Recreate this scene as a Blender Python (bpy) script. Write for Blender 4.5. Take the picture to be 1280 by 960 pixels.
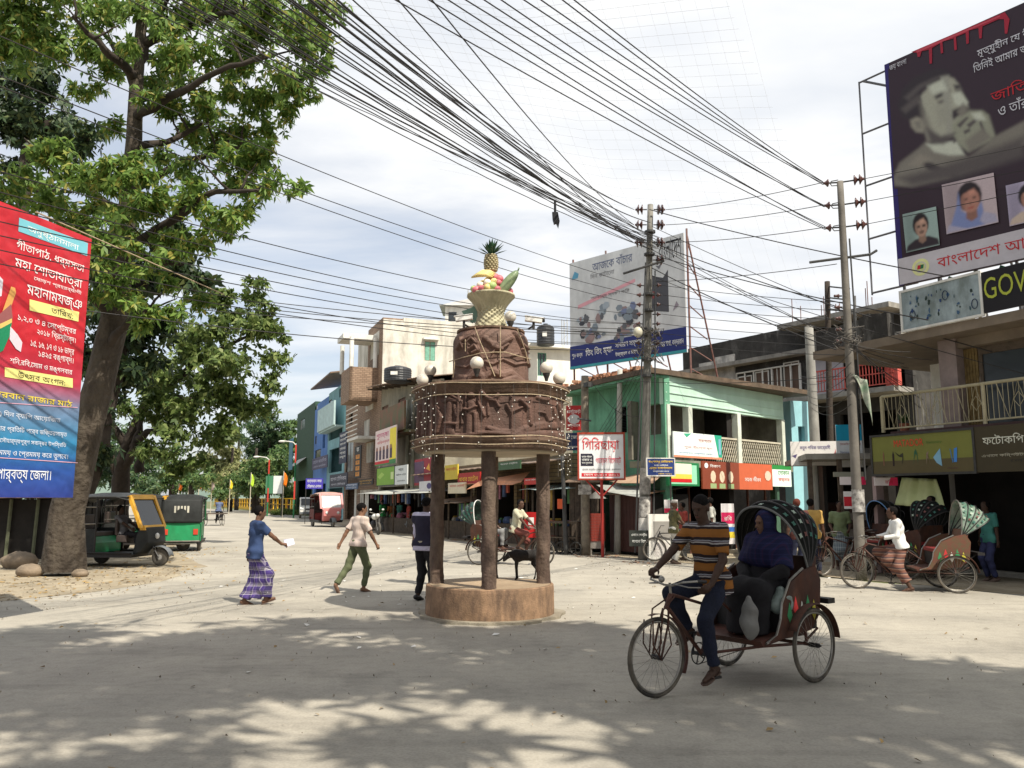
import bpy, math, random
import numpy as np
from mathutils import Vector, Matrix
import openvdb as vdb
S = bpy.context.scene
for o in list(bpy.data.objects):
 bpy.data.objects.remove(o)
random.seed(7)
R = math.radians
# ---------------------------------------------------------------- camera, sky, sun, exposure
CAMZ, FPX, PITCH = 1.7, 1030.0, R(7.96)
cd = bpy.data.cameras.new('camera')
cam = bpy.data.objects.new('camera', cd)
S.collection.objects.link(cam)
S.camera = cam
cam.location = (0, 0, CAMZ)
cam.rotation_euler = (math.pi/2+PITCH, 0, 0)
cd.sensor_width = 36
cd.lens = 36*FPX/1280
cd.clip_start = .05
cd.clip_end = 3000
SUN = Vector((.5, -.6, 1.0)).normalized()
ld = bpy.data.lights.new('sun', 'SUN')
ld.energy = 5.0
ld.angle = R(.6)
ld.color = (1, .93, .80)
lo = bpy.data.objects.new('sun', ld)
S.collection.objects.link(lo)
lo.rotation_euler = SUN.to_track_quat('Z', 'Y').to_euler()
S.view_settings.view_transform = 'Standard'
S.view_settings.look = 'None'
S.view_settings.exposure = .42
S.view_settings.gamma = 1
w = bpy.data.worlds.new('World')
S.world = w
w.use_nodes = True
nt = w.node_tree
N = nt.nodes
L = nt.links
bg = N['Background']
bg.inputs[1].default_value = .077
sky = N.new('ShaderNodeTexSky')
sky.sky_type = 'NISHITA'
sky.sun_disc = False
sky.sun_elevation = R(52)
sky.sun_rotation = R(140)
sky.air_density = 1.0
sky.dust_density = 2.2
sky.ozone_density = 1.0
tc = N.new('ShaderNodeTexCoord')
sp = N.new('ShaderNodeSeparateXYZ')
L.new(tc.outputs['Generated'], sp.inputs[0])
def wm(op, a, b=None, c=None, clamp=False):
 n = N.new('ShaderNodeMath')
 n.operation = op
 n.use_clamp = clamp
 for i, v in enumerate((a, b, c)):
  if v is None:
   continue
  if isinstance(v, (int, float)):
   n.inputs[i].default_value = v
  else:
   L.new(v, n.inputs[i])
 return n.outputs[0]
zz = wm('MAXIMUM', wm('ADD', sp.outputs[2], .12), .03)
cb = N.new('ShaderNodeCombineXYZ')
L.new(wm('DIVIDE', sp.outputs[0], zz), cb.inputs[0])
L.new(wm('DIVIDE', sp.outputs[1], zz), cb.inputs[1])
mp = N.new('ShaderNodeMapping')
mp.inputs['Rotation'].default_value = (0, 0, .5)
mp.inputs['Scale'].default_value = (.75, 1.25, 1)
mp.inputs['Location'].default_value = (2.3, 1.1, 0)
L.new(cb.outputs[0], mp.inputs[0])
nz = N.new('ShaderNodeTexNoise')
nz.inputs['Scale'].default_value = 1.1
nz.inputs['Detail'].default_value = 9
nz.inputs['Roughness'].default_value = .58
nz.inputs['Distortion'].default_value = .35
L.new(mp.outputs[0], nz.inputs['Vector'])
cover = wm('ADD', wm('MULTIPLY', sp.outputs[2], .42), wm('MULTIPLY', sp.outputs[0], .34))
m0 = wm('ADD', nz.outputs['Fac'], wm('SUBTRACT', cover, .075))
rmp = N.new('ShaderNodeValToRGB')
rmp.color_ramp.elements[0].position = .36
rmp.color_ramp.elements[0].color = (.50, .50, .50, 1)
rmp.color_ramp.elements[1].position = .62
L.new(m0, rmp.inputs[0])
nz2 = N.new('ShaderNodeTexNoise')
nz2.inputs['Scale'].default_value = 2.2
nz2.inputs['Detail'].default_value = 6
L.new(mp.outputs[0], nz2.inputs['Vector'])
cr = N.new('ShaderNodeValToRGB')
cr.color_ramp.elements[0].position = .3
cr.color_ramp.elements[0].color = (8.0, 8.4, 9.0, 1)
cr.color_ramp.elements[1].position = .62
cr.color_ramp.elements[1].color = (10.3, 10.35, 10.4, 1)
L.new(nz2.outputs['Fac'], cr.inputs[0])
mx = N.new('ShaderNodeMix')
mx.data_type = 'RGBA'
L.new(rmp.outputs[0], mx.inputs[0])
gn = N.new('ShaderNodeVectorMath')
gn.operation = 'SCALE'
gn.inputs['Scale'].default_value = 1.6
L.new(sky.outputs[0], gn.inputs[0])
L.new(gn.outputs[0], mx.inputs[6])
L.new(cr.outputs[0], mx.inputs[7])
L.new(mx.outputs[2], bg.inputs[0])
# ---------------------------------------------------------------- measuring helpers
def ray(px, py):
 x = (px-640)/FPX
 u = (480-py)/FPX
 return Vector((x, math.cos(PITCH)-u*math.sin(PITCH), math.sin(PITCH)+u*math.cos(PITCH)))
def W(px, py, d):
 r = ray(px, py)
 return Vector((0, 0, CAMZ))+r*(d/r.y)
def G(px, py, z=0):
 r = ray(px, py)
 return Vector((0, 0, CAMZ))+r*((z-CAMZ)/r.z)
# ---------------------------------------------------------------- materials
MATS = {}
def lin(c):
 return tuple(((v/255)/12.92 if v/255 <= .04045 else ((v/255+.055)/1.055)**2.4) for v in c)
def mat(name, col, rough=.75, var=.18, scale=3.0, bump=.15, bscale=None, metal=0, dirt=None, dirtamt=.35, dscale=.7, col2=None, spec=.35, trans=0, emit=0, coord='Object', cover=.5, bdist=.02):
 if name in MATS:
  return MATS[name]
 m = bpy.data.materials.new(name)
 m.use_nodes = True
 t = m.node_tree
 b = t.nodes['Principled BSDF']
 b.inputs['Roughness'].default_value = rough
 b.inputs['Metallic'].default_value = metal
 b.inputs['Specular IOR Level'].default_value = spec
 if trans:
  b.inputs['Transmission Weight'].default_value = trans
 if emit:
  b.inputs['Emission Color'].default_value = (*col, 1)
  b.inputs['Emission Strength'].default_value = emit
 tc = t.nodes.new('ShaderNodeTexCoord')
 n = t.nodes.new('ShaderNodeTexNoise')
 n.inputs['Scale'].default_value = scale
 n.inputs['Detail'].default_value = 7
 n.inputs['Roughness'].default_value = .62
 t.links.new(tc.outputs[coord], n.inputs['Vector'])
 r = t.nodes.new('ShaderNodeValToRGB')
 c2 = col2 or tuple(v*(1-var) for v in col)
 c1 = tuple(min(1, v*(1+var*.7)) for v in col)
 r.color_ramp.elements[0].position = .32
 r.color_ramp.elements[1].position = .68
 r.color_ramp.elements[0].color = (*c2, 1)
 r.color_ramp.elements[1].color = (*(c1 if not col2 else col), 1)
 t.links.new(n.outputs['Fac'], r.inputs[0])
 out = r.outputs[0]
 if dirt:
  n2 = t.nodes.new('ShaderNodeTexNoise')
  mpn = t.nodes.new('ShaderNodeMapping')
  mpn.inputs['Scale'].default_value = (1, 1, .35)
  n2.inputs['Scale'].default_value = dscale
  n2.inputs['Detail'].default_value = 8
  n2.inputs['Roughness'].default_value = .7
  t.links.new(tc.outputs[coord], mpn.inputs[0])
  t.links.new(mpn.outputs[0], n2.inputs['Vector'])
  r2 = t.nodes.new('ShaderNodeValToRGB')
  r2.color_ramp.elements[0].position = cover-.08
  r2.color_ramp.elements[1].position = cover+.14
  r2.color_ramp.elements[0].color = (0, 0, 0, 1)
  r2.color_ramp.elements[1].color = (dirtamt, dirtamt, dirtamt, 1)
  t.links.new(n2.outputs['Fac'], r2.inputs[0])
  x = t.nodes.new('ShaderNodeMix')
  x.data_type = 'RGBA'
  t.links.new(r2.outputs[0], x.inputs[0])
  t.links.new(out, x.inputs[6])
  x.inputs[7].default_value = (*dirt, 1)
  out = x.outputs[2]
 t.links.new(out, b.inputs['Base Color'])
 if bump:
  bn = t.nodes.new('ShaderNodeBump')
  bn.inputs['Strength'].default_value = bump
  bn.inputs['Distance'].default_value = bdist
  n3 = t.nodes.new('ShaderNodeTexNoise')
  n3.inputs['Scale'].default_value = bscale or scale*6
  n3.inputs['Detail'].default_value = 5
  t.links.new(tc.outputs[coord], n3.inputs['Vector'])
  t.links.new(n3.outputs['Fac'], bn.inputs['Height'])
  t.links.new(bn.outputs[0], b.inputs['Normal'])
 MATS[name] = m
 return m
def stripes(name, axis, period, bands, rough=.8, checks=None, var=.1):
 """cloth print: bands = [(pos, colour)...] constant ramp along an axis; checks = (axis, period, bands, mix)"""
 if name in MATS:
  return MATS[name]
 m = bpy.data.materials.new(name)
 m.use_nodes = True
 t = m.node_tree
 b = t.nodes['Principled BSDF']
 b.inputs['Roughness'].default_value = rough
 b.inputs['Specular IOR Level'].default_value = .2
 tc = t.nodes.new('ShaderNodeTexCoord')
 nz = t.nodes.new('ShaderNodeTexNoise')
 nz.inputs['Scale'].default_value = 6
 t.links.new(tc.outputs['Object'], nz.inputs['Vector'])
 s = t.nodes.new('ShaderNodeSeparateXYZ')
 t.links.new(tc.outputs['Object'], s.inputs[0])
 def M(op, a, b_):
  n = t.nodes.new('ShaderNodeMath')
  n.operation = op
  for i, v in enumerate((a, b_)):
   if isinstance(v, (int, float)):
    n.inputs[i].default_value = v
   else:
    t.links.new(v, n.inputs[i])
  return n.outputs[0]
 def band(axis, period, bands):
  if axis == 3:
   a = M('ARCTAN2', s.outputs[1], s.outputs[0])
  elif axis == 4:
   a = M('ADD', s.outputs[0], s.outputs[1])
  else:
   a = s.outputs[axis]
  wob = M('ADD', a, M('MULTIPLY', nz.outputs['Fac'], period*.25))
  f = M('FRACT', M('DIVIDE', wob, period), 0)
  r = t.nodes.new('ShaderNodeValToRGB')
  r.color_ramp.interpolation = 'CONSTANT'
  e = r.color_ramp.elements
  while len(e) < len(bands):
   e.new(.5)
  for el, (p, c) in zip(e, bands):
   el.position = p
   el.color = (*c, 1)
  t.links.new(f, r.inputs[0])
  return r.outputs[0]
 out = band(axis, period, bands)
 if checks:
  o2 = band(checks[0], checks[1], checks[2])
  x = t.nodes.new('ShaderNodeMix')
  x.data_type = 'RGBA'
  x.inputs[0].default_value = checks[3]
  t.links.new(out, x.inputs[6])
  t.links.new(o2, x.inputs[7])
  out = x.outputs[2]
 t.links.new(out, b.inputs['Base Color'])
 MATS[name] = m
 return m
def brickmat(name, c1, c2, mortar, sx, scale=1.0, bump=.4):
 if name in MATS:
  return MATS[name]
 m = bpy.data.materials.new(name)
 m.use_nodes = True
 t = m.node_tree
 b = t.nodes['Principled BSDF']
 b.inputs['Roughness'].default_value = .85
 tc = t.nodes.new('ShaderNodeTexCoord')
 s = t.nodes.new('ShaderNodeSeparateXYZ')
 t.links.new(tc.outputs['Object'], s.inputs[0])
 ad = t.nodes.new('ShaderNodeMath')
 t.links.new(s.outputs[0], ad.inputs[0])
 t.links.new(s.outputs[1], ad.inputs[1])
 cbx = t.nodes.new('ShaderNodeCombineXYZ')
 t.links.new(ad.outputs[0], cbx.inputs[0])
 t.links.new(s.outputs[2], cbx.inputs[1])
 br = t.nodes.new('ShaderNodeTexBrick')
 br.inputs['Color1'].default_value = (*c1, 1)
 br.inputs['Color2'].default_value = (*c2, 1)
 br.inputs['Mortar'].default_value = (*mortar, 1)
 br.inputs['Scale'].default_value = scale
 br.inputs['Brick Width'].default_value = sx
 br.inputs['Row Height'].default_value = sx*.4
 br.inputs['Mortar Size'].default_value = sx*.04
 t.links.new(cbx.outputs[0], br.inputs['Vector'])
 t.links.new(br.outputs['Color'], b.inputs['Base Color'])
 bn = t.nodes.new('ShaderNodeBump')
 bn.inputs['Strength'].default_value = bump
 bn.inputs['Distance'].default_value = .02
 bn.invert = True
 t.links.new(br.outputs['Fac'], bn.inputs['Height'])
 t.links.new(bn.outputs[0], b.inputs['Normal'])
 MATS[name] = m
 return m
def flat(c, name=None, rough=.6):
 """plain print or paint from an sRGB triple"""
 name = name or 'paint_%02x%02x%02x' % tuple(int(v) for v in c)
 return mat(name, lin(c), rough=rough, var=.08, scale=4, bump=.03)
# ---------------------------------------------------------------- mesh builder
class MB:
 def __init__(s):
  s.v, s.f, s.m, s.mi = [], [], [], 0
 def add(s, vs, fs):
  b = len(s.v)
  s.v += [tuple(p) for p in vs]
  s.f += [tuple(b+i for i in f) for f in fs]
  s.m += [s.mi]*len(fs)
  return s
 def box(s, c, d, rot=None):
  vs = [Vector((x*d[0]/2, y*d[1]/2, z*d[2]/2)) for x in (-1, 1) for y in (-1, 1) for z in (-1, 1)]
  if rot is not None:
   if isinstance(rot, (int, float)):
    rot = Matrix.Rotation(rot, 3, 'Z')
   vs = [rot @ v for v in vs]
  c = Vector(c)
  return s.add([v+c for v in vs], [(0, 1, 3, 2), (4, 6, 7, 5), (0, 4, 5, 1), (2, 3, 7, 6), (0, 2, 6, 4), (1, 5, 7, 3)])
 def bx(s, x0, x1, y0, y1, z0, z1):
  return s.box(((x0+x1)/2, (y0+y1)/2, (z0+z1)/2), (abs(x1-x0), abs(y1-y0), abs(z1-z0)))
 def quad(s, a, b, c, d):
  return s.add([a, b, c, d], [(0, 1, 2, 3)])
 def prism(s, poly, axis, a, b):
  """poly of 2-D points extruded along axis between a and b; axis 1: poly is (x,z)"""
  def P(p, t):
   return {0: (t, p[0], p[1]), 1: (p[0], t, p[1]), 2: (p[0], p[1], t)}[axis]
  n = len(poly)
  vs = [P(p, a) for p in poly]+[P(p, b) for p in poly]
  fs = [tuple(range(n))[::-1], tuple(range(n, 2*n))]+[(i, (i+1) % n, n+(i+1) % n, n+i) for i in range(n)]
  return s.add(vs, fs)
 def tube(s, pts, r, n=8, caps=True, closed=False):
  pts = [Vector(p) for p in pts]
  k = len(pts)
  rr = r if isinstance(r, (list, tuple)) else [r]*k
  vs, fs = [], []
  up = None
  for i, p in enumerate(pts):
   if closed:
    t = pts[(i+1) % k]-pts[i-1]
   else:
    t = (pts[min(i+1, k-1)]-pts[max(i-1, 0)])
   if t.length < 1e-9:
    t = Vector((0, 0, 1))
   t.normalize()
   if up is None:
    up = t.orthogonal().normalized()
   up = (up-t*up.dot(t))
   if up.length < 1e-6:
    up = t.orthogonal()
   up.normalize()
   q = t.cross(up)
   for j in range(n):
    a = 2*math.pi*j/n
    vs.append(p+(up*math.cos(a)+q*math.sin(a))*rr[i])
  for i in range(k if closed else k-1):
   i2 = (i+1) % k
   for j in range(n):
    j2 = (j+1) % n
    fs.append((i*n+j, i*n+j2, i2*n+j2, i2*n+j))
  if caps and not closed:
   fs.append(tuple(range(n))[::-1])
   fs.append(tuple((k-1)*n+j for j in range(n)))
  return s.add(vs, fs)
 def lathe(s, prof, c=(0, 0, 0), n=24, axis='z'):
  """prof: list of (r, h)"""
  vs, fs = [], []
  c = Vector(c)
  for r, h in prof:
   for j in range(n):
    a = 2*math.pi*j/n
    x, y = r*math.cos(a), r*math.sin(a)
    vs.append(c+Vector({'z': (x, y, h), 'y': (x, h, y), 'x': (h, x, y)}[axis]))
  for i in range(len(prof)-1):
   for j in range(n):
    j2 = (j+1) % n
    fs.append((i*n+j, i*n+j2, (i+1)*n+j2, (i+1)*n+j))
  if prof[0][0] > 1e-6:
   fs.append(tuple(range(n))[::-1])
  if prof[-1][0] > 1e-6:
   fs.append(tuple((len(prof)-1)*n+j for j in range(n)))
  return s.add(vs, fs)
 def ell(s, c, r, n=12, m=8, rot=None):
  vs, fs = [], []
  c = Vector(c)
  if isinstance(r, (int, float)):
   r = (r, r, r)
  for i in range(m+1):
   t = math.pi*i/m
   for j in range(n):
    a = 2*math.pi*j/n
    p = Vector((r[0]*math.sin(t)*math.cos(a), r[1]*math.sin(t)*math.sin(a), r[2]*math.cos(t)))
    if rot is not None:
     p = rot @ p
    vs.append(c+p)
  for i in range(m):
   for j in range(n):
    j2 = (j+1) % n
    fs.append((i*n+j, (i+1)*n+j, (i+1)*n+j2, i*n+j2))
  return s.add(vs, fs)
 def grid(s, fn, nu, nv, thick=None):
  vs = [fn(i/nu, j/nv) for i in range(nu+1) for j in range(nv+1)]
  fs = [(i*(nv+1)+j, (i+1)*(nv+1)+j, (i+1)*(nv+1)+j+1, i*(nv+1)+j+1) for i in range(nu) for j in range(nv)]
  return s.add(vs, fs)
class NPM:
 """mesh from numpy arrays of quads (n,4,3)"""
 def __init__(s, quads):
  s.q = quads
XF = {}
def obj(name, mb, m, parent=None, **k):
 if k.pop('sep', False):
  par = list(range(len(mb.v)))
  def fd(a):
   while par[a] != a:
    par[a] = par[par[a]]
    a = par[a]
   return a
  for f in mb.f:
   for i in f[1:]:
    par[fd(i)] = fd(f[0])
  gr = {}
  for f in mb.f:
   gr.setdefault(fd(f[0]), []).append(f)
  for fs in gr.values():
   ids = sorted({i for f in fs for i in f})
   mp_ = {v: j for j, v in enumerate(ids)}
   m2 = MB()
   m2.add([mb.v[i] for i in ids], [tuple(mp_[i] for i in f) for f in fs])
   o = obj_(name, m2, m, parent, **k)
  return o
 return obj_(name, mb, m, parent, **k)
def obj_(name, mb, m, parent=None, world=False, smooth=False, solid=None, kind=None, loc=None, label=None, cat=None, group=None, bevel=0, rotz=0):
 me = bpy.data.meshes.new(name)
 mats = m if isinstance(m, (list, tuple)) else [m]
 if isinstance(mb, NPM):
  q = mb.q
  n, k = q.shape[0], q.shape[1]
  me.vertices.add(n*k)
  me.vertices.foreach_set('co', q.reshape(-1).astype(np.float32))
  me.loops.add(n*k)
  me.loops.foreach_set('vertex_index', np.arange(n*k, dtype=np.int32))
  me.polygons.add(n)
  me.polygons.foreach_set('loop_start', np.arange(0, n*k, k, dtype=np.int32))
  me.update(calc_edges=True)
 else:
  me.from_pydata(mb.v, [], mb.f)
  if len(mats) > 1:
   me.polygons.foreach_set('material_index', mb.m)
 for x in mats:
  me.materials.append(x)
 if world and parent is not None:
  me.transform(XF[parent.name].inverted())
 o = bpy.data.objects.new(name, me)
 S.collection.objects.link(o)
 if parent is not None:
  o.parent = parent
  XF[o.name] = XF[parent.name]
 else:
  XF[o.name] = Matrix.Identity(4)
  if loc is not None:
   o.location = loc
   o.rotation_euler = (0, 0, rotz)
   XF[o.name] = Matrix.Translation(Vector(loc)) @ Matrix.Rotation(rotz, 4, 'Z')
   if world:
    me.transform(XF[o.name].inverted())
 if smooth:
  me.polygons.foreach_set('use_smooth', [True]*len(me.polygons))
  if smooth is not True:
   pass
 if solid:
  md = o.modifiers.new('solid', 'SOLIDIFY')
  md.thickness = solid
  md.offset = 0
 if bevel:
  md = o.modifiers.new('bevel', 'BEVEL')
  md.width = bevel
  md.segments = 2
  md.limit_method = 'ANGLE'
 me.update()
 if kind:
  o['kind'] = kind
 if label:
  o['label'] = label
 if cat:
  o['category'] = cat
 if group:
  o['group'] = group
 return o
def thing(name, label, cat, loc=(0, 0, 0), rotz=0, group=None):
 o = bpy.data.objects.new(name, None)
 S.collection.objects.link(o)
 o.empty_display_size = .2
 o.location = loc
 o.rotation_euler = (0, 0, rotz)
 XF[o.name] = Matrix.Translation(Vector(loc)) @ Matrix.Rotation(rotz, 4, 'Z')
 o['label'] = label
 o['category'] = cat
 if group:
  o['group'] = group
 return o
def shrd(o, name, parent, loc, rot=(0, 0, 0), scale=None):
 """another object sharing o's mesh"""
 c = bpy.data.objects.new(name, o.data)
 S.collection.objects.link(c)
 c.parent = parent
 c.location = loc
 c.rotation_euler = rot
 if scale:
  c.scale = scale
 XF[c.name] = XF[parent.name]
 return c
def copy_tree(o, parent=None):
 c = o.copy()
 S.collection.objects.link(c)
 c.parent = parent
 for ch in o.children:
  copy_tree(ch, c)
 return c
class Frame:
 """a vertical plane in the place: local x runs along it to the viewer's right, -y points out of it"""
 def __init__(s, o, ang):
  s.o = Vector((o[0], o[1], 0))
  s.a = ang
  s.x = Vector((math.cos(ang), math.sin(ang), 0))
  s.y = Vector((-math.sin(ang), math.cos(ang), 0))
 def at(s, px, py, y=0):
  r = ray(px, py)
  c = Vector((0, 0, CAMZ))-s.o
  t = (y-c.dot(s.y))/r.dot(s.y)
  p = c+r*t
  return p.dot(s.x), p.z
 def w(s, x, y, z):
  p = s.o+s.x*x+s.y*y
  return Vector((p.x, p.y, z))
# ---------------------------------------------------------------- lettering
PRE = 'িেৈ'
def soft_print(name, F, parent, fmap, nu, nv, base, shapes, y, grain=.06):
 """a printed picture: soft-edged areas of ink on a fine grid; shapes are (outline, srgb, softness) in the map's own units"""
 U, V_ = np.meshgrid(np.linspace(0, 1, nu), np.linspace(0, 1, nv), indexing='ij')
 PX, PY = fmap(U, V_)
 C = np.ones(U.shape+(3,))*np.array(lin(base))
 for pts, col, so in shapes:
  n = len(pts)
  d = np.full(U.shape, 1e9)
  ins = np.zeros(U.shape, bool)
  for i in range(n):
   ax, ay = pts[i]
   bx_, by_ = pts[(i+1) % n]
   vx, vy = bx_-ax, by_-ay
   t = np.clip(((PX-ax)*vx+(PY-ay)*vy)/(vx*vx+vy*vy+1e-9), 0, 1)
   d = np.minimum(d, np.hypot(PX-ax-t*vx, PY-ay-t*vy))
   c = (ay > PY) != (by_ > PY)
   ins ^= c & (PX < vx*(PY-ay)/(vy if vy else 1e-9)+ax)
  a = np.clip(.5-np.where(ins, -d, d)/(so*2), 0, 1)
  a = (a*a*(3-2*a))[..., None]
  C = C*(1-a)+np.array(lin(col))*a
 for _ in range(2):
  E_ = np.pad(C, ((1, 1), (1, 1), (0, 0)), 'edge')
  C = (E_[2:, 1:-1]+E_[:-2, 1:-1]+E_[1:-1, 2:]+E_[1:-1, :-2]+2*C)/6
 C = C*(1+grain*(np.random.RandomState(1).rand(*U.shape, 1)-.5)*2)
 mb = MB()
 for i in range(nu):
  for j in range(nv):
   x, z = F.at(PX[i, j], PY[i, j], y)
   mb.v.append((x, y, z))
 mb.f = [(i*nv+j, i*nv+j+1, (i+1)*nv+j+1, (i+1)*nv+j) for i in range(nu-1) for j in range(nv-1)]
 m = MATS.get('printed_ink')
 if not m:
  m = mat('printed_ink', (.1, .1, .1), rough=.45, bump=0)
  at = m.node_tree.nodes.new('ShaderNodeAttribute')
  at.attribute_name = 'ink'
  m.node_tree.links.new(at.outputs['Color'], m.node_tree.nodes['Principled BSDF'].inputs['Base Color'])
 o = obj(name, mb, m, parent)
 ca = o.data.color_attributes.new('ink', 'FLOAT_COLOR', 'POINT')
 ca.data.foreach_set('color', np.concatenate([C.reshape(-1, 3), np.ones((nu*nv, 1))], 1).reshape(-1).astype(np.float32))
 return o
def bn(t):
 out = []
 i = 0
 cons = lambda ch: '\u0995' <= ch <= '\u09b9' or ch in 'ড়ঢ়য়ৎ'
 t = t.replace('\u09cb', '\u09c7\u09be').replace('\u09cc', '\u09c7\u09d7').replace('\u09df', '\u09af\u09bc')
 cl = []
 while i < len(t):
  c = t[i]
  if cons(c):
   j = i+1
   while j < len(t) and (t[j] == '\u09bc' or (t[j] == '\u09cd' and j+1 < len(t) and cons(t[j+1]))):
    j += 2 if t[j] == '\u09cd' else 1
   cluster = t[i:j]
   if j < len(t) and t[j] in PRE:
    out.append(t[j]+cluster)
    j += 1
   else:
    out.append(cluster)
   i = j
  else:
   out.append(c)
   i += 1
 return ''.join(out)
TCACHE = {}
def text_runs(s, rows=30, bold=.012):
 key = (s, rows, bold)
 if key in TCACHE:
  return TCACHE[key]
 cu = bpy.data.curves.new('t', 'FONT')
 cu.body = bn(s)
 cu.size = 1
 cu.fill_mode = 'NONE'
 cu.resolution_u = 3
 cu.offset = bold
 o = bpy.data.objects.new('t', cu)
 S.collection.objects.link(o)
 dg = bpy.context.evaluated_depsgraph_get()
 me = o.evaluated_get(dg).to_mesh()
 V = np.empty(len(me.vertices)*3, np.float32)
 me.vertices.foreach_get('co', V)
 V = V.reshape(-1, 3)
 E = np.empty(len(me.edges)*2, np.int32)
 me.edges.foreach_get('vertices', E)
 E = E.reshape(-1, 2)
 if len(V) == 0:
  bpy.data.objects.remove(o)
  return ([], (0, 1, 0, 1))
 x0, y0 = V[:, 0].min(), V[:, 1].min()
 x1, y1 = V[:, 0].max(), V[:, 1].max()
 h = (y1-y0)/rows
 ev = [[] for _ in range(rows)]
 nxt = {}
 for a, b in E:
  nxt.setdefault(int(a), []).append(int(b))
  nxt.setdefault(int(b), []).append(int(a))
 seen = set()
 loops = []
 for st in range(len(V)):
  if st in seen or st not in nxt:
   continue
  lp = [st]
  seen.add(st)
  cur, prev = st, -1
  c2 = [q for q in nxt[cur]]
  cur2 = (st+1) if (st+1) in c2 else c2[0]
  while cur2 not in seen:
   lp.append(cur2)
   seen.add(cur2)
   cs = [q for q in nxt[cur2] if q not in seen]
   if not cs:
    break
   cur2 = cs[0]
  loops.append(lp)
 for lp in loops:
  n = len(lp)
  for i in range(n):
   ax, ay = V[lp[i], 0], V[lp[i], 1]
   bx, by = V[lp[(i+1) % n], 0], V[lp[(i+1) % n], 1]
   if ay == by:
    continue
   sg = 1 if by > ay else -1
   lo_, hi_ = (ay, by) if sg > 0 else (by, ay)
   r0 = max(0, math.ceil((lo_-y0)/h-.5))
   r1 = min(rows-1, math.ceil((hi_-y0)/h-.5)-1)
   for r in range(r0, r1+1):
    y = y0+(r+.5)*h
    ev[r].append((ax+(bx-ax)*(y-ay)/(by-ay), sg))
 runs = []
 for r in range(rows):
  e = sorted(ev[r])
  wn = 0
  for i in range(len(e)):
   if wn == 0:
    sx = e[i][0]
   wn += e[i][1]
   if wn == 0 and e[i][0]-sx > .003:
    runs.append((sx, e[i][0], y0+r*h, y0+(r+1)*h))
 o.evaluated_get(dg).to_mesh_clear()
 bpy.data.objects.remove(o)
 TCACHE[key] = (runs, (x0, x1, y0, y1))
 return TCACHE[key]
def text(mb, s, x0, x1, z0, z1, y, rows=26, bold=.012):
 runs, (a, b, c, d) = text_runs(s, rows, bold)
 kx, kz = (x1-x0)/(b-a), (z1-z0)/(d-c)
 for (p, q, r, t) in runs:
  X0, X1, Z0, Z1 = x0+(p-a)*kx, x0+(q-a)*kx, z0+(r-c)*kz, z0+(t-c)*kz
  mb.add([(X0, y, Z0), (X1, y, Z0), (X1, y, Z1), (X0, y, Z1)], [(0, 1, 2, 3)])
def lettering(parent, s, x0, x1, z0, z1, y, m, rows=26, bold=.012, name='lettering'):
 mb = MB()
 text(mb, s, x0, x1, z0, z1, y, rows, bold)
 return obj(name, mb, m, parent)
def fpoly(mb, F, pts, y):
 """flat print patch given by points seen on the plane of frame F"""
 q = [F.at(px, py, y) for px, py in pts]
 mb.add([(x, y, z) for x, z in q], [tuple(range(len(q)))])
def ftext(parent, F, s, px0, px1, pyb, pyt, y, m, rows=26, bold=.012, name='lettering'):
 """lettering spanning px0..px1, baseline box pyb..pyt measured at its left end"""
 x0, z0 = F.at(px0, pyb, y)
 _, z1 = F.at(px0, pyt, y)
 x1, _ = F.at(px1, pyb, y)
 return lettering(parent, s, x0, x1, z0, z1, y, m, rows, bold, name)
# ---------------------------------------------------------------- ground
m_road = mat('dusty_asphalt', (.405, .372, .312), rough=.9, scale=.35, var=.16, bump=.25, bscale=30, dirt=(.28, .26, .225), dirtamt=.6, dscale=.5, cover=.5)
t_ = m_road.node_tree
pb_ = t_.nodes['Principled BSDF']
src = pb_.inputs['Base Color'].links[0].from_socket
tcr = t_.nodes.new('ShaderNodeTexCoord')
def layer_(tex, scale, lo, hi, amt, vec=(1, 1, 1), rot=0, **kw):
 global src
 mpn = t_.nodes.new('ShaderNodeMapping')
 mpn.inputs['Scale'].default_value = vec
 mpn.inputs['Rotation'].default_value = (0, 0, rot)
 t_.links.new(tcr.outputs['Object'], mpn.inputs[0])
 n = t_.nodes.new(tex)
 n.inputs['Scale'].default_value = scale
 for k, v in kw.items():
  if k == 'feature':
   n.feature = v
  else:
   n.inputs[k].default_value = v
 t_.links.new(mpn.outputs[0], n.inputs['Vector'])
 mr = t_.nodes.new('ShaderNodeMapRange')
 for i, v in ((1, lo), (2, hi), (3, 1-amt), (4, 1)):
  mr.inputs[i].default_value = v
 t_.links.new(n.outputs['Distance' if tex.endswith('Voronoi') else 'Fac'], mr.inputs[0])
 mxx = t_.nodes.new('ShaderNodeMix')
 mxx.data_type = 'RGBA'
 mxx.blend_type = 'MULTIPLY'
 mxx.inputs[0].default_value = 1
 t_.links.new(src, mxx.inputs[6])
 t_.links.new(mr.outputs[0], mxx.inputs[7])
 src = mxx.outputs[2]
layer_('ShaderNodeTexNoise', 45, .35, .6, .15, Detail=4)
layer_('ShaderNodeTexNoise', 9, .36, .5, .09, Detail=6)
layer_('ShaderNodeTexNoise', 1.6, .34, .46, .12, vec=(.25, 2.2, 1), rot=.5, Detail=8)
layer_('ShaderNodeTexNoise', .55, .38, .47, .16, Detail=9, Roughness=.7)
t_.links.new(src, pb_.inputs['Base Color'])
mb = MB()
mb.add([(-700, -120, 0), (700, -120, 0), (700, 1500, 0), (-700, 1500, 0)], [(0, 1, 2, 3)])
m_earth = mat('grass_ground', (.13, .14, .06), scale=.2, var=.4, bump=.3, bscale=12)
obj('ground', mb, m_earth, kind='structure', loc=(0, 0, -.012))
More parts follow.
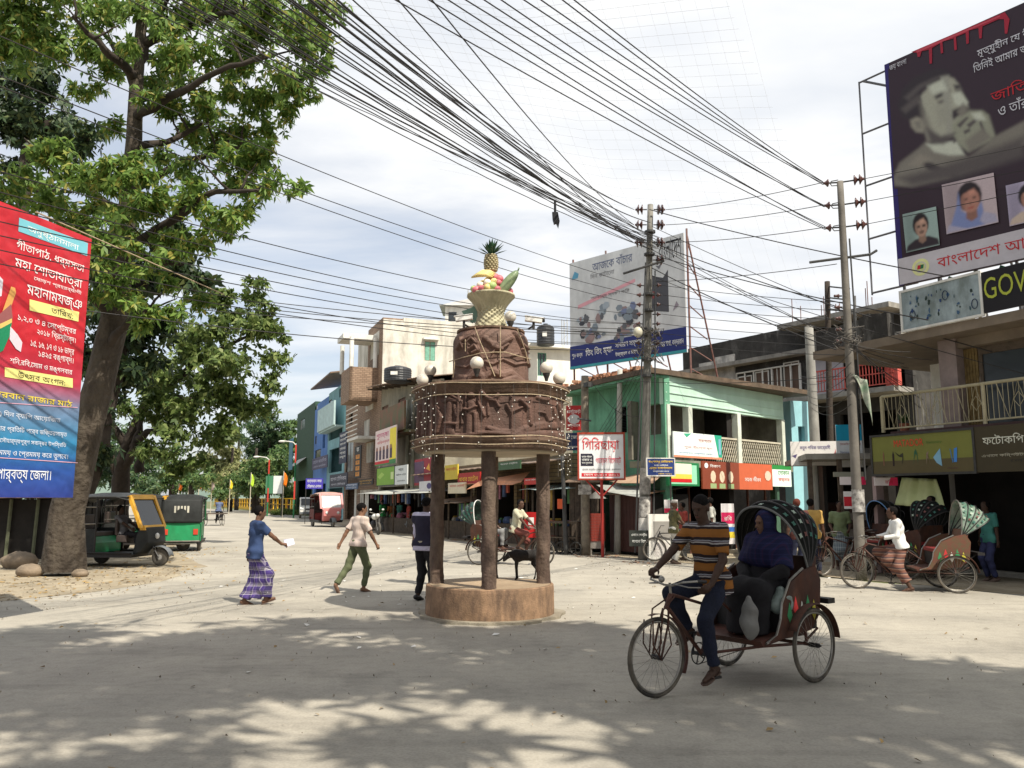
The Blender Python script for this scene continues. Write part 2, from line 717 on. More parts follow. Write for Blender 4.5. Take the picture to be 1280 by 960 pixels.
def sheet(name, pts, z, m, kind='structure'):
 mb = MB()
 mb.add([(x, y, z) for x, y in pts], [tuple(range(len(pts)))])
 return obj(name, mb, m, kind=kind)
sheet('road', [(-60, -30), (60, -30), (60, 30), (17, 12), (7.6, 17.2), (1.8, 27.6), (-7, 43), (-16, 75), (-40, 125), (-90, 210), (-150, 210), (-60, 95), (-26, 52), (-13, 26), (-9.5, 17), (-13, 8), (-60, 0)], 0, m_road)
m_dirt = mat('trodden_sand', (.34, .29, .21), rough=.95, scale=1.2, var=.3, bump=.5, bscale=14, dirt=(.2, .15, .09), dirtamt=.5, dscale=2.2)
def edge(pts, j=.25, seed=1):
 rnd = random.Random(seed)
 out = []
 for (a, b), (c, d) in zip(pts[:-1], pts[1:]):
  n = max(2, int(math.hypot(c-a, d-b)/1.2))
  for i in range(n):
   t = i/n
   out.append((a+(c-a)*t+rnd.uniform(-j, j), b+(d-b)*t+rnd.uniform(-j, j)))
 out.append(pts[-1])
 return out
sheet('dirt_verge', edge([(-8.3, 14.2), (-7.3, 17.5), (-7.9, 21.5), (-10.2, 26), (-13.5, 34), (-22, 52), (-30, 66)], .22)+[(-60, 80), (-60, 6), (-12, 11.5)], .004, m_dirt)
sheet('pavement', edge([(30, 8), (17.1, 11.5), (9.4, 14.9), (7.4, 18), (1.6, 27.4), (-2.6, 35.2), (-6.9, 42.6), (-13, 60), (-20, 82)], .12, 3)+[(0, 100), (60, 60), (60, 8)], .004, m_dirt)
mb = MB()
for i in range(16):
 a = Vector((13.6-.37*i*1.25, 13.1+.75*i*1.25, .06))
 mb.box(a, (.16, 1.36, .14), R(26.5)+random.uniform(-.01, .01))
obj('kerb', mb, mat('kerb_concrete', (.33, .31, .27), scale=4, bump=.4), kind='structure')
def scatter(name, regions, m, kind='stuff', cl=None):
 q = []
 for (x0, x1, y0, y1, n, s) in regions:
  for _ in range(n):
   x, y = random.uniform(x0, x1), random.uniform(y0, y1)
   a = random.uniform(0, 6.3)
   l = s*random.uniform(.5, 1.3)
   wd = l*random.uniform(.3, .7)
   t = random.uniform(.004, .03)
   u = (math.cos(a), math.sin(a))
   v = (-u[1], u[0])
   q.append([(x-u[0]*l, y-u[1]*l, .008), (x+v[0]*wd, y+v[1]*wd, .008+t), (x+u[0]*l, y+u[1]*l, .01+t*.5), (x-v[0]*wd, y-v[1]*wd, .012)])
 return obj(name, NPM(np.array(q)), m, kind=kind)
scatter('fallen_leaves', [(-11, -7.6, 14, 21.5, 420, .05), (-13, -9, 21, 30, 300, .05), (-8, 8, 4, 12, 70, .035), (-7.5, -5.5, 14, 22, 60, .04), (-6, 6, 13, 30, 60, .04)], mat('dry_leaf', (.30, .2, .08), scale=2, var=.5, bump=0))
scatter('paper_scraps', [(-3.5, 1, 8, 20, 24, .05), (-5, 5, 14, 24, 24, .07), (2, 7, 17, 24, 40, .07), (-7, -3, 14, 30, 20, .06)], mat('scrap_paper', (.75, .73, .68), scale=2, bump=0))
scatter('gravel', [(-6, 6, 4, 14, 500, .012), (-12, 10, 12, 30, 900, .018), (-10, -7, 13, 20, 400, .02), (2, 9, 16, 27, 500, .02)], mat('gravel_chips', (.26, .22, .17), scale=9, var=.6, bump=0))
scatter('rubble', [(1.6, 5, 23, 28, 0, .06)] + [(3.0, 4.4, 22.2, 23.2, 60, .07), (1.9, 3.2, 24.4, 26, 60, .08), (-2.6, -.5, 34, 36, 80, .12)], mat('brick_rubble', (.34, .2, .13), scale=3, var=.4, bump=.2))
# ---------------------------------------------------------------- monument
MC = Vector((-.33, 12.62, 0))
def relief(Rr, z0, z1, strokes, pxc, rpx, py0, py1, nt, nz, dome=0, rough=.006, seed=3, taper=0):
 """curved terracotta panel with the figures raised out of it; strokes: (points px, width px, height m)"""
 th = np.linspace(-math.pi, math.pi, nt, endpoint=False)
 tt = np.linspace(0, 1, nz)
 T, K = np.meshgrid(th, tt, indexing='ij')
 PX = pxc+rpx*np.sin(T)
 PY = py1+(py0-py1)*K
 front = np.cos(T) > 0.02
 H = np.zeros_like(T)
 for pts, wd, hh in strokes:
  D = np.full_like(T, 1e9)
  for (ax, ay), (bx_, by_) in (zip(pts[:-1], pts[1:]) if len(pts) > 1 else [(pts[0], pts[0])]):
   vx, vy = bx_-ax, by_-ay
   l2 = vx*vx+vy*vy+1e-9
   u = np.clip(((PX-ax)*vx+(PY-ay)*vy)/l2, 0, 1)
   D = np.minimum(D, np.hypot(PX-ax-u*vx, PY-ay-u*vy))
  wd *= .8
  s = np.clip(1.25*(1-(D/wd)**2), 0, 1)
  H = np.maximum(H, hh*np.sqrt(s)) if hh > 0 else H+hh*s
 H = H*front
 H = H+np.roll(H[::-1, :], nt//2, axis=0)*(~front)
 rs = np.random.RandomState(seed)
 nois = np.zeros_like(T)
 for k in range(14):
  a, b, p = rs.randint(2, 60), rs.uniform(4, 50), rs.uniform(0, 6.3)
  nois += np.sin(a*T+b*K*2+p+2*np.sin(b*K+p))/math.sqrt(a)
 H = H+nois*rough
 rad = Rr+H-taper*K
 if dome:
  rad = rad-dome*np.clip((K-.8)/.2, 0, 1)**2.2
 x = rad*np.sin(T)
 y = -rad*np.cos(T)
 z = z0+(z1-z0)*K
 P = np.stack([x, y, z], -1)
 A = P
 B = np.roll(P, -1, axis=0)
 q = np.stack([A[:, :-1], B[:, :-1], B[:, 1:], A[:, 1:]], 2).reshape(-1, 4, 3)
 mbx = MB()
 vs = P.reshape(-1, 3)
 mbx.v = [tuple(v) for v in vs]
 for i in range(nt):
  i2 = (i+1) % nt
  for j in range(nz-1):
   mbx.f.append((i*nz+j, i2*nz+j, i2*nz+j+1, i*nz+j+1))
 mbx.m = [0]*len(mbx.f)
 return mbx
m_terra = mat('terracotta_relief', (.13, .070, .053), rough=.7, scale=4, var=.32, bump=.5, bscale=40, dirt=(.055, .035, .028), dirtamt=.6, dscale=3.0, cover=.5)
m_terra2 = mat('weathered_band', (.17, .105, .07), rough=.8, scale=5, var=.4, bump=.5, bscale=40, dirt=(.06, .04, .03), dirtamt=.6, dscale=3)
mon = thing('monument', 'round red-brown terracotta monument on four posts topped by a basket of fruit and a pineapple', 'monument', MC)
m_plinth = mat('plinth_plaster', (.28, .175, .105), rough=.85, scale=2.5, var=.4, bump=.35, bscale=50, dirt=(.085, .055, .04), dirtamt=.8, dscale=6)
mb = MB()
mb.lathe([(.96, 0), (.955, .40), (.95, .445), (.94, .455)], n=72)
obj('plinth', mb, m_plinth, mon)
mb = MB()
mb.lathe([(.90, .4555), (.90, .46)], n=64)
obj('plinth_top', mb, mat('plinth_dust', (.36, .27, .18), scale=4, bump=.3, dirt=(.2, .14, .09), dirtamt=.5), mon)
mb = MB()
pr = []
for j in range(60):
 a = 2*math.pi*j/60
 rr_ = 1.08+.035*math.sin(3*a+1)+.03*math.sin(11*a)+(.07 if 5.0 < a < 5.5 else 0)
 pr.append((rr_*math.cos(a), rr_*math.sin(a)))
mb.prism(pr, 2, .0, .035)
obj('skirt', mb, mat('cement_skirt', (.3, .27, .21), scale=5, bump=.5, dirt=(.12, .09, .06), dirtamt=.5), mon)
m_post = mat('bark_post', (.085, .056, .043), rough=.85, scale=8, var=.4, bump=.8, bscale=26, dirt=(.24, .18, .13), dirtamt=.4, dscale=6)
for k, a in enumerate((-90, 180, 0, 90)):
 mb = MB()
 px_, py_ = .80*math.cos(R(a)), .80*math.sin(R(a))
 nseg, nr = 16, 40
 vs = []
 for i in range(nr+1):
  for j in range(nseg):
   t = 2*math.pi*j/nseg
   rr_ = .103+.008*math.sin(t*3+i*.5+k)+random.uniform(-.004, .004)+.01*(1 if i in (0, nr) else 0)
   vs.append((px_+rr_*math.cos(t), py_+rr_*math.sin(t), .46+(2.52-.46)*i/nr))
 mb.add(vs, [(i*nseg+j, i*nseg+(j+1) % nseg, (i+1)*nseg+(j+1) % nseg, (i+1)*nseg+j) for i in range(nr) for j in range(nseg)])
 obj('post', mb, m_post, mon, smooth=True)
ZB = W(612, 560, 11.5).z
ZT = W(612, 478, 11.5).z
st = [([(592, 493)], 5.5, .075), ([(592, 503), (593, 514)], 6.5, .06), ([(584, 511), (590, 512), (598, 508)], 2.4, .08), ([(590, 518), (589, 543)], 5, .05), ([(597, 518), (598, 543)], 4, .05),
      ([(586, 490), (586, 520)], 1.6, .045), ([(577, 487), (577, 515), (575, 540)], 2.4, .05), ([(556, 492), (566, 490), (576, 497)], 2.2, .05), ([(560, 500), (566, 497), (574, 500)], 3, .06),
      ([(567, 503), (564, 530)], 5, .055), ([(572, 505), (575, 520)], 3, .045), ([(562, 529), (574, 530)], 3, .07), ([(566, 535), (572, 546)], 7, .055), ([(562, 538), (560, 548)], 5, .04),
      ([(604, 487), (611, 498), (619, 500), (623, 492)], 3, .055), ([(619, 497), (624, 508)], 2.4, .05), ([(603, 487), (600, 500), (607, 520)], 2.2, .05), ([(611, 500), (612, 520)], 1.6, .03),
      ([(639, 545), (639, 515), (638, 495)], 1.9, .05), ([(639, 518), (633, 505)], 2, .05), ([(640, 514), (651, 508)], 1.8, .04), ([(650, 499), (659, 509), (661, 530)], 3.2, .06), ([(661, 510), (662, 498)], 1.6, .04),
      ([(670, 493), (678, 495), (683, 494)], 3.5, .03), ([(673, 513), (679, 514), (683, 524), (689, 520)], 1.8, .04), ([(690, 505), (696, 530)], 3, .04), ([(696, 500), (702, 520), (699, 540)], 3, .05),
      ([(642, 548), (655, 538), (675, 531), (700, 528)], 7, .03), ([(650, 546), (700, 542)], 9, .035), ([(560, 549), (580, 546), (610, 542), (640, 544)], 3.4, .05), ([(612, 536), (626, 541), (640, 540)], 4, .04),
      ([(545, 490), (543, 545)], 3, .045), ([(535, 495), (533, 540)], 4, .05), ([(526, 500), (524, 545)], 3, .05), ([(550, 505), (556, 520), (550, 540)], 3, .05), ([(580, 500), (581, 530)], 1.5, .04)]
obj('relief_drum', relief(1.12, ZB+.1, ZT-.04, st, 612, 94, 480, 553, 520, 96, rough=.0012), m_terra, mon, smooth=True)
mb = MB()
mb.lathe([(.55, ZB+.01), (1.13, ZB-.01), (1.16, ZB+.02), (1.16, ZB+.09), (1.20, ZB+.11), (1.20, ZB+.15), (1.15, ZB+.17), (1.13, ZB+.2)], n=80)
mb.lathe([(1.12, ZT-.16), (1.165, ZT-.13), (1.165, ZT-.02), (1.20, ZT), (1.19, ZT+.04), (.5, ZT+.06)], n=80)
obj('drum_band', mb, m_terra2, mon, smooth=True)
mb = MB()
mb.lathe([(0.01, ZB-.03), (1.04, ZB-.03), (1.04, ZB+.01)], n=60)
obj('drum_underside', mb, mat('cream_soffit', (.5, .42, .3), scale=3, bump=.2, dirt=(.2, .16, .1), dirtamt=.4), mon)
Z2 = W(614, 408, 12.05).z
st2 = [([(608, 421), (616, 427), (625, 429), (633, 424), (640, 420)], 3.6, .05), ([(618, 430), (628, 433)], 3.5, .06), ([(620, 434), (617, 438)], 1.4, .04), ([(630, 431), (636, 427)], 2, .05),
       ([(574, 430), (580, 422), (586, 420), (593, 417)], 2.4, .06), ([(578, 418), (582, 430)], 1.8, .06), ([(586, 425), (592, 420), (598, 426)], 2, .06), ([(590, 432), (596, 428), (600, 434), (593, 437)], 2.2, .06), ([(588, 424), (588, 438)], 1.6, .05), ([(575, 424), (590, 428)], 1.5, .05),
       ([(645, 412), (652, 424), (660, 428)], 2.5, .05), ([(648, 418), (655, 415)], 1.5, .04), ([(655, 430), (662, 445)], 2, .04),
       ([(590, 464), (598, 458), (606, 464)], 5, .05), ([(606, 466), (618, 457), (630, 462), (640, 458), (652, 466)], 5, .045), ([(570, 460), (585, 466)], 6, .03), ([(628, 470), (645, 464), (655, 470)], 5, .06),
       ([(570, 448), (585, 452), (600, 445), (618, 450), (630, 444), (645, 449), (660, 444)], 1.6, .03), ([(640, 440), (650, 436)], 1.4, .025)]
obj('upper_drum', relief(.585, ZT+.02, Z2, st2, 614, 49, 408, 474, 320, 80, dome=.09, rough=.0015, seed=9), mat('terracotta_light', (.17, .10, .077), rough=.7, scale=4, var=.3, bump=.5, bscale=40, dirt=(.09, .055, .04), dirtamt=.55, dscale=3), mon, smooth=True)
mb = MB()
mb.lathe([(.50, Z2-.01), (.53, Z2+.0), (.53, Z2+.03), (.49, Z2+.035), (.01, Z2+.035)], n=48)
obj('top_rim', mb, m_terra2, mon)
ZK, ZR = Z2+.03, W(614, 367, 12.4).z
m_bask = mat('basket_cement', (.50, .46, .31), rough=.7, scale=6, var=.25, bump=.4, dirt=(.2, .17, .1), dirtamt=.5, dscale=5)
nt, nz = 120, 60
mb = MB()
HB = ZR-ZK
for i in range(nt):
 for j in range(nz):
  a, t = 2*math.pi*i/nt, j/(nz-1)
  rr_ = .30-.10*math.sin(min(1, t/.55)*math.pi*.5)+(.175*max(0, (t-.5)/.5)**1.6)
  if t < .6:
   rr_ += .014*math.sin(10*a*1.5+(1 if int(t*16) % 2 else -1)*1.6)*abs(math.sin(t*16*math.pi))
  else:
   rr_ += .008*math.cos(26*a)
  mb.v.append((rr_*math.cos(a), rr_*math.sin(a), ZK+HB*t))
for i in range(nt):
 for j in range(nz-1):
  mb.f.append((i*nz+j, ((i+1) % nt)*nz+j, ((i+1) % nt)*nz+j+1, i*nz+j+1))
  mb.m.append(0)
mb.lathe([(.345, ZR-.01), (.375, ZR+.0), (.375, ZR+.03), (.34, ZR+.035), (.01, ZR+.0)], n=48)
bas = obj('basket', mb, m_bask, mon, smooth=True)
m_pink, m_yel, m_grn, m_dgr, m_wht = [mat(n, c, rough=.5, scale=9, var=.25, bump=.1) for n, c in (('fruit_pink', (.62, .17, .2)), ('fruit_yellow', (.7, .55, .22)), ('fruit_green', (.42, .55, .2)), ('fruit_dark_green', (.07, .14, .08)), ('fruit_pale', (.75, .72, .6)))]
fr = [(-.22, -.24, .05, .07, m_pink), (-.13, -.30, .06, .06, m_pink), (-.05, -.32, .07, .065, m_yel), (.03, -.31, .10, .07, m_grn), (.10, -.30, .05, .06, m_pink), (-.26, -.12, .10, .06, m_grn), (-.05, -.24, .17, .06, m_wht), (.05, -.22, .19, .06, m_yel), (-.16, -.2, .14, .06, m_wht),
      (.06, -.1, .29, .075, m_pink), (.13, -.12, .26, .07, m_pink), (.11, -.2, .18, .06, m_pink), (.17, -.13, .17, .06, m_pink), (.0, -.05, .32, .07, m_pink), (.28, -.12, .06, .07, m_pink), (.24, .1, .1, .08, m_yel), (-.2, .15, .1, .08, m_pink), (0, .24, .12, .09, m_grn), (0, 0, .22, .13, m_yel), (-.12, 0, .2, .08, m_yel), (.1, .1, .25, .08, m_pink)]
for x, y, z, r_, m in fr:
 mb = MB()
 mb.ell((x, y, ZR+z), (r_, r_, r_*.92), 12, 8)
 obj('fruit', mb, m, mon, smooth=True)
for k in range(4):
 mb = MB()
 pts = [(-.30+.02*k+.11*i, -.17+.02*k-.05*math.sin(i*.9), ZR+.27+.035*k*.6+.035*math.sin(i*1.05)) for i in range(4)]
 mb.tube(pts, [.012, .038, .036, .012], 8)
 obj('banana', mb, m_yel, mon, smooth=True)
rotp = Matrix.Rotation(R(38), 3, 'Y')
mb = MB()
mb.ell((.26, -.22, ZR+.16), (.085, .085, .26), 14, 12, rotp)
mb.tube([(.42, -.22, ZR+.36), (.44, -.22, ZR+.41)], .012, 6)
obj('papaya', mb, mat('papaya_skin', (.06, .12, .06), rough=.4, scale=4, var=.4, col2=(.3, .36, .2)), mon, smooth=True)
ZP = W(616, 339, 12.6).z
ZP1 = W(616, 318, 12.6).z
mb = MB()
hP = ZP1-ZP
rp = .1
mb.lathe([(.06, ZP), (.088, ZP+.03), (.095, ZP+hP*.5), (.085, ZP+hP*.9), (.05, ZP+hP)], n=16)
for i in range(8):
 for j in range(11):
  a = 2*math.pi*(j+.5*(i % 2))/11
  t = (i+.5)/8
  rr_ = .097*math.sin(math.pi*(.18+.66*t))**.4
  mb.ell((rr_*math.cos(a), rr_*math.sin(a), ZP+hP*t), (.026, .026, .02), 6, 4)
obj('pineapple', mb, mat('pineapple_skin', (.46, .40, .25), rough=.7, scale=20, var=.4, bump=.3, dirt=(.2, .15, .06), dirtamt=.5, dscale=12), mon, smooth=True)
mb = MB()
for i in range(30):
 a = i*2.4
 el = .25+1.2*(i/30)
 ln = random.uniform(.2, .27)
 d = Vector((math.cos(a)*math.cos(el), math.sin(a)*math.cos(el), math.sin(el)))
 side = Vector((-math.sin(a), math.cos(a), 0))*.028
 b0 = Vector((0, 0, ZP1-.01))+d*.02
 mid = b0+d*ln*.5+Vector((0, 0, .015))
 tip = b0+d*ln+Vector((0, 0, -.0 if el > .8 else .02))
 mb.add([b0-side*.6, b0+side*.6, mid+side, mid-side, tip, mid+Vector((0, 0, -.012))], [(0, 1, 2, 3), (3, 2, 4), (0, 5, 3), (1, 2, 5), (5, 4, 3), (5, 2, 4)])
obj('pineapple_crown', mb, mat('crown_green', (.035, .095, .05), rough=.5, scale=10, var=.4), mon)
mb = MB()
for i in range(9):
 a = R(200+i*6)
 mb.add([(-.3, -.05, ZK+.1), (-.36-.03*i, -.05-.02*i, ZK+.34-.035*i), (-.33-.03*i, -.02, ZK+.30-.03*i)], [(0, 1, 2)])
LF = [W(px, py, 12.75)-MC for px, py in ((577, 389), (588, 385), (598, 379), (600, 400), (590, 404), (582, 396))]
mb = MB()
mb.add(LF+[p+Vector((0, .02, 0)) for p in LF], [(0, 1, 2, 3, 4, 5), (6, 11, 10, 9, 8, 7)]+[(i, (i+1) % 6, 6+(i+1) % 6, 6+i) for i in range(6)])
obj('leaf', mb, mat('pale_leaf', (.22, .36, .3), scale=8, var=.3), mon)
m_globe = mat('opal_globe', (.62, .58, .5), rough=.35, scale=2, var=.12, bump=0)
m_iron = mat('dark_iron', (.04, .038, .035), rough=.6, scale=8, var=.3)
for px, py, d, r_ in ((596, 454, 11.75, .1), (683, 460, 12.0, .095), (699, 473, 12.25, .095), (528, 475, 12.3, .092), (538, 463, 12.7, .095), (638, 396, 12.35, .09)):
 c = W(px, py, d)-MC
 mb = MB()
 mb.ell(c, r_, 20, 14)
 g = obj('globe_lamp', mb, m_globe, mon, smooth=True)
 mb = MB()
 mb.lathe([(.02, -r_-.1), (.03, -r_-.06), (.05, -r_-.01), (.055, -r_+.02)], c, 12)
 obj('lamp_holder', mb, m_iron, g)
for px, py, sgn, lab in ((580, 402, -1, None), (667, 404, 1, None)):
 c = W(px, py, 12.2)-MC
 mb = MB()
 rot = Matrix.Rotation(R(8*sgn), 3, 'Y')
 mb.box(c+Vector((0, 0, .05)), (.26, .09, .07), rot)
 mb.box(c+Vector((.01*sgn, 0, .09)), (.29, .11, .012), rot)
 k = obj('security_camera', mb, mat('white_case', (.72, .7, .66), scale=6, rough=.4), mon, bevel=.006)
 mb = MB()
 mb.lathe([(.035, 0), (.04, .02), (.036, .04)], c+Vector((sgn*.13, 0, .05)), 12, 'x')
 mb.tube([c+Vector((0, 0, .02)), c+Vector((0, 0, -.09))], .02, 8)
 mb.tube([c+Vector((0, 0, -.04)), c+Vector((-.08*sgn, 0.05, -.08))], .015, 6)
 obj('lens', mb, m_iron, k)
m_cord = mat('jute_cord', (.42, .33, .22), scale=20, var=.3)
def on_drum(px, py, Rr, pxc, rpx, off=.03):
 s_ = max(-.995, min(.995, (px-pxc)/rpx))
 th = math.asin(s_)
 d = MC.y-Rr*math.cos(th)
 p = W(px, py, d)-MC
 return Vector(((Rr+off)*math.sin(th), -(Rr+off)*math.cos(th), p.z))
for pts in ([(597, 410), (602, 425), (612, 450), (620, 471)], [(626, 409), (626, 430), (626, 450), (626, 472)], [(645, 412), (650, 425), (655, 440), (658, 455)], [(565, 452), (585, 447), (605, 442), (620, 441), (632, 441)], [(632, 441), (648, 446), (661, 449)], [(571, 440), (573, 455), (571, 472)], [(586, 425), (586, 440)]):
 mb = MB()
 mb.tube([on_drum(a, b, .585, 614, 49, .055) for a, b in pts], .0075, 6)
 obj('cord', mb, m_cord, mon)
for off, zz_, rr_ in ((0, ZT-.005, 1.215), (0, ZT-.17, 1.20), (0, ZB+.17, 1.215), (0, ZB+.06, 1.21)):
 mb = MB()
 mb.tube([(rr_*math.cos(R(a)), rr_*math.sin(R(a)), zz_+.015*math.sin(R(a)*5)) for a in range(0, 360, 6)], .008, 5, closed=True)
 obj('cord', mb, m_cord, mon)
m_bulb = mat('white_bulb', (.85, .82, .75), rough=.3, scale=3, bump=0, var=.05)
m_wire = mat('thin_flex', (.10, .09, .08), scale=5, bump=0)
rs = random.Random(4)
strs = [(520, 484, 575), (524, 486, 558), (530, 484, 560), (537, 484, 588), (540, 481, 572), (546, 478, 575), (552, 478, 577), (563, 476, 575), (582, 476, 560), (604, 476, 560), (622, 492, 555), (640, 480, 562), (655, 480, 550), (668, 478, 560), (682, 482, 566), (690, 484, 596), (695, 486, 592), (699, 488, 600), (702, 490, 590), (705, 486, 586), (708, 495, 592)]
for px, ya, yb in strs:
 dense = .7 if (px < 560 or px > 680) else .2
 n = int((yb-ya)/7*dense)
 mb = MB()
 b0, b1 = on_drum(px, ya, 1.17, 612, 96.5, .05), on_drum(px, yb, 1.17, 612, 96.5, .06)
 if rs.random() < .75:
  mb.tube([b0, (b0+b1)/2+Vector((.01, 0, 0)), b1], .0025, 4)
 so = obj('light_string', mb, m_wire, loc=MC, label='string of tiny white bulbs hanging over the side of the terracotta drum', cat='string lights', group='bulb strings hung round the drum')
 mb = MB()
 for i in range(n+1):
  t = (i+rs.uniform(0, .8))/(n+1)
  p = b0+(b1-b0)*t+Vector((rs.uniform(-.035, .035), 0, 0))
  mb.ell(p, .0085, 6, 4)
 obj('bulb', mb, m_bulb, so, kind='stuff')
# ---------------------------------------------------------------- buildings
def openwall(mb, x0, x1, z0, z1, ops, y0=0, y1=.2):
 xs = sorted({x0, x1} | {v for o in ops for v in o[:2] if x0 < v < x1})
 zs = sorted({z0, z1} | {v for o in ops for v in o[2:4] if z0 < v < z1})
 for a, b in zip(xs[:-1], xs[1:]):
  c = None
  for p, q in zip(zs[:-1], zs[1:]):
   mx_, mz_ = (a+b)/2, (p+q)/2
   hole = any(o[0] < mx_ < o[1] and o[2] < mz_ < o[3] for o in ops)
   if hole:
    if c is not None:
     mb.bx(a, b, y0, y1, c, p)
     c = None
   elif c is None:
    c = p
  if c is not None:
   mb.bx(a, b, y0, y1, c, z1)
def win(parent, x0, x1, z0, z1, y, mf, mp, nx=2, t=.06, bars=0):
 mb = MB()
 for a, b, c, d in ((x0, x1, z0, z0+t), (x0, x1, z1-t, z1), (x0, x0+t, z0+t, z1-t), (x1-t, x1, z0+t, z1-t)):
  mb.bx(a, b, y, y+.08, c, d)
 for i in range(1, nx):
  xx = x0+(x1-x0)*i/nx
  mb.bx(xx-t/3, xx+t/3, y+.01, y+.07, z0+t, z1-t)
 f = obj('window', mb, mf, parent)
 mb = MB()
 mb.bx(x0+t, x1-t, y+.03, y+.045, z0+t, z1-t)
 obj('pane', mb, mp, f)
 if bars:
  for i in range(bars):
   mb = MB()
   xx = x0+(x1-x0)*(i+.5)/bars
   mb.bx(xx-.012, xx+.012, y-.05, y-.03, z0, z1)
   obj('bar', mb, mf, f)
 return f
m_dark = mat('painted_interior_shade', (.018, .015, .013), scale=2, var=.4)  # near-black colour stands in for the shade inside shops, stalls and huts
m_glass = mat('dark_glass', (.03, .035, .04), rough=.15, scale=1, var=.2, bump=0, spec=.5)
m_white = mat('white_paint', (.72, .71, .67), scale=3, var=.1, dirt=(.35, .33, .28), dirtamt=.4, dscale=2)
m_tin = mat('rusty_tin', (.16, .12, .09), rough=.6, scale=3, var=.4, bump=.3, dirt=(.3, .15, .08), dirtamt=.5)
m_tin2 = mat('grey_tin', (.42, .42, .4), rough=.5, scale=2, var=.2, bump=.2, dirt=(.2, .13, .08), dirtamt=.4)
m_wood = mat('old_wood', (.10, .075, .055), rough=.85, scale=6, var=.4, bump=.5)
m_conc = mat('grey_concrete', (.30, .285, .255), rough=.9, scale=2, var=.25, bump=.4, dirt=(.1, .09, .08), dirtamt=.6, dscale=1.5)
m_moss = mat('black_mossy_concrete', (.045, .042, .039), rough=.95, scale=1.6, var=.5, bump=.5, dirt=(.3, .29, .27), dirtamt=.6, dscale=1.6, cover=.62)
def shell(mb, x0, x1, z1, dep, t=.2):
 """side walls, back and roof behind a front wall"""
 mb.bx(x0, x0+t, .2, dep, 0, z1)
 mb.bx(x1-t, x1, .2, dep, 0, z1)
 mb.bx(x0+t, x1-t, dep-t, dep, 0, z1)
 mb.bx(x0+t, x1-t, .2, dep-t, z1-t, z1-.003)
FLA = math.atan2(-1, .395)
FL = Frame((-9.1, 57.0), FLA)
def bldg(name, label, F, x0, x1, z1, dep, ops, m, cat='building', y0=0):
 """front wall with openings plus the shell behind it; the thing stands at the wall's left foot"""
 o = F.w(x0, 0, 0)
 t = thing(name, label, cat, o, F.a)
 XF[t.name] = Matrix.Translation(o) @ Matrix.Rotation(F.a, 4, 'Z')
 mb = MB()
 sh = [(a-x0, b-x0, c, d) for a, b, c, d in ops]
 openwall(mb, 0, x1-x0, 0, z1, sh, y0)
 shell(mb, 0, x1-x0, z1, dep)
 obj('wall', mb, m, t)
 return t
class Sub:
 """shifts a frame so that its x is measured from a building's own corner"""
 def __init__(s, F, x0):
  s.F, s.x0 = F, x0
 def at(s, px, py, y=0):
  x, z = s.F.at(px, py, y)
  return x-s.x0, z
 def r(s, pxa, pxb, pyt, pyb, y=0):
  xa, z1 = s.at(pxa, pyt, y)
  xb, z0 = s.at(pxb, pyb, y)
  return xa, xb, z0, z1
def rects(F, lst):
 out = []
 for a, b, t_, b_ in lst:
  x0, _ = F.at(a, t_)
  x1, _ = F.at(b, t_)
  _, z1 = F.at((a+b)/2, t_)
  _, z0 = F.at((a+b)/2, b_)
  out.append((x0, x1, max(0.02, z0), z1))
 return out
def X(F, px):
 return F.at(px, 600)[0]
def Zp(F, px, py, y=0):
 return F.at(px, py, y)[1]
def signboard(F, y, pxa, pxb, zt, zb, m, name, label, cat='sign', frame=None, th=.05, group=None, py=600):
 """rectangular board on the plane y of F; zt/zb are heights"""
 xa, _ = F.at(pxa, py, y)
 xb, _ = F.at(pxb, py, y)
 o = F.w(xa, y, zb)
 t = thing(name, label, cat, o, F.a, group)
 mb = MB()
 mb.bx(0, xb-xa, 0, th, 0, zt-zb)
 obj('panel', mb, m, t)
 if frame:
  w_ = .05
  mb = MB()
  for a, b, c, d in ((-w_, xb-xa+w_, -w_, 0), (-w_, xb-xa+w_, zt-zb, zt-zb+w_), (-w_, 0, 0, zt-zb), (xb-xa, xb-xa+w_, 0, zt-zb)):
   mb.bx(a, b, -.02, th+.01, c, d)
  obj('frame', mb, frame, t)
 return t, xb-xa, zt-zb
def board_text(t, w_, h_, items):
 """items: (text, x0, x1, z0, z1, material) in fractions"""
 for s_, a, b, c, d, m in items:
  lettering(t, s_, a*w_, b*w_, c*h_, d*h_, -.006, m, 20)
def patch(t, w_, h_, items, y=-.003, name='print'):
 for i, (pts, m) in enumerate(items):
  mb = MB()
  mb.add([(a*w_, y-.0006*i, b*h_) for a, b in pts], [tuple(range(len(pts)))])
  obj(name, mb, m, t)
def rc(a, b, c, d):
 return [(a, c), (b, c), (b, d), (a, d)]
c_w, c_k, c_r, c_b, c_y, c_g = flat((235, 235, 230)), flat((22, 20, 24)), flat((196, 32, 38)), flat((32, 52, 128)), flat((240, 200, 60)), flat((40, 130, 60))
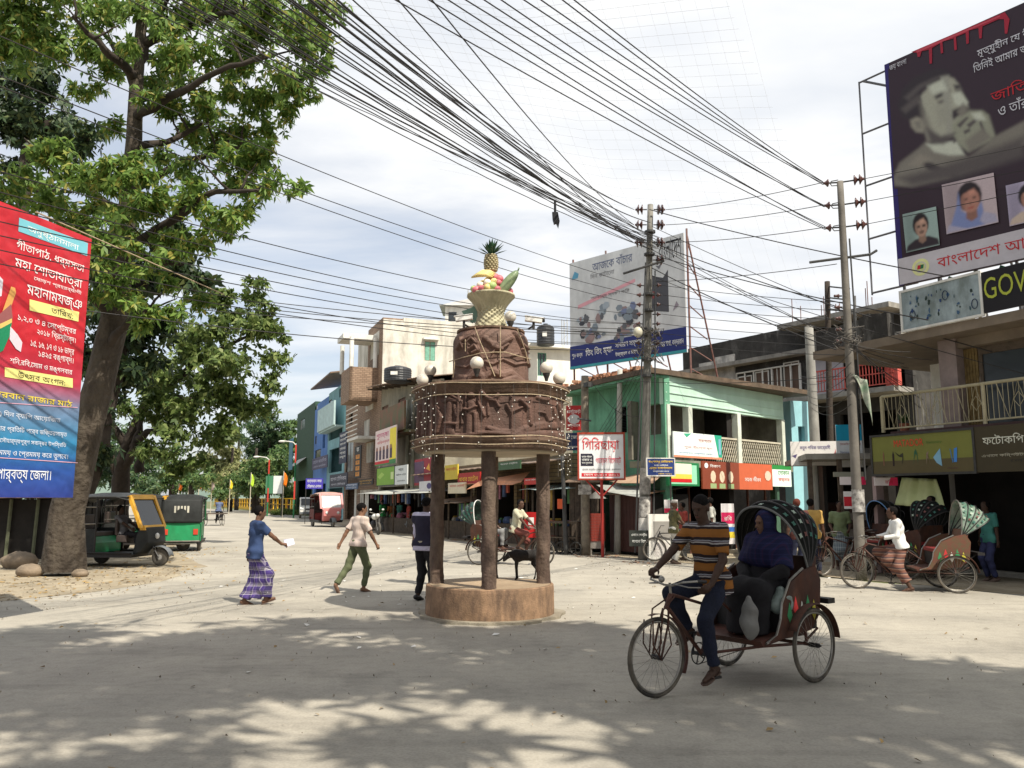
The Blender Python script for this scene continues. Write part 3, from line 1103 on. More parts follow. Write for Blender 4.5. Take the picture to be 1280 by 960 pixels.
# --- far end of the row on the left
g1 = rects(FL, [(376, 381, 524, 536), (372, 390, 600, 645)])
t = bldg('green_building', 'narrow building wrapped in dark green netting at the far end of the row', FL, X(FL, 369), X(FL, 391), Zp(FL, 391, 504), 8, g1, mat('green_net', (.03, .07, .04), scale=4, var=.4, bump=.5, bscale=20))
u = Sub(FL, X(FL, 369))
mb = MB()
xa, xb, z0, z1 = u.r(373, 383, 575, 582, -.02)
mb.add([(xa, -.05, z1), (xb, -.05, z1), (xb, -1.2, z0), (xa, -1.2, z0)], [(0, 1, 2, 3)])
obj('awning', mb, m_tin2, t, solid=.04)
xa, xb, z0, z1 = u.r(376, 381, 524, 536)
win(t, xa, xb, z0, z1, .05, m_white, m_glass, 1)
g2 = rects(FL, [(394, 397, 506, 512), (394, 396, 545, 555), (394, 401, 562, 572), (393, 407, 605, 648), (404, 407, 530, 560)])
t = bldg('blue_building', 'tall bright blue rendered building between green netting and teal block', FL, X(FL, 391)+.05, X(FL, 408), Zp(FL, 400, 503), 8, g2, mat('blue_render', (.10, .22, .52), scale=1, var=.15, dirt=(.05, .1, .25), dirtamt=.4))
for a, b, c, d in g2[:3]:
 win(t, a-X(FL, 391)-.05, b-X(FL, 391)-.05, c, d, .05, m_wood, m_glass, 1)
g3 = rects(FL, [(411, 415, 500, 515), (424, 428, 485, 496), (412, 428, 560, 590), (410, 428, 610, 650), (411, 428, 536, 548)])
t = bldg('teal_building', 'light teal building with a sloping tin roof and balcony', FL, X(FL, 408)+.05, X(FL, 430), Zp(FL, 420, 486), 8, g3, mat('teal_render', (.22, .42, .46), scale=1, var=.2, dirt=(.12, .2, .22), dirtamt=.4))
u = Sub(FL, X(FL, 408)+.05)
for a, b, c, d in g3[:2]:
 win(t, a-u.x0, b-u.x0, c, d, .05, m_wood, m_glass, 1)
mb = MB()
xa, xb, z0, z1 = u.r(404, 430, 486, 486)
mb.add([(xa-.3, -1.2, z1-.1), (xb, -1.2, z1-.1), (xb, 3, z1+.6), (xa-.3, 3, z1+.6)], [(0, 1, 2, 3)])
obj('roof', mb, m_tin, t, solid=.12)
mb = MB()
xa, xb, z0, z1 = u.r(409, 430, 514, 531)
mb.bx(xa, xb, -.9, -.75, z0, z1)
mb.bx(xa, xb, -.75, -.003, z0-.15, z0)
obj('balcony', mb, mat('pale_teal', (.42, .55, .55), scale=2), t)
# --- brown tiled building
m_tile = brickmat('brown_tiles', (.23, .15, .10), (.32, .22, .15), (.12, .08, .055), .32)
xb0, xb1 = X(FL, 430)+.05, 0
gb = rects(FL, [(457, 467, 490, 513), (455, 462, 525, 548), (433, 442, 548, 590), (458, 467, 553, 578), (432, 446, 605, 650), (450, 472, 612, 655), (436, 441, 516, 530)])
gb2 = [(X(FL, 459), X(FL, 470), Zp(FL, 464, 450), Zp(FL, 464, 421))]
zt = Zp(FL, 474, 401)
t = bldg('tiled_building', 'brown brick-tiled building with a projecting rounded balcony and open roof pavilion', FL, xb0, xb1-.05, zt-3.6, 9, gb, m_tile)
u = Sub(FL, xb0)
x455 = X(FL, 456)-xb0
mb = MB()
gb2s = [(a-xb0, b-xb0, c, d) for a, b, c, d in gb2]
openwall(mb, x455, -xb0-.05, zt-3.6, zt, gb2s)
mb.bx(x455, x455+.2, .2, 9, zt-3.6, zt)
mb.bx(-xb0-.25, -xb0-.05, .2, 9, zt-3.6, zt)
mb.bx(x455+.2, -xb0-.25, .2, 8.8, zt-.2, zt-.004)
obj('top_storey', mb, m_tile, t)
for a, b, c, d in gb[:4]+gb2:
 win(t, a-xb0, b-xb0, c, d, .06, m_wood, m_glass, 2)
bz0, bz1 = Zp(FL, 445, 495, -2), Zp(FL, 445, 452, -2)
xa = u.at(437, 450, -2.0)[0]
xc = x455+.3
mb = MB()
mb.bx(xa, xa+.25, -2, .0, bz0, bz1)
mb.bx(xa+.25, xc, -2, -1.8, bz0, bz1)
mb.bx(xa+.25, xc, -1.8, -.003, bz0, bz0+.25)
mb.bx(xc-.25, xc, -1.8, 0, bz0+.25, bz1)
obj('balcony', mb, m_tile, t)
mb = MB()
rz = Zp(FL, 445, 408, -2)
mb.bx(xa-.5, xc+.2, -2.4, .8, rz-.35, rz)
obj('pavilion_roof', mb, m_white, t)
for xx, yy in ((xa+.15, -1.9), (xa+.15, -.2), (xc-.5, -1.9)):
 mb = MB()
 mb.lathe([(.16, bz1), (.16, rz-.36)], (xx, yy, 0), 12)
 obj('pillar', mb, m_white, t)
mb = MB()
for k in range(7):
 zz_ = bz0-.35-.33*k
 mb.bx(xa+.6, xc-.4, -1.5, -1.44, zz_-.06, zz_)
mb.bx(xa+.6, xc-.4, -1.4, -.01, bz0-2.7, bz0-2.5)
obj('louvre_balcony', mb, m_white, t)
# --- white stained wall facing the camera
FW = Frame((-9.1, 57.0), FLA+math.pi/2)
m_stain = mat('stained_whitewash', (.66, .63, .56), rough=.9, scale=.9, var=.12, bump=.3, bscale=10, dirt=(.24, .22, .18), dirtamt=.75, dscale=.8, cover=.5)
gw = rects(FW, [(531, 544, 427, 451), (500, 507, 492, 512)])
zw = Zp(FW, 480, 401)
xw1 = X(FW, 612)
t = bldg('whitewashed_building', 'tall stained whitewashed building with green shuttered window behind the tin roof', FW, .02, xw1, zw, 9, gw, m_stain)
mb = MB()
for sx in (X(FW, 500), X(FW, 530)):
 pass
mb.bx(0.01, X(FW, 500), .0, .25, zw+.004, zw+.14)
mb.bx(X(FW, 500)+.02, xw1-.02, .0, .25, zw+.004, zw+.34)
obj('parapet', mb, m_stain, t)
a, b, c, d = gw[0]
mb = MB()
mb.bx(a-.2, b+.2, -.35, 0, d+.1, d+.22)
obj('window_hood', mb, m_white, t)
m_gsh = mat('green_shutter', (.16, .36, .27), scale=5, var=.2)
for i in range(2):
 mb = MB()
 w2 = (b-a)/2
 mb.bx(a+w2*i+.03, a+w2*(i+1)-.03, .03, .08, c+.03, d-.03)
 obj('shutter', mb, m_gsh, t)
FW2 = Frame(FW.w(X(FW, 640), 6, 0)[:2], FW.a)
gw2 = rects(FW2, [(672, 683, 441, 470)])
zl = Zp(FW2, 690, 436)
t = bldg('white_annexe', 'clean white flat roofed house behind the globe lamps right of the drum', FW2, 0, X(FW2, 726), zl, 8, gw2, mat('clean_white', (.74, .72, .66), scale=1, var=.1, dirt=(.4, .38, .33), dirtamt=.4))
mb = MB()
mb.bx(-.5, X(FW2, 726)+.3, -.7, 1, zl+.004, zl+.25)
obj('roof_edge', mb, m_white, t)
a, b, c, d = gw2[0]
win(t, a, b, c, d, .05, m_gsh, m_glass, 2, bars=3)
p0 = FW.w(X(FW, 648), 12, 0)
zz0, zz1 = W(652, 432, p0.y).z, W(652, 388, p0.y).z
t = thing('stair_house', 'small white rooftop cabin with a pointed pale roof seen right of the basket', 'building', (p0.x, p0.y, 0))
mb = MB()
hw = 1.9
mb.bx(-hw, hw, -1.5, 2, 0, zz1)
obj('wall', mb, m_white, t)
mb = MB()
mb.add([(-hw-.5, -2, zz1+.01), (hw+.5, -2, zz1+.01), (hw+.5, 2.4, zz1+.01), (-hw-.5, 2.4, zz1+.01), (0, .2, zz1+1.1)], [(0, 3, 2, 1), (0, 1, 4), (1, 2, 4), (2, 3, 4), (3, 0, 4)])
mb.tube([(0, .2, zz1+1.0), (0, .2, zz1+1.9)], .05, 6)
obj('roof', mb, m_tin2, t)
mb = MB()
mb.bx(-1.6, -.9, -1.53, -1.5, zz1-1.3, zz1-.5)
obj('window', mb, m_glass, t)
def tank(px, py, d, r_, h_, label):
 p = W(px, py, d)
 o = thing('water_tank', label, 'water tank', p)
 mb = MB()
 pr = [(r_*.9, 0), (r_, .04)]
 n = 5
 for k in range(n):
  pr += [(r_, h_*(.1+.14*k)), (r_*1.02, h_*(.13+.14*k)), (r_, h_*(.17+.14*k))]
 pr += [(r_*.97, h_*.82), (r_*.6, h_*.93), (.26*r_, h_*.95), (.26*r_, h_), (.01, h_)]
 mb.lathe(pr, n=24)
 obj('tank_body', mb, mat('black_plastic', (.03, .032, .036), rough=.45, scale=3, var=.2, bump=0), o)
 mb = MB()
 mb.box((-.1, -r_-.005, h_*.45), (.5*r_, .02, .2*h_))
 obj('sticker', mb, m_white, o)
tank(497, 478, 46.5, .78, .95, 'black plastic water tank on the tin roof in front of the whitewashed wall')
tank(682, 432, 66, .72, 1.8, 'tall black plastic water tank on the white roof right of the basket')
mb = MB()
pm = W(706, 470, 75)
for sx, sy in ((-.25, -.25), (.25, -.25), (0, .25)):
 mb.tube([(sx, sy, 0), (sx, sy, 18.2)], .05, 5)
for k in range(30):
 mb.tube([(-.25, -.25, .6*k), (.25, -.25, .6*k+.6)], .025, 4)
obj('radio_mast', mb, mat('galvanised', (.4, .41, .42), scale=3), loc=(pm.x, 75, 0), label='thin lattice radio mast rising behind the white annexe', cat='mast')
# --- cream building with the tin roof, in front of the white wall
m_cream = mat('cream_render', (.28, .26, .20), rough=.9, scale=1.2, var=.25, bump=.3, dirt=(.13, .12, .10), dirtamt=.6, dscale=1.1)
xc1 = X(FL, 549)
gc = rects(FL, [(478, 486, 489, 520), (498, 507, 488, 511), (530, 540, 495, 530), (476, 515, 608, 650)])
zc = 8.0
t = bldg('cream_building', 'weathered cream shop house under a low rusty tin roof left of the monument', FL, .05, xc1, zc, 8, gc, m_cream)
for a, b, c, d in gc[:3]:
 win(t, a-.05, b-.05, c, d, .05, m_wood, mat('brown_shutter', (.12, .06, .04), scale=6), 2)
mb = MB()
for k in range(60):
 xa = (xc1+.2)*k/60
 xb = (xc1+.2)*(k+1)/60
 zo = .035*(k % 2)
 zq, zr_ = 1.35-1.25*k/60+zo, 1.35-1.25*(k+1)/60+.035-zo
 mb.add([(xa, -1.1, zc+zq), (xb, -1.1, zc+zr_), (xb, 4, zc+zr_+.7), (xa, 4, zc+zq+.7)], [(0, 1, 2, 3)])
obj('tin_roof', mb, m_tin, t, solid=.03)
mb = MB()
for k in range(9):
 mb.bx(xc1*k/8-.05, xc1*k/8+.05, -1.0, 0, zc+1.2-1.25*k/8, zc+1.3-1.25*k/8)
obj('rafter', mb, m_wood, t, sep=True)
mb = MB()
mb.prism([(0, zc+.002), (xc1, zc+.002), (xc1, zc+.1), (0, zc+1.3)], 1, 0, .2)
mb.prism([(0, zc+.002), (xc1, zc+.002), (xc1, zc+.8), (0, zc+2.0)], 1, 3.8, 4)
obj('gable', mb, m_cream, t, sep=True)
mb = MB()
for xp in (0.3, X(FL, 509), X(FL, 516), X(FL, 546)):
 mb.bx(xp-.15, xp+.12, -.12, -.003, 0, zc-.3)
obj('pilaster', mb, mat('pale_pilaster', (.5, .5, .4), scale=2, dirt=(.2, .18, .14), dirtamt=.5), t, sep=True)
mb = MB()
xa, xb, z0, z1 = Sub(FL, .05).r(475, 505, 514, 536, -1)
mb.bx(xa, xb, -1, -.9, z0, z1)
mb.bx(xa, xb, -.9, -.01, z0-.15, z0)
obj('balcony', mb, mat('faded_red_sheet', (.22, .09, .06), scale=1.5, var=.5, col2=(.09, .12, .06)), t)
def hang(F, y, pxa, pxb, pyt, pyb, m, name, label, cat='sign', frame=None):
 xa, z1 = F.at(pxa, pyt, y)
 _, z0 = F.at(pxa, pyb, y)
 return signboard(F, y, pxa, pxb, z1, z0, m, name, label, cat, frame, py=(pyt+pyb)/2)
t, w_, h_ = hang(FL, -1.4, 469, 495, 540, 583, flat((225, 205, 200)), 'banner', 'pale pink and yellow cloth banner hung on the cream shop house')
patch(t, w_, h_, [(rc(.72, 1, .1, .95), flat((235, 215, 60))), (rc(0, 1, 0, .12), flat((60, 130, 70))), (rc(0, .7, .04, .12), c_r)])
patch(t, w_, h_, [(rc(.05+.17*k, .15+.17*k, .16, .42), flat((70, 50, 70))) for k in range(5)]+[([(.05+.17*k, .42), (.15+.17*k, .42), (.13+.17*k, .52), (.07+.17*k, .52)], flat((150, 105, 85))) for k in range(5)], -.009)
board_text(t, w_, h_, [('শুভেচ্ছা', .06, .66, .74, .9, flat((190, 40, 110))), ('অভিনন্দন', .1, .7, .58, .7, flat((190, 40, 60)))])
t, w_, h_ = hang(FL, -1.6, 471, 493, 586, 607, flat((120, 165, 50)), 'shop_sign', 'lime green shop sign on the cream shop house left half', frame=m_iron)
patch(t, w_, h_, [([(.05, .5), (.3, .75), (.45, .6), (.2, .35)], flat((160, 195, 90))), (rc(.8, .95, .3, .7), flat((200, 215, 150)))])
t, w_, h_ = hang(FL, -1.6, 493.5, 509, 583, 606, flat((205, 208, 205)), 'shop_sign', 'pale grey shop sign beside the lime green one')
board_text(t, w_, h_, [('পানে', .3, .7, .7, .85, c_k), ('ষ্টোর এন্ড', .1, .9, .45, .58, c_k), ('মোবাইল', .2, .85, .15, .24, c_k)])
t, w_, h_ = hang(FL, -1.2, 518, 543, 575, 607, flat((150, 25, 45)), 'shop_sign', 'dark red shop sign behind the left monument post')
patch(t, w_, h_, [(rc(.0, .5, .1, .9), flat((90, 60, 90))), ([(.6, .6), (.75, .8), (.8, .5)], flat((230, 170, 60)))])
t, w_, h_ = hang(FL, -2.6, 524, 545, 602, 614, flat((205, 205, 210)), 'shop_sign', 'small white shop sign with a round mark by the left monument post')
patch(t, w_, h_, [([(.6+.14*math.cos(a*.785), .5+.32*math.sin(a*.785)) for a in range(8)], flat((60, 50, 110)))])
for k, (pa, pb, yt, yb, c, tx, tc_, lab) in enumerate((
 (412, 434, 594, 610, (45, 45, 62), 'আপন টেলিকম', (190, 190, 200), 'dark blue fascia with pale lettering under the teal building'),
 (390, 409, 574, 588, (70, 66, 90), 'হোটেল আবাসিক', (170, 170, 190), 'grey-violet fascia board on the blue building'),
 (448, 466, 600, 607, (26, 22, 20), 'জুয়েলার্স', (200, 150, 60), 'black fascia with gold letters under the tiled building'),
 (432, 447, 605, 612, (70, 90, 120), 'সেলুন', (210, 215, 225), 'small faded blue fascia left of the gold lettered one'))):
 t, w_, h_ = hang(FL, -.9, pa, pb, yt, yb, flat(c), 'shop_sign', lab)
 board_text(t, w_, h_, [(tx, .06, .94, .5, .85, flat(tc_)), (tx, .1, .9, .15, .35, flat(tc_))])
t, w_, h_ = hang(FL, -1.3, 424, 433, 542, 580, flat((28, 34, 62)), 'hanging_sign', 'tall narrow navy sign hung on the teal building')
board_text(t, w_, h_, [(s_, .1, .9, .85-.14*k, .93-.14*k, c_w) for k, s_ in enumerate(('ডাচ', 'বাংলা', 'ব্যাংক', 'সেবা', 'শাখা', 'নতুন'))])
t, w_, h_ = hang(FL, -1.1, 443, 451, 559, 598, flat((20, 18, 18)), 'hanging_sign', 'tall narrow black sign with yellow squares on the tiled building')
patch(t, w_, h_, [(rc(.2, .8, .06+.18*k, .19+.18*k), flat((200, 130, 40))) for k in range(4)])
board_text(t, w_, h_, [('ক', .3, .7, .82, .95, c_w)]+[('ল', .35, .65, .08+.18*k, .17+.18*k, c_k) for k in range(4)])
pv = W(393, 600, 58)
t = thing('street_sign', 'violet-blue board on two thin posts above the red three-wheeler', 'sign', (pv.x, 58, 0), R(-6))
zv0, zv1 = W(393, 611, 58).z, W(393, 598, 58).z
mb = MB()
mb.bx(-.62, .62, 0, .05, zv0, zv1)
obj('panel', mb, flat((70, 60, 165)), t)
lettering(t, 'বান্দরবান সদর', -.52, .52, (zv0+zv1)/2+.03, zv1-.08, -.01, c_w, 16)
lettering(t, 'পৌরসভা এলাকা', -.52, .52, zv0+.08, (zv0+zv1)/2-.03, -.01, c_w, 16)
mb = MB()
mb.tube([(-.6, .03, 0), (-.6, .03, zv1)], .03, 6)
mb.tube([(.6, .03, 0), (.6, .03, zv1)], .03, 6)
obj('post', mb, m_iron, t, sep=True)
# --- low wall and shops between the cream building and the green one
xs0, xs1 = X(FL, 550), X(FL, 713)
gs = [(xs0+.4+2.6*k, xs0+2.7+2.6*k, .05, 2.3) for k in range(8) if xs0+2.7+2.6*k < xs1]
t = bldg('low_shop_row', 'low dark brick shop row behind the monument posts', FL, xs0, xs1, 3.3, 6, gs, brickmat('dull_yellow_brick', (.26, .2, .11), (.2, .15, .08), (.1, .08, .06), .35))
mb = MB()
L_ = xs1-xs0
for k in range(40):
 zo = .03*(k % 2)
 mb.add([(L_*k/40, -1.6, 2.9+zo), (L_*(k+1)/40, -1.6, 2.93-zo), (L_*(k+1)/40, 5, 3.83-zo), (L_*k/40, 5, 3.8+zo)], [(0, 1, 2, 3)])
obj('tin_roof', mb, m_tin, t, solid=.03)
for k, (pa, pb, yt, yb, c, lab) in enumerate(((556, 572, 582, 600, (205, 180, 50), 'yellow shop sign in the gap between the left and middle monument posts'), (560, 582, 604, 617, (215, 205, 180), 'cream sign with portraits under the yellow one'), (623, 650, 578, 588, (60, 90, 60), 'green shop sign seen above the orange awning'), (655, 672, 598, 606, (180, 40, 30), 'small red sign beside the right monument post'))):
 t, w_, h_ = hang(FL, -1.75-.05*k, pa, pb, yt, yb, flat(c), 'shop_sign', lab)
 board_text(t, w_, h_, [('জনতা স্টোর', .1, .9, .55, .85, c_r if k < 2 else c_w)])
t, w_, h_ = hang(FL, -1.72, 572, 600, 592, 606, flat((165, 32, 28)), 'shop_sign', 'bright red fascia board behind the left and middle monument posts')
board_text(t, w_, h_, [('খাবার হোটেল', .08, .92, .25, .75, c_y)])
# --- green corner building
GLA = math.atan2(-4.9, 2.46)
GL = Frame((2.2, 29.9), GLA)
GR = Frame((4.66, 25.0), R(44.2))
LGL = math.hypot(4.9, 2.46)
zg = W(832, 463, 25).z
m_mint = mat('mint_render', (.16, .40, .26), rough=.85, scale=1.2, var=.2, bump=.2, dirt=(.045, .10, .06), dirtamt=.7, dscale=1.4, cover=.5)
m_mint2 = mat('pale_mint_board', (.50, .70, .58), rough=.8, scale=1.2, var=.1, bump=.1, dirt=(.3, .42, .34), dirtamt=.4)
t = thing('green_corner_building', 'two-storey mint green corner building with a balcony and rusty roof edge', 'building', (2.2, 29.9, 0), GLA)
XGL = Matrix.Translation(Vector((2.2, 29.9, 0))) @ Matrix.Rotation(GLA, 4, 'Z')
mb = MB()
LR = 7.7
lou = rects(GL, [(730, 735, 514, 543), (769, 783, 509, 541)])
sgr = rects(GL, [(722, 790, 622, 690), (800, 826, 618, 690)])
bal = [(LGL-1.0, LGL-.2, Zp(GL, 822, 543), Zp(GL, 822, 504))]
openwall(mb, 0, LGL, 0, zg-.15, lou+sgr+bal)
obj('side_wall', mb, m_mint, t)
def gw_(x, y, z):
 return GR.w(x, y, z)
def frame_obj(F, name, mbl, m, parent, **k):
 """mbl is built in F's local space; move it to the world, then under the parent"""
 M4 = Matrix.Translation(F.o) @ Matrix.Rotation(F.a, 4, 'Z')
 mbl.v = [tuple(M4 @ Vector(v)) for v in mbl.v]
 return obj(name, mbl, m, parent, world=True, **k)
zb1 = Zp(GR, 840, 506)
zrail0, zrail1 = Zp(GR, 905, 577), Zp(GR, 905, 549)
xr = X(GR, 983)
px_cols = [835, 863, 924.5, 980]
mb = MB()
openwall(mb, 0.02, xr, zb1, zg-.15, [])
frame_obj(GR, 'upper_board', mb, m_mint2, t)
for k in range(3):
 mb = MB()
 zz_ = zb1+(zg-.2-zb1)*(k+.35)/3.2
 mb.bx(.05, xr-.05, -.03, -.001, zz_, zz_+.03)
 frame_obj(GR, 'batten', mb, m_mint2, t)
mb = MB()
mb.bx(0.02, xr+.05, -.25, 1.4, zrail0-.25, zrail0-.05)
frame_obj(GR, 'floor_slab', mb, mat('mossy_slab', (.25, .25, .2), scale=3, dirt=(.08, .09, .05), dirtamt=.6), t)
for i, px_ in enumerate(px_cols):
 mb = MB()
 xx = X(GR, px_)
 mb.bx(xx-.02 if i == 0 else xx-.09, xx+.13, -.06, .16, zrail0-.05, zb1-.002)
 frame_obj(GR, 'pillar', mb, mat('white_pillar', (.62, .66, .58), scale=2, dirt=(.35, .36, .28), dirtamt=.4), t)
mb = MB()
openwall(mb, .02, xr, zrail0, zb1+.2, [], 1.3, 1.45)
mb.bx(xr-.2, xr, .2, 1.3, zrail0, zb1+.3)
frame_obj(GR, 'balcony_wall', mb, mat('grimy_plaster', (.20, .185, .15), scale=2, var=.4, dirt=(.07, .06, .05), dirtamt=.6, dscale=1.5), t)
mb = MB()
for a, b in ((924.5, 979), (864.5, 924.5)):
 xa, xb = X(GR, a)+.13, X(GR, b)-.09
 n = max(3, int((xb-xa)/.13))
 h_ = zrail1-zrail0
 for i in range(n):
  x0 = xa+(xb-xa)*i/n
  for j in range(3):
   z0 = zrail0+h_*j/3
   mb.tube([(x0+(xb-xa)/n*.5, 0.02, z0), (x0+(xb-xa)/n, .02, z0+h_/6), (x0+(xb-xa)/n*.5, .02, z0+h_/3), (x0, .02, z0+h_/6)], .018, 4, closed=True)
 mb.bx(xa, xb, -.02, .06, zrail1, zrail1+.06)
frame_obj(GR, 'lattice_railing', mb, mat('cream_lattice', (.5, .46, .36), scale=4), t, kind='stuff')
mb = MB()
P = [GL.w(-.5, -.7, 0), GL.w(LGL+.25, -.7, 0), GR.w(xr+.7, -.9, 0), GR.w(xr+.7, 4, 0), GL.w(-.5, 8, 0)]
mb.prism([(p.x, p.y) for p in P], 2, zg-.14, zg+.02)
obj('roof_slab', mb, mat('rusty_roof_edge', (.11, .075, .05), scale=3, var=.5, bump=.6, dirt=(.09, .07, .05), dirtamt=.6, dscale=3), t, world=True)
mb = MB()
mb.bx(0, LGL, -.62, 0, zg-.22, zg-.145)
obj('eave_board', mb, m_mint, t)
mb = MB()
for i in range(150):
 mb.box((random.uniform(.0, LGL-.8), random.uniform(-.35, .3), zg+.08+random.uniform(0, .18)), (.22, .11, .09), Matrix.Rotation(random.uniform(0, 3), 3, 'Z') @ Matrix.Rotation(random.uniform(-.4, .4), 3, 'X'))
obj('loose_brick', mb, mat('stacked_brick', (.36, .17, .10), scale=5, var=.4, dirt=(.45, .36, .25), dirtamt=.4), t, kind='stuff')
mb = MB()
for a, b, c, d in lou:
 n = 16
 for i in range(n):
  z0 = c+(d-c)*i/n
  mb.add([(a, -.02, z0), (b, -.02, z0), (b, .08, z0+(d-c)/n*.6), (a, .08, z0+(d-c)/n*.6)], [(0, 1, 2, 3)])
obj('louvre', mb, mat('dark_louvre', (.04, .05, .04), scale=5), t)
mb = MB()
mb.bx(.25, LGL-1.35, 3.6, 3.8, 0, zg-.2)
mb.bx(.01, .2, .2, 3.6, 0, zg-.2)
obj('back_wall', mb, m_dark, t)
mb = MB()
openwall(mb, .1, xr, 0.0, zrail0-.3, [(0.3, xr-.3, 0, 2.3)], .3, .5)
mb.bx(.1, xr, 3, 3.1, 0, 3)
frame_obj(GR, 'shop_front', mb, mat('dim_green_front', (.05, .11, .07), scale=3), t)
mb = MB()
for k in range(6):
 x0 = .4+1.2*k
 mb.bx(x0, x0+.07, .3, .36, 0, 2.4)
 mb.bx(x0+.1, x0+1.0, .9, 1.3, 0, .9)
frame_obj(GR, 'shop_fittings', mb, mat('brown_doors', (.10, .035, .02), scale=4, var=.4), t)
def gsign(pa, pb, yt, yb, c, lab, y=-.35, name='shop_sign', frame=None):
 return hang(GR, y, pa, pb, yt, yb, c if not isinstance(c, tuple) else flat(c), name, lab, frame=frame)
t, w_, h_ = gsign(842, 902, 539, 571, (228, 236, 232), 'white banner with green corner hung on the balcony of the green building', y=-.2, name='banner')
patch(t, w_, h_, [([(.84, 1), (1, 1), (1, 0.02), (.93, 0.02)], flat((40, 160, 130))), ([(.2, .95), (.36, .98), (.26, .8)], flat((60, 165, 130))), (rc(0, 1, 0, .08), flat((220, 140, 110))), (rc(.93, .98, .2, .85), flat((120, 170, 190)))])
board_text(t, w_, h_, [('স্বাগতম', .5, .78, .62, .78, flat((190, 120, 110))), ('শুভ উদ্বোধন', .2, .8, .35, .5, flat((200, 150, 150))), ('বান্দরবান পার্বত্য জেলা', .1, .8, .14, .22, flat((130, 160, 190)))])
t, w_, h_ = gsign(878, 965, 576, 611, (196, 96, 62), 'long orange-brown advertising board with faces on the green building', y=-.3)
patch(t, w_, h_, [(rc(0, .5, 0, 1), flat((130, 62, 42)))]+[([(.14+.12*k+.035*math.cos(a*.7), .45+.22*math.sin(a*.7)) for a in range(9)], flat((215, 195, 170))) for k in range(3)]+[(rc(.1+.12*k, .18+.12*k, .02, .2), flat((150, 170, 120))) for k in range(3)])
patch(t, w_, h_, [([(.93+.05*math.cos(a*.7), .55+.2*math.sin(a*.7)) for a in range(9)], flat((225, 190, 170))), ([(.05+.025*math.cos(a*.7), .84+.1*math.sin(a*.7)) for a in range(9)], c_w)], -.012)
board_text(t, w_, h_, [('বিকাশ', .1, .24, .78, .9, c_w), ('সহজ জীবন', .58, .82, .3, .5, c_w)])
t, w_, h_ = gsign(965.5, 989, 581, 608, (222, 235, 226), 'small white and green sign at the right end of the green building', y=-.3)
patch(t, w_, h_, [(rc(0, 1, .8, 1), c_g)])
board_text(t, w_, h_, [('দোকান', .3, .9, .55, .75, c_g), ('কর্নার', .3, .9, .2, .4, c_r)])
t, w_, h_ = gsign(834, 874, 577, 607, (30, 120, 70), 'green framed shop board with a pale yellow poster', y=-.32)
patch(t, w_, h_, [(rc(.08, .92, .08, .9), flat((150, 215, 180)))])
patch(t, w_, h_, [(rc(.1, .75, .15, .95), flat((228, 215, 200))), (rc(.1, .75, .15, .3), c_r), (rc(.1, .75, .3, .5), flat((222, 200, 80)))], -.008)
board_text(t, w_, h_, [('মেলা', .2, .68, .6, .85, flat((200, 70, 90)))])
# --- big grey billboard on the roof behind
BB = Frame((2.2, 30.6), math.atan2(-3.6, 3.5))
zB0, zB1 = W(857, 441, 27).z, W(857, 292, 27).z
xB = BB.at(857, 380)[0]
t = thing('roof_billboard', 'large faded grey billboard with a navy strip above the green building', 'billboard', (2.2, 30.6, 0), BB.a)
mb = MB()
mb.bx(0, xB, 0, .06, zB0, zB1)
obj('panel', mb, mat('faded_vinyl', (.64, .65, .66), scale=.8, var=.15, dirt=(.3, .31, .33), dirtamt=.5, dscale=.8), t)
mb = MB()
zB2 = zB0+(zB1-zB0)*.21
mb.bx(0, xB, -.02, -.001, zB0, zB2)
obj('name_strip', mb, flat((38, 48, 110)), t)
mb = MB()
mb.bx(0, xB, -.03, -.021, zB0, zB0+.1)
obj('edge_strip', mb, flat((60, 150, 160)), t)
hB = zB1-zB0
for s_, a, b, c, d, m in (('তিং তিং ম্যা-', .15, .40, .08, .17, c_w), ('সাধারণ সম্পাদক', .42, .68, .115, .175, c_w), ('উজ্জ্বল ও মহিলা', .42, .62, .045, .095, c_w), ('বান্দরবান শহর শাখা, বান্দরবান', .7, .98, .06, .12, c_w), ('শুভ জন্ম', .02, .12, .09, .14, c_w)):
 lettering(t, s_, a*xB, b*xB, zB0+c*hB, zB0+d*hB, -.024, m, 22)
for s_, a, b, c, d, m in (('বাংলাদেশ', .8, .98, .8, .98, c_k), ('আজকে বাঁচার', .22, .58, .87, .96, flat((90, 100, 130))), ('দিন কাটানো', .2, .42, .80, .85, flat((110, 110, 115))), ('শতবর্ষে স্মরণ করি', .2, .55, .6, .64, flat((95, 90, 95)))):
 lettering(t, s_, a*xB, b*xB, zB0+c*hB, zB0+d*hB, -.006, m, 22)
pt = [([(.72, .4), (.87, .36), (.87, .72), (.83, .66), (.78, .68), (.745, .7), (.735, .8), (.72, .8)], flat((72, 72, 78))), (rc(.74, .76, .5, .56), flat((130, 60, 60))), ([(.08, .55), (.6, .68), (.6, .71), (.08, .585)], flat((205, 150, 160))), ([(.77, .78), (.8, .74), (.83, .79), (.815, .8), (.8, .77)], flat((100, 100, 105))),
      ([(.02, .84), (.05, .91), (.09, .88), (.08, .84)], flat((90, 150, 180))), ([(.9, .36), (.95, .4), (.93, .44)], flat((140, 130, 140)))]
rr = random.Random(12)
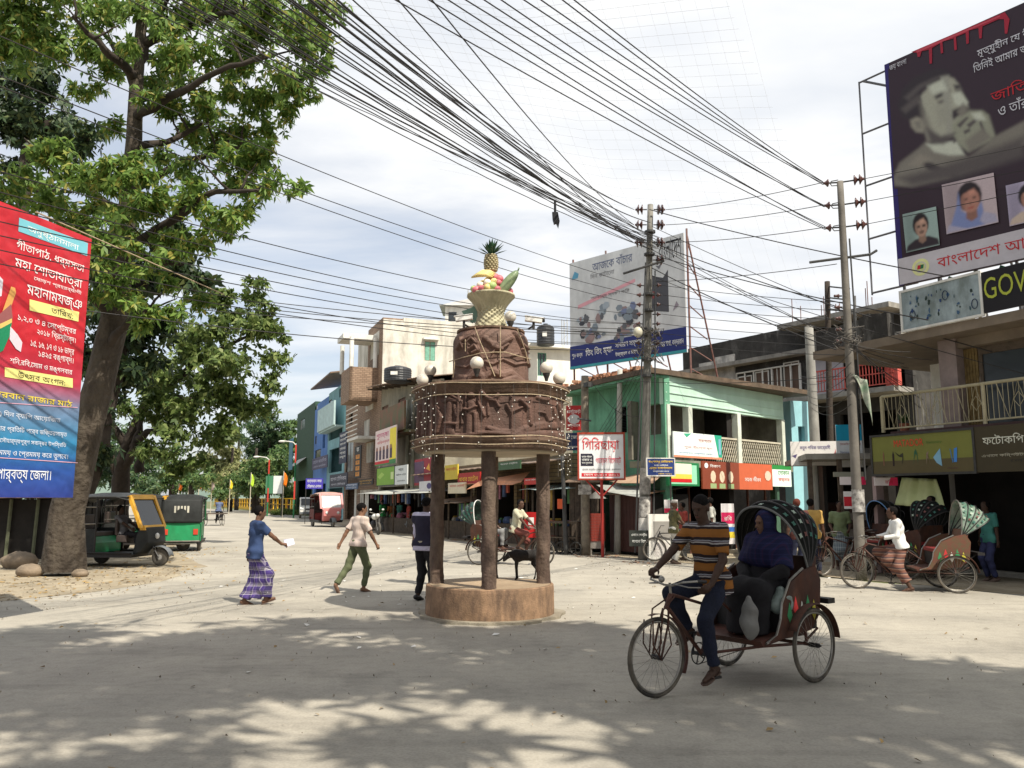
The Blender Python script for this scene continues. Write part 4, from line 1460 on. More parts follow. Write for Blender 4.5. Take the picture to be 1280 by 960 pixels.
for gx, gy in ((.1, .42), (.27, .47), (.42, .45), (.5, .42), (.12, .27), (.42, .25), (.5, .3), (.2, .28)):
 for k in range(7):
  cx_, cz_ = gx+rr.uniform(0, .12), gy+rr.uniform(-.05, .07)
  w1, h1 = rr.uniform(.012, .04), rr.uniform(.02, .06)
  g_ = rr.choice([(90, 92, 98), (120, 130, 140), (150, 160, 170), (110, 120, 150), (140, 120, 120), (60, 62, 70)])
  pt.append(([(cx_+w1*math.cos(a*1.05+k), cz_+h1*math.sin(a*1.05+k)*rr.uniform(.7, 1)) for a in range(6)], flat(g_)))
for i, (pts, m) in enumerate(pt):
 mb = MB()
 mb.add([(a*xB, -.003-.0004*i, zB0+b*hB) for a, b in pts], [tuple(range(len(pts)))])
 obj('print', mb, m, t)
m_rust = mat('rusted_steel', (.16, .06, .045), scale=6, var=.4, dirt=(.3, .3, .3), dirtamt=.3)
for xx in (0.1, xB*.33, xB*.66, xB+.06):
 mb = MB()
 mb.tube([(xx, .1, zg), (xx, .1, zB1+.15)], .035, 6)
 mb.tube([(xx, .12, zB1-.1), (xx, 1.8, zg)], .03, 6)
 for k in range(7):
  z0 = zg+(zB1-zg)*(k+.5)/7
  mb.tube([(xx, .12, z0), (xx, .2+1.5*(1-(z0-zg)/(zB1-zg)), z0-.3)], .02, 4)
 obj('strut', mb, m_rust, t)
# --- dark concrete building on the side street
FK = Frame((13.7, 33.5), math.atan2(-1, .66))
xk0, xk1 = X(FK, 858), X(FK, 1150)
zk = Zp(FK, 1010, 405)
wk = rects(FK, [(922, 940, 470, 500), (944, 961, 464, 500), (965, 977, 458, 498), (979, 999, 452, 505), (1012, 1040, 450, 492), (1040, 1060, 440, 490), (1070, 1130, 450, 492), (1012, 1040, 515, 560), (1050, 1120, 515, 560)])+[(X(FK, 985)-.0, xk1-.5, .1, 2.8)]
t = bldg('dark_concrete_building', 'long blackened concrete building with white framed windows behind the green one', FK, xk0, xk1, zk, 9, wk, m_moss)
u = Sub(FK, xk0)
for k, (a, b, c, d) in enumerate(wk[:4]):
 win(t, a-xk0, b-xk0, c, d, -.02, m_white, mat('brown_dusk', (.11, .07, .05), scale=2), 2, .05, bars=0)
mb = MB()
xa, xb, z0, z1 = u.r(920, 1003, 462, 520, -.1)
za, zb_ = Zp(FK, 960, 461), Zp(FK, 960, 518)
mb.bx(xa, xb, -.12, -.06, za-.04, za+.02)
mb.bx(xa, xb, -.12, -.06, zb_, zb_+.06)
for k in range(8):
 xx = xa+(xb-xa)*k/7
 mb.bx(xx-.02, xx+.03, -.12, -.06, zb_, za)
obj('white_frame', mb, m_white, t)
for px_, yt, yb in ((875, 455, 478), (895, 447, 478), (1012, 420, 447)):
 mb = MB()
 xa = u.at(px_, yt)[0]
 mb.bx(xa, xa+1.2, -.08, -.002, u.at(px_, yb)[1], u.at(px_, yt)[1])
 obj('plaster_patch', mb, mat('bare_plaster', (.42, .4, .37), scale=4, var=.3, dirt=(.1, .1, .1), dirtamt=.6, dscale=2), t)
zcap = Zp(FK, 960, 452)
mb = MB()
mb.bx(.2, xk1-xk0, -.6, -.003, zcap, zcap+.18)
z2f = Zp(FK, 1010, 500)
mb.bx(u.at(1000, 500)[0], xk1-xk0, -1.3, -.003, z2f-.2, z2f)
mb.bx(u.at(1000, 500)[0], xk1-xk0, -1.3, -.003, z2f+3.0, z2f+3.2)
obj('canopy', mb, m_conc, t)
m_redr = mat('red_railing', (.48, .09, .07), scale=5, var=.3)
xa = u.at(1018, 480, -1.25)[0]
n = 26
mb = MB()
mb.bx(xa, xk1-xk0, -1.28, -1.24, z2f+.9, z2f+.96)
mb.bx(xa, xk1-xk0, -1.28, -1.24, z2f+.5, z2f+.54)
mb.bx(xa, xk1-xk0, -1.28, -1.24, z2f+.08, z2f+.12)
rl = obj('red_balcony_rail', mb, m_redr, t)
for k in range(n):
 mb = MB()
 xx = xa+(xk1-xk0-xa)*(k+.5)/n
 mb.bx(xx-.012, xx+.012, -1.275, -1.245, z2f+.12, z2f+.9)
 obj('baluster', mb, m_redr, rl)
mb = MB()
xx = u.at(1108, 480, -1.2)[0]
mb.bx(xx, xx+.5, -1.24, -1.0, z2f, z2f+1.2)
obj('red_pillar', mb, m_redr, t)
mb = MB()
xa, xb = u.at(1012, 480)[0], u.at(1040, 480)[0]
mb.bx(xa, xb+.6, -.06, -.003, z2f, z2f+2.9)
obj('wall_panel', mb, mat('lilac_wall', (.42, .4, .42), scale=1.5, dirt=(.25, .22, .24), dirtamt=.4), t)
o = FK.w(X(FK, 905), 4, 0)
t = thing('roof_hut', 'low brick roof hut with steel bars sticking up on the dark concrete building', 'building', (o.x, o.y, 0), FK.a)
mb = MB()
hz = W(960, 410, o.y-1.5).z
mb.bx(0, 6.4, 0, 3, zk-.5, hz-.12)
obj('wall', mb, mat('hut_brick', (.25, .15, .1), scale=4), t)
mb = MB()
mb.bx(-.5, 6.9, -.6, 3.5, hz-.12, hz)
obj('roof', mb, m_tin, t)
for k in range(9):
 mb = MB()
 xx = (0.9, 1.4, 2.6, 2.75, 3.4, 3.6, 5.0, 5.1, 5.3)[k]
 mb.tube([(xx, .4, hz), (xx+.02, .4, hz+random.uniform(.7, 1.7))], .022, 5)
 obj('steel_bar', mb, m_rust, t)
t = bldg('blue_shed', 'small light blue boarded shed just right of the green building', Frame((10.4, 30.6), R(20)), 0, 1.0, 5.35, .5, [(.3, .6, 3.2, 4.4)], mat('sky_blue_board', (.30, .56, .62), scale=1.5, var=.12))
# --- fascia boards of the side street
FS = Frame((9.6, 27.2), math.atan2(-1, .9))
def ssign(pa, pb, yt, yb, c, lab, d, ang, items=(), pats=(), name='shop_sign', frame=None):
 F = Frame((W(pa, 600, d).x, d), ang)
 z1, z0 = Zp(F, pa, yt), Zp(F, pa, yb)
 t, w_, h_ = signboard(F, 0, pa, pb, z1, z0, flat(c), name, lab, frame=frame)
 patch(t, w_, h_, pats)
 board_text(t, w_, h_, items)
 return t
ssign(990, 1049, 552, 582, (222, 218, 214), 'white shop board with violet lettering right of the green building', 23.5, R(-10),
      [('নতুন পথিক ফার্মেসী', .2, .85, .62, .85, flat((60, 40, 120))), ('ঔষধ বিক্রেতা', .35, .7, .4, .5, flat((120, 120, 130))), ('এখানে সকল প্রকার ঔষধ পাওয়া যায়', .15, .9, .12, .2, flat((120, 120, 130)))], [([(.02, .4), (.14, .48), (.1, .3)], flat((90, 80, 120))), ([(.88, .3), (.97, .7), (.94, .2)], flat((200, 120, 120)))])
t = ssign(1048, 1082, 531, 584, (224, 226, 226), 'white board with a turquoise top behind the right pole', 22.6, R(-12), [('মোবাইল সেন্টার', .12, .9, .5, .58, flat((150, 60, 60))), ('রিচার্জ পয়েন্ট', .12, .8, .3, .38, flat((80, 90, 140)))], [(rc(0, 1, .62, 1), flat((20, 150, 185)))])
ssign(1042, 1080, 590, 596, (150, 150, 135), 'thin grey canopy edge above the red and white bunting', 21.8, R(-12))
for k, (pa, pb) in enumerate(((1050, 1082), (1093, 1122))):
 ssign(pa, pb, 596+k, 606+k, (225, 215, 215), ('left' if k == 0 else 'right')+' of two small white and pink banners under the shop canopy', 20.5-k, R(-12), [('রবি', .45, .8, .25, .75, flat((190, 30, 60)))], [([(.6, 0), (1, 0), (1, 1), (.7, 1)], flat((225, 40, 90)))], name='banner')
t = thing('side_street_shops', 'deep shaded open shop fronts between the green building and the right pole', 'shop', (7.8, 22.4, 0), R(-12))
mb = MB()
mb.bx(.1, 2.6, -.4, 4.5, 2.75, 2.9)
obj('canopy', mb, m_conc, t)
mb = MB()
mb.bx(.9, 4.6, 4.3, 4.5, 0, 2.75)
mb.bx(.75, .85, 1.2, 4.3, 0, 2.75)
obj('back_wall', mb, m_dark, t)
mb = MB()
for x_, z_ in ((.15, 0), (.9, 0), (2.0, 0)):
 mb.bx(x_, x_+.12, -.3, -.18, 0, 2.75)
obj('post', mb, m_wood, t, sep=True)
mb = MB()
for k in range(14):
 mb.box((1.0+.3*(k % 5), 2.6+.5*(k//5), .45+.5*(k % 3)), (.26, .4, .3), random.uniform(-.2, .2))
obj('goods', mb, mat('shop_goods', (.2, .09, .05), scale=3, var=.6, col2=(.08, .1, .13)), t, sep=True)
# --- right hand building with the roof sign
FG = Frame((8.9, 18.7), math.atan2(-1, .5))
t = thing('balcony_building', 'two-storey building with a cream railed balcony above the olive stationery fascia', 'building', (8.9, 18.7, 0), FG.a)
xg0, xg1 = X(FG, 1090), 14.0
zs_t, zs_b = Zp(FG, 1130, 421), Zp(FG, 1130, 432)
zfl = Zp(FG, 1100, 541)
m_beige = mat('beige_render', (.20, .16, .12), rough=.85, scale=2, var=.2, bump=.2, dirt=(.12, .09, .07), dirtamt=.5)
mb = MB()
mb.bx(-2.2, xg1, -.35, 8, zs_b, zs_t)
obj('roof_slab', mb, m_beige, t)
mb = MB()
mb.bx(-.35, xg1, .0, 8, zfl-.25, zfl)
obj('floor_slab', mb, mat('dark_edge', (.06, .03, .028), scale=3), t)
def gcol(px_, w2, m, y=.25, z0=None, z1=None, name='pillar'):
 mb = MB()
 xx = FG.at(px_, 500, y)[0]
 mb.bx(xx, xx+w2, y, y+.25, zfl if z0 is None else z0, zs_b if z1 is None else z1)
 obj(name, mb, m, t)
gcol(1177, .42, mat('pink_grey_column', (.24, .19, .18), scale=4, bump=.3))
gcol(1700, .4, m_beige)
mb = MB()
mb.bx(FG.at(1177, 440, .3)[0], xg1, .3, .6, zs_b-.22, zs_b-.002)
obj('beam', mb, m_beige, t)
xa = FG.at(1198, 500, .5)[0]
xb = FG.at(1226, 500, .5)[0]
m_bam = mat('bamboo_slat', (.19, .13, .05), scale=9, var=.4)
n = 15
for k in range(n):
 mb = MB()
 x0 = xa+(xb-xa)*k/n
 mb.bx(x0+.004, x0+(xb-xa)/n-.006, .5+.01*(k % 2), .53+.01*(k % 2), zfl+.01, zs_b-.23)
 obj('bamboo_slat', mb, m_bam, t)
f = MB()
xw0, xw1 = xb+.02, xg1-.5
f.bx(xw0, xw1, .5, .58, zs_b-.4, zs_b-.22)
f.bx(xw0, xw0+.08, .5, .58, zfl, zs_b-.4)
wi = obj('window', f, m_wood, t)
mb = MB()
mb.bx(xw0+.08, xw1, .53, .56, zfl+.01, zs_b-.4)
obj('pane', mb, m_glass, wi)
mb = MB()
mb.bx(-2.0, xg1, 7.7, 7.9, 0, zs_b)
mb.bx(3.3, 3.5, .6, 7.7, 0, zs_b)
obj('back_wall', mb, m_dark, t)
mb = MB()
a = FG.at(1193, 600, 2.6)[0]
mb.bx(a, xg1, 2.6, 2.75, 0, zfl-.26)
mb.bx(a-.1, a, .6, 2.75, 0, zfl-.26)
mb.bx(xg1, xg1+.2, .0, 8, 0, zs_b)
obj('sun_block_wall', mb, m_dark, t)  # partition and end wall added to keep sunlight out of the shop
mb = MB()
a, b = FG.at(1164, 480, 2.5)[0], FG.at(1184, 480, 2.5)[0]
mb.bx(a, b, 2.5, 2.55, zfl, Zp(FG, 1170, 455, 2.5))
obj('white_panel', mb, m_white, t)
m_rail = mat('cream_rail', (.36, .32, .21), scale=5, var=.15)
zr1 = Zp(FG, 1100, 496)
xr0 = FG.at(1100, 500)[0]
mb = MB()
mb.tube([(xr0, .05, zr1), (xg1, .05, zr1)], .035, 8)
mb.tube([(xr0, .05, zfl+.08), (xg1, .05, zfl+.08)], .02, 6)
for xx in (xr0, FG.at(1228, 500)[0], FG.at(1228, 500)[0]*2-xr0):
 mb.tube([(xx, .05, zfl), (xx, .05, zr1)], .04, 8)
rl = obj('balcony_rail', mb, m_rail, t)
nn = int((xg1-xr0)/.11)
for k in range(nn):
 mb = MB()
 xx = xr0+.11*(k+.5)
 mb.tube([(xx, .05, zfl+.08), (xx, .05, zr1-.02)], .007, 4)
 obj('baluster', mb, m_rail, rl)
for k in range(int((xg1-xr0)/.9)):
 x0 = xr0+.1+.9*k
 mb = MB()
 mb.tube([(x0, .03, zr1-.03), (x0+.22, .03, zfl+.1), (x0+.44, .03, zr1-.03), (x0+.66, .03, zfl+.1)], .010, 4)
 mb.tube([(x0+.33, .03, zfl+.45), (x0+.44, .03, zfl+.6), (x0+.55, .03, zfl+.45), (x0+.44, .03, zfl+.3)], .009, 4, closed=True)
 obj('zigzag_bar', mb, m_rail, rl)
mb = MB()
a = FG.at(1128, 520, .3)[0]
mb.lathe([(.09, zfl), (.12, zfl+.2), (.13, zfl+.2)], (a, .35, 0), 12)
obj('plant_pot', mb, mat('clay_pot', (.28, .1, .06), scale=5), t)
mb = MB()
for k in range(26):
 d = Vector((random.uniform(-1, 1), random.uniform(-1, 1), random.uniform(.4, 1.6))).normalized()*random.uniform(.15, .32)
 s_ = Vector((d.y, -d.x, 0)).normalized()*.03
 b0 = Vector((a, .35, zfl+.2))
 mb.add([b0, b0+d*.5+s_, b0+d, b0+d*.5-s_], [(0, 1, 2, 3)])
obj('plant_leaves', mb, mat('pot_leaf', (.05, .1, .03), scale=9), t, kind='stuff')
for px_, c_, w2 in ((1084, (.33, .24, .23), .1), (1480, (.2, .18, .16), .3)):
 gcol(px_, w2, mat('post_%d' % px_, c_, scale=3), .1, 0, zfl-.25, 'ground_post')
gcol(1172, .16, m_white, 2.4, 0, 2.6, 'ground_post')
mb = MB()
rr = random.Random(2)
xa, xb = -2.1, .02
n = 22
for k in range(n):
 x0 = xa+(xb-xa)*k/n
 top = zs_t+.42+.22*(k/n)+rr.uniform(-.05, .07)
 mb.bx(x0, x0+(xb-xa)/n-.0005, -.33, -.1+.02*(k % 3), zs_t+.001, top)
obj('broken_parapet', mb, m_moss, t)
zo0, zo1 = zs_t+.01, Zp(FG, 1128, 366, -.4)
t, w_, h_ = signboard(FG, -.4, 1128, 1227, zo1, zo0+.05, mat('washed_out_print', (.30, .36, .38), scale=2.5, var=.3, dirt=(.08, .1, .08), dirtamt=.6, dscale=2.2, cover=.52), 'roof_sign', 'washed-out pale blue roof sign with scribbled figures left of the black one', frame=m_white, py=390)
rr = random.Random(5)
its = []
for k in range(34):
 cx_, cz_ = rr.uniform(.06, .95), rr.uniform(.1, .85)
 w1, h1 = rr.uniform(.008, .03), rr.uniform(.03, .1)
 its.append(([(cx_+w1*math.cos(a*.9+k)*rr.uniform(.4, 1), cz_+h1*math.sin(a*.9+k)*rr.uniform(.4, 1)) for a in range(7)], flat(rr.choice([(35, 60, 105), (45, 75, 85), (60, 90, 120), (40, 55, 50)]))))
patch(t, w_, h_, its)
ring = [(.14+.05*math.cos(a*.5)*.8, .4+.16*math.sin(a*.5)) for a in range(13)]
for cx_, cz_ in ((.14, .35), (.58, .66), (.93, .28)):
 mb = MB()
 mb.tube([((cx_+.035*math.cos(a*.5))*w_, -.012, (cz_+.12*math.sin(a*.5))*h_) for a in range(13)], .008, 4, closed=True)
 obj('drawn_ring', mb, flat((30, 50, 80)), t)
x27 = FG.at(1227.5, 400, -.4)[0]
o = FG.w(x27, -.4, zo0+.05)
t = thing('roof_sign', 'black roof sign with large yellow-green capital letters', 'sign', o, FG.a)
mb = MB()
mb.bx(0, xg1-x27, 0, .05, 0, zo1-zo0-.05)
obj('panel', mb, flat((20, 16, 22)), t)
xG1 = FG.at(1288, 400, -.4)[0]-x27
hh = zo1-zo0-.05
lettering(t, 'GOV', .1, xG1, hh*.32, hh*.83, -.01, flat((168, 176, 62)), 40, .035)
lettering(t, 'T', xG1+.06, xG1+.5, hh*.32, hh*.83, -.01, flat((168, 176, 62)), 40, .035)
zy1, zy0 = Zp(FG, 1091, 547, -.12), Zp(FG, 1091, 593, -.12)
t, w_, h_ = signboard(FG, -.12, 1091, 1217, zy1, zy0, flat((112, 114, 50)), 'shop_fascia', 'long olive stationery fascia board with pens and a compass drawn on it', frame=m_iron, py=570)
patch(t, w_, h_, [(rc(0, 1, 0, .34), flat((84, 74, 44)))])
lettering(t, 'MATADOR', .24*w_, .54*w_, .70*h_, .88*h_, -.01, flat((205, 62, 42)), 26, .04)
lettering(t, 'Stationery', .57*w_, .72*w_, .72*h_, .8*h_, -.01, flat((70, 105, 40)), 20)
its = [([(.115, .22), (.125, .22), (.128, .52), (.12, .62), (.113, .5)], flat((120, 80, 60))), ([(.215, .2), (.235, .2), (.235, .5), (.225, .6), (.215, .5)], flat((40, 24, 22))), ([(.24, .58), (.27, .48), (.29, .44), (.3, .5), (.33, .54), (.33, .36), (.31, .2), (.32, .42), (.28, .46)], flat((50, 48, 34))),
       ([(.43, .2), (.445, .55), (.46, .62), (.475, .5), (.478, .2), (.468, .45), (.455, .5), (.44, .35)], flat((45, 90, 60))), ([(.56, .2), (.565, .5), (.59, .55), (.58, .45), (.6, .2), (.585, .4), (.57, .35)], flat((130, 110, 95))), ([(.63, .38), (.70, .6), (.71, .15), (.66, .24)], flat((120, 165, 190))), ([(.79, .58), (.8, .55), (.815, .25), (.81, .22)], flat((60, 120, 170))), ([(.82, .24), (.85, .24), (.86, .6), (.83, .57)], flat((60, 120, 190)))]
patch(t, w_, h_, its, -.006)
lettering(t, 'Matador', .76*w_, .86*w_, .08*h_, .12*h_, -.01, flat((80, 40, 50)), 12)
x17 = FG.at(1217.5, 560, -.12)[0]
o = FG.w(x17, -.12, zy0)
t = thing('shop_fascia', 'dark olive photocopy fascia board with pale lettering at the right edge', 'sign', o, FG.a)
mb = MB()
mb.bx(0, xg1-x17, 0, .05, -.03, zy1-zy0+.05)
obj('panel', mb, flat((58, 50, 30)), t)
hh = zy1-zy0
lettering(t, 'ফটোকপি পয়েন্ট', .2, 1.75, hh*.55, hh*.85, -.01, flat((205, 205, 190)), 30, .02)
lettering(t, 'এখানে কম্পিউটার কম্পোজ, ফটোকপি', .16, 2.2, hh*.3, hh*.4, -.01, flat((165, 160, 140)), 18)
lettering(t, 'লেমিনেটিং', .75, 1.7, hh*.18, hh*.27, -.012, flat((30, 28, 24)), 18)
a0, b0 = FG.at(1129, 597, .5), FG.at(1174, 599, .5)
a1, b1 = FG.at(1131, 631, .5), FG.at(1184, 636, .2)
o = FG.w(0, 0, 0)
mb = MB()
def cl(u_, v_):
 x = (a0[0]*(1-u_)+b0[0]*u_)*(1-v_)+(a1[0]*(1-u_)+b1[0]*u_)*v_
 z = (a0[1]*(1-u_)+b0[1]*u_)*(1-v_)+(a1[1]*(1-u_)+b1[1]*u_)*v_
 p = FG.w(x, .45-.3*v_+.03*math.sin(u_*17)+.02*math.sin(u_*31+v_*3), z)
 return tuple(p)
mb.grid(cl, 40, 8)
obj('sunshade_cloth', mb, flat((190, 196, 140)), loc=FG.w(a1[0], .2, 0), world=True, smooth=True, label='pale yellow-green cloth hung as a sunshade under the olive fascia', cat='cloth', solid=.008)
rr = random.Random(8)
t = thing('shop_counter', 'dim wooden counter with stacked goods inside the photocopy shop', 'counter', FG.w(3.2, 2.4, 0), FG.a)
mb = MB()
mb.bx(0, 3, 0, .5, 0, .95)
obj('counter', mb, m_wood, t)
mb = MB()
for k in range(30):
 mb.box((rr.uniform(.1, 2.9), rr.uniform(.1, .4), 1.05+rr.choice([0, .2, .4])), (.2, .2, .18), rr.uniform(0, 1))
obj('goods', mb, mat('dim_goods', (.08, .1, .13), scale=3, var=.6), t, sep=True)
# --- political billboard on the roof
FP = Frame((9.02, 18.7), math.atan2(-1, .72))
t = thing('billboard', 'huge dark maroon political billboard with a grey portrait on the right-hand roof', 'billboard', (9.02, 18.7, 0), FP.a)
zp0, zp1 = Zp(FP, 1131, 356), Zp(FP, 1099, 84)
wp = X(FP, 1420)
mb = MB()
mb.bx(0, wp, 0, .08, zp0, zp1)
obj('panel', mb, mat('maroon_vinyl', (.032, .0145, .023), rough=.45, scale=1.5, var=.03, bump=.05), t)
mb = MB()
mb.bx(0, .12, -.003, -.001, zp0, zp1)
obj('blue_edge', mb, flat((44, 34, 100)), t)
layer = [0]
def pp(pts, c, m=None):
 layer[0] += 1
 mb = MB()
 fpoly(mb, FP, pts, -.003-.0006*layer[0])
 obj('print', mb, m or flat(c), t)
zst = Zp(FP, 1131, 322)
mb = MB()
mb.bx(.02, wp, -.006, -.0035, zp0+.02, zst)
obj('white_strip', mb, flat((196, 190, 196)), t)
ftext(t, FP, 'বাংলাদেশ আওয়ামী', 1172, 1345, 338, 318, -.012, flat((196, 30, 40)), 36, .03)
cxs, czs = FP.at(1151, 334)
for rr_, c in ((.20, (222, 222, 160)), (.13, (196, 190, 196)), (.11, (205, 208, 150))):
 layer[0] += 1
 mb = MB()
 mb.add([(cxs+rr_*math.cos(a*.3142), -.008-.001*layer[0], czs+rr_*math.sin(a*.3142)) for a in range(20)], [tuple(range(20))])
 obj('emblem', mb, flat(c), t)
mb = MB()
mb.add([(cxs-.08, -.016, czs-.04), (cxs+.06, -.016, czs-.04), (cxs+.08, -.016, czs+.05), (cxs-.06, -.016, czs+.05)], [(0, 1, 2, 3)])
obj('emblem', mb, flat((40, 110, 70)), t)
mb = MB()
mb.add([(cxs-.08, -.018, czs-.04), (cxs-.01, -.018, czs-.04), (cxs+.01, -.018, czs+.05), (cxs-.06, -.018, czs+.05)], [(0, 1, 2, 3)])
obj('emblem', mb, flat((190, 40, 50)), t)
layer[0] = 22
drip = [(1139, 65), (1256, 15), (1262, 24), (1259, 42), (1256, 42), (1255, 24), (1248, 24), (1228, 33), (1227, 48), (1224, 48), (1223, 35), (1211, 38), (1211, 54), (1208, 55), (1207, 41), (1195, 46), (1196, 62), (1193, 63), (1192, 48), (1178, 52), (1179, 66), (1176, 67), (1175, 54), (1165, 60), (1165, 79), (1162, 80), (1161, 62), (1152, 64), (1150, 71), (1147, 71), (1146, 66)]
pp(drip, (158, 30, 52))
pp([(1145, 63), (1250, 19), (1250, 21), (1146, 66)], (190, 70, 85))
for s_, a, b, yb, yt, c in (('মৃত্যুহীন যে বীর', 1222, 1300, 74, 60, (200, 198, 205)), ('তিনিই আমার জাতির', 1217, 1310, 92, 79, (200, 198, 205)), ('জাতির', 1239, 1300, 128, 112, (180, 30, 40)), ('ও তাঁর পরিবার', 1248, 1340, 146, 130, (200, 198, 205)), ('জয় বাংলা', 1112, 1134, 90, 82, (200, 198, 205))):
 ftext(t, FP, s_, a, b, yb, yt, -.03, flat(c), 26, .02)
PR = []
G1, G2, G3, G4, G5 = (160, 158, 142), (122, 116, 106), (84, 76, 74), (188, 190, 174), (48, 38, 42)
PR.append(([(1117, 222), (1124, 204), (1150, 184), (1158, 176), (1178, 190), (1212, 196), (1248, 168), (1282, 150), (1282, 180), (1240, 202), (1190, 222), (1140, 234), (1118, 232)], G2, 2.8))
PR.append(([(1120, 214), (1145, 196), (1170, 200), (1198, 214), (1180, 222), (1140, 226)], (126, 120, 110), 2.8))
PR.append(([(1148, 200), (1165, 204), (1206, 222), (1198, 224), (1160, 212)], G5, 2.8))
PR.append(([(1150, 120), (1166, 104), (1183, 95), (1192, 98), (1199, 106), (1202, 114), (1208, 126), (1212, 138), (1204, 146), (1200, 158), (1190, 168), (1172, 178), (1160, 176), (1155, 160)], G1, 2.8))
PR.append(([(1122, 132), (1128, 112), (1142, 97), (1162, 88), (1176, 84), (1190, 92), (1184, 97), (1168, 103), (1152, 112), (1150, 124), (1156, 140), (1156, 152), (1140, 150), (1128, 148)], G5, 2.8))
PR.append(([(1130, 122), (1148, 106), (1170, 96), (1182, 93), (1164, 103), (1150, 112), (1136, 126)], G3, 2.8))
PR.append(([(1126, 136), (1148, 118), (1152, 126), (1132, 142)], G3, 2.8))
PR.append(([(1138, 150), (1146, 146), (1154, 149), (1157, 158), (1154, 166), (1145, 165), (1139, 158)], (146, 140, 126), 2.8))
PR.append(([(1143, 152), (1150, 151), (1151, 160), (1146, 161)], G2, 2.8))
PR.append(([(1168, 120), (1182, 112), (1188, 112), (1186, 117), (1170, 124)], G5, 2.8))
PR.append(([(1192, 106), (1200, 106), (1201, 110), (1194, 112)], G5, 2.8))
PR.append(([(1172, 127), (1184, 122), (1183, 127), (1174, 130)], G3, 2.8))
PR.append(([(1195, 112), (1203, 111), (1202, 116), (1197, 117)], G3, 2.8))
PR.append(([(1190, 118), (1200, 114), (1210, 128), (1204, 134), (1194, 130)], G4, 2.8))
PR.append(([(1190, 138), (1204, 132), (1213, 136), (1212, 142), (1200, 144), (1192, 150), (1188, 146)], G5, 2.8))
PR.append(([(1176, 96), (1186, 94), (1192, 170), (1184, 172)], (150, 148, 136), 2.8))
PR.append(([(1158, 180), (1176, 178), (1196, 176), (1206, 194), (1186, 194), (1168, 190)], G4, 2.8))
PR.append(([(1190, 156), (1198, 146), (1212, 138), (1228, 138), (1236, 144), (1244, 170), (1238, 176), (1210, 190), (1198, 180), (1192, 170)], (142, 142, 124), 2.8))
for a in ([(1196, 156), (1208, 146), (1211, 147), (1200, 160)], [(1208, 156), (1222, 146), (1224, 149), (1212, 160)], [(1226, 150), (1234, 170), (1231, 172), (1224, 154)], [(1190, 168), (1196, 176), (1192, 180)], [(1204, 164), (1212, 160), (1213, 164), (1206, 168)]):
 PR.append((a, G3, 1.2))
for a, c, so in (([(1150, 128), (1160, 150), (1170, 172), (1160, 176), (1154, 158)], G2, 5), ([(1204, 128), (1210, 138), (1202, 146), (1196, 140)], G2, 3), ([(1160, 108), (1178, 100), (1184, 112), (1166, 118)], G4, 4), ([(1170, 134), (1186, 132), (1188, 152), (1174, 158)], (150, 148, 134), 6), ([(1158, 160), (1176, 170), (1194, 166), (1180, 180), (1164, 180)], G3, 4),
                 ([(1206, 176), (1228, 160), (1240, 172), (1212, 190)], G2, 4), ([(1124, 222), (1180, 206), (1250, 182), (1280, 170), (1280, 196), (1200, 222), (1140, 232)], G3, 7), ([(1136, 206), (1150, 192), (1164, 198), (1150, 208)], (138, 130, 118), 4), ([(1214, 142), (1226, 140), (1232, 150), (1220, 150)], G4, 3)):
 PR.append((a, c, so))
soft_print('portrait_print', FP, t, lambda u, v: ((1110+(236-150*v-84)*.052)+176*u, 236-150*v), 150, 130, (50, 32, 42), PR, -.0062)
def face(x0, x1, ya, yb, bgc, skin, hair, cloth, scarf=None, specs=False, slope=.235):
 w1, h1 = x1-x0, yb-ya
 q = lambda a, b: (x0+a*w1+b*h1*.10, ya+b*h1-slope*a*w1)
 qs = []
 P2 = lambda a, c, so=1.1: qs.append((a, c, so))
 P2([q(0, 0), q(.35, 0), q(.3, 1), q(0, 1)], tuple(int(v*.85) for v in bgc), 6)
 P2([q(.0, .98), q(.06, .84), q(.3, .72), q(.7, .70), q(.96, .82), q(1, .98)], cloth)
 P2([q(.5+.24*math.cos(a*.45), .36+.3*math.sin(a*.45)) for a in range(14)], hair)
 if scarf:
  P2([q(.3, .2), q(.24, .5), q(.1, .85), q(.4, .98), q(.75, .98), q(.5, .75), q(.32, .6)], scarf)
  P2([q(.72, .5), q(.74, .7), q(.6, .98), q(.5, .98), q(.55, .75)], scarf)
 P2([q(.42, .6), q(.62, .6), q(.62, .8), q(.5, .86), q(.4, .78)], tuple(int(v*.8) for v in skin))
 P2([q(.51+.18*math.cos(a*.45), .44+.24*math.sin(a*.45)) for a in range(14)], skin)
 P2([q(.32, .3), q(.4, .16), q(.6, .14), q(.7, .28), q(.6, .24), q(.42, .27)], hair)
 e = 1 if specs else .6
 for c_ in (.43, .59):
  P2([q(c_-.05*e, .38), q(c_+.05*e, .38), q(c_+.045*e, .38+.06*e), q(c_-.045*e, .38+.06*e)], (50, 35, 32))
 P2([q(.5, .44), q(.53, .52), q(.48, .53)], tuple(int(v*.82) for v in skin))
 P2([q(.45, .575), q(.57, .57), q(.55, .60), q(.46, .60)], (60, 35, 35) if not scarf else (150, 55, 50))
 if specs:
  P2([q(.45, .54), q(.58, .53), q(.57, .56), q(.44, .56)], (40, 30, 30))
 P2([q(.34, .36), q(.40, .3), q(.40, .6), q(.36, .52)], tuple(int(v*.8) for v in skin), 2)
 P2([q(.48, .25), q(.6, .22), q(.6, .32), q(.5, .34)], tuple(min(255, int(v*1.12)) for v in skin), 2)
 soft_print('portrait_print', FP, t, lambda u, v: (x0+u*w1+(1-v)*h1*.10, yb-v*h1-slope*u*w1), 56, 60, bgc, qs, -.036)
face(1128, 1170, 268, 316, (150, 170, 165), (176, 140, 122), (34, 24, 26), (48, 38, 44), specs=True)
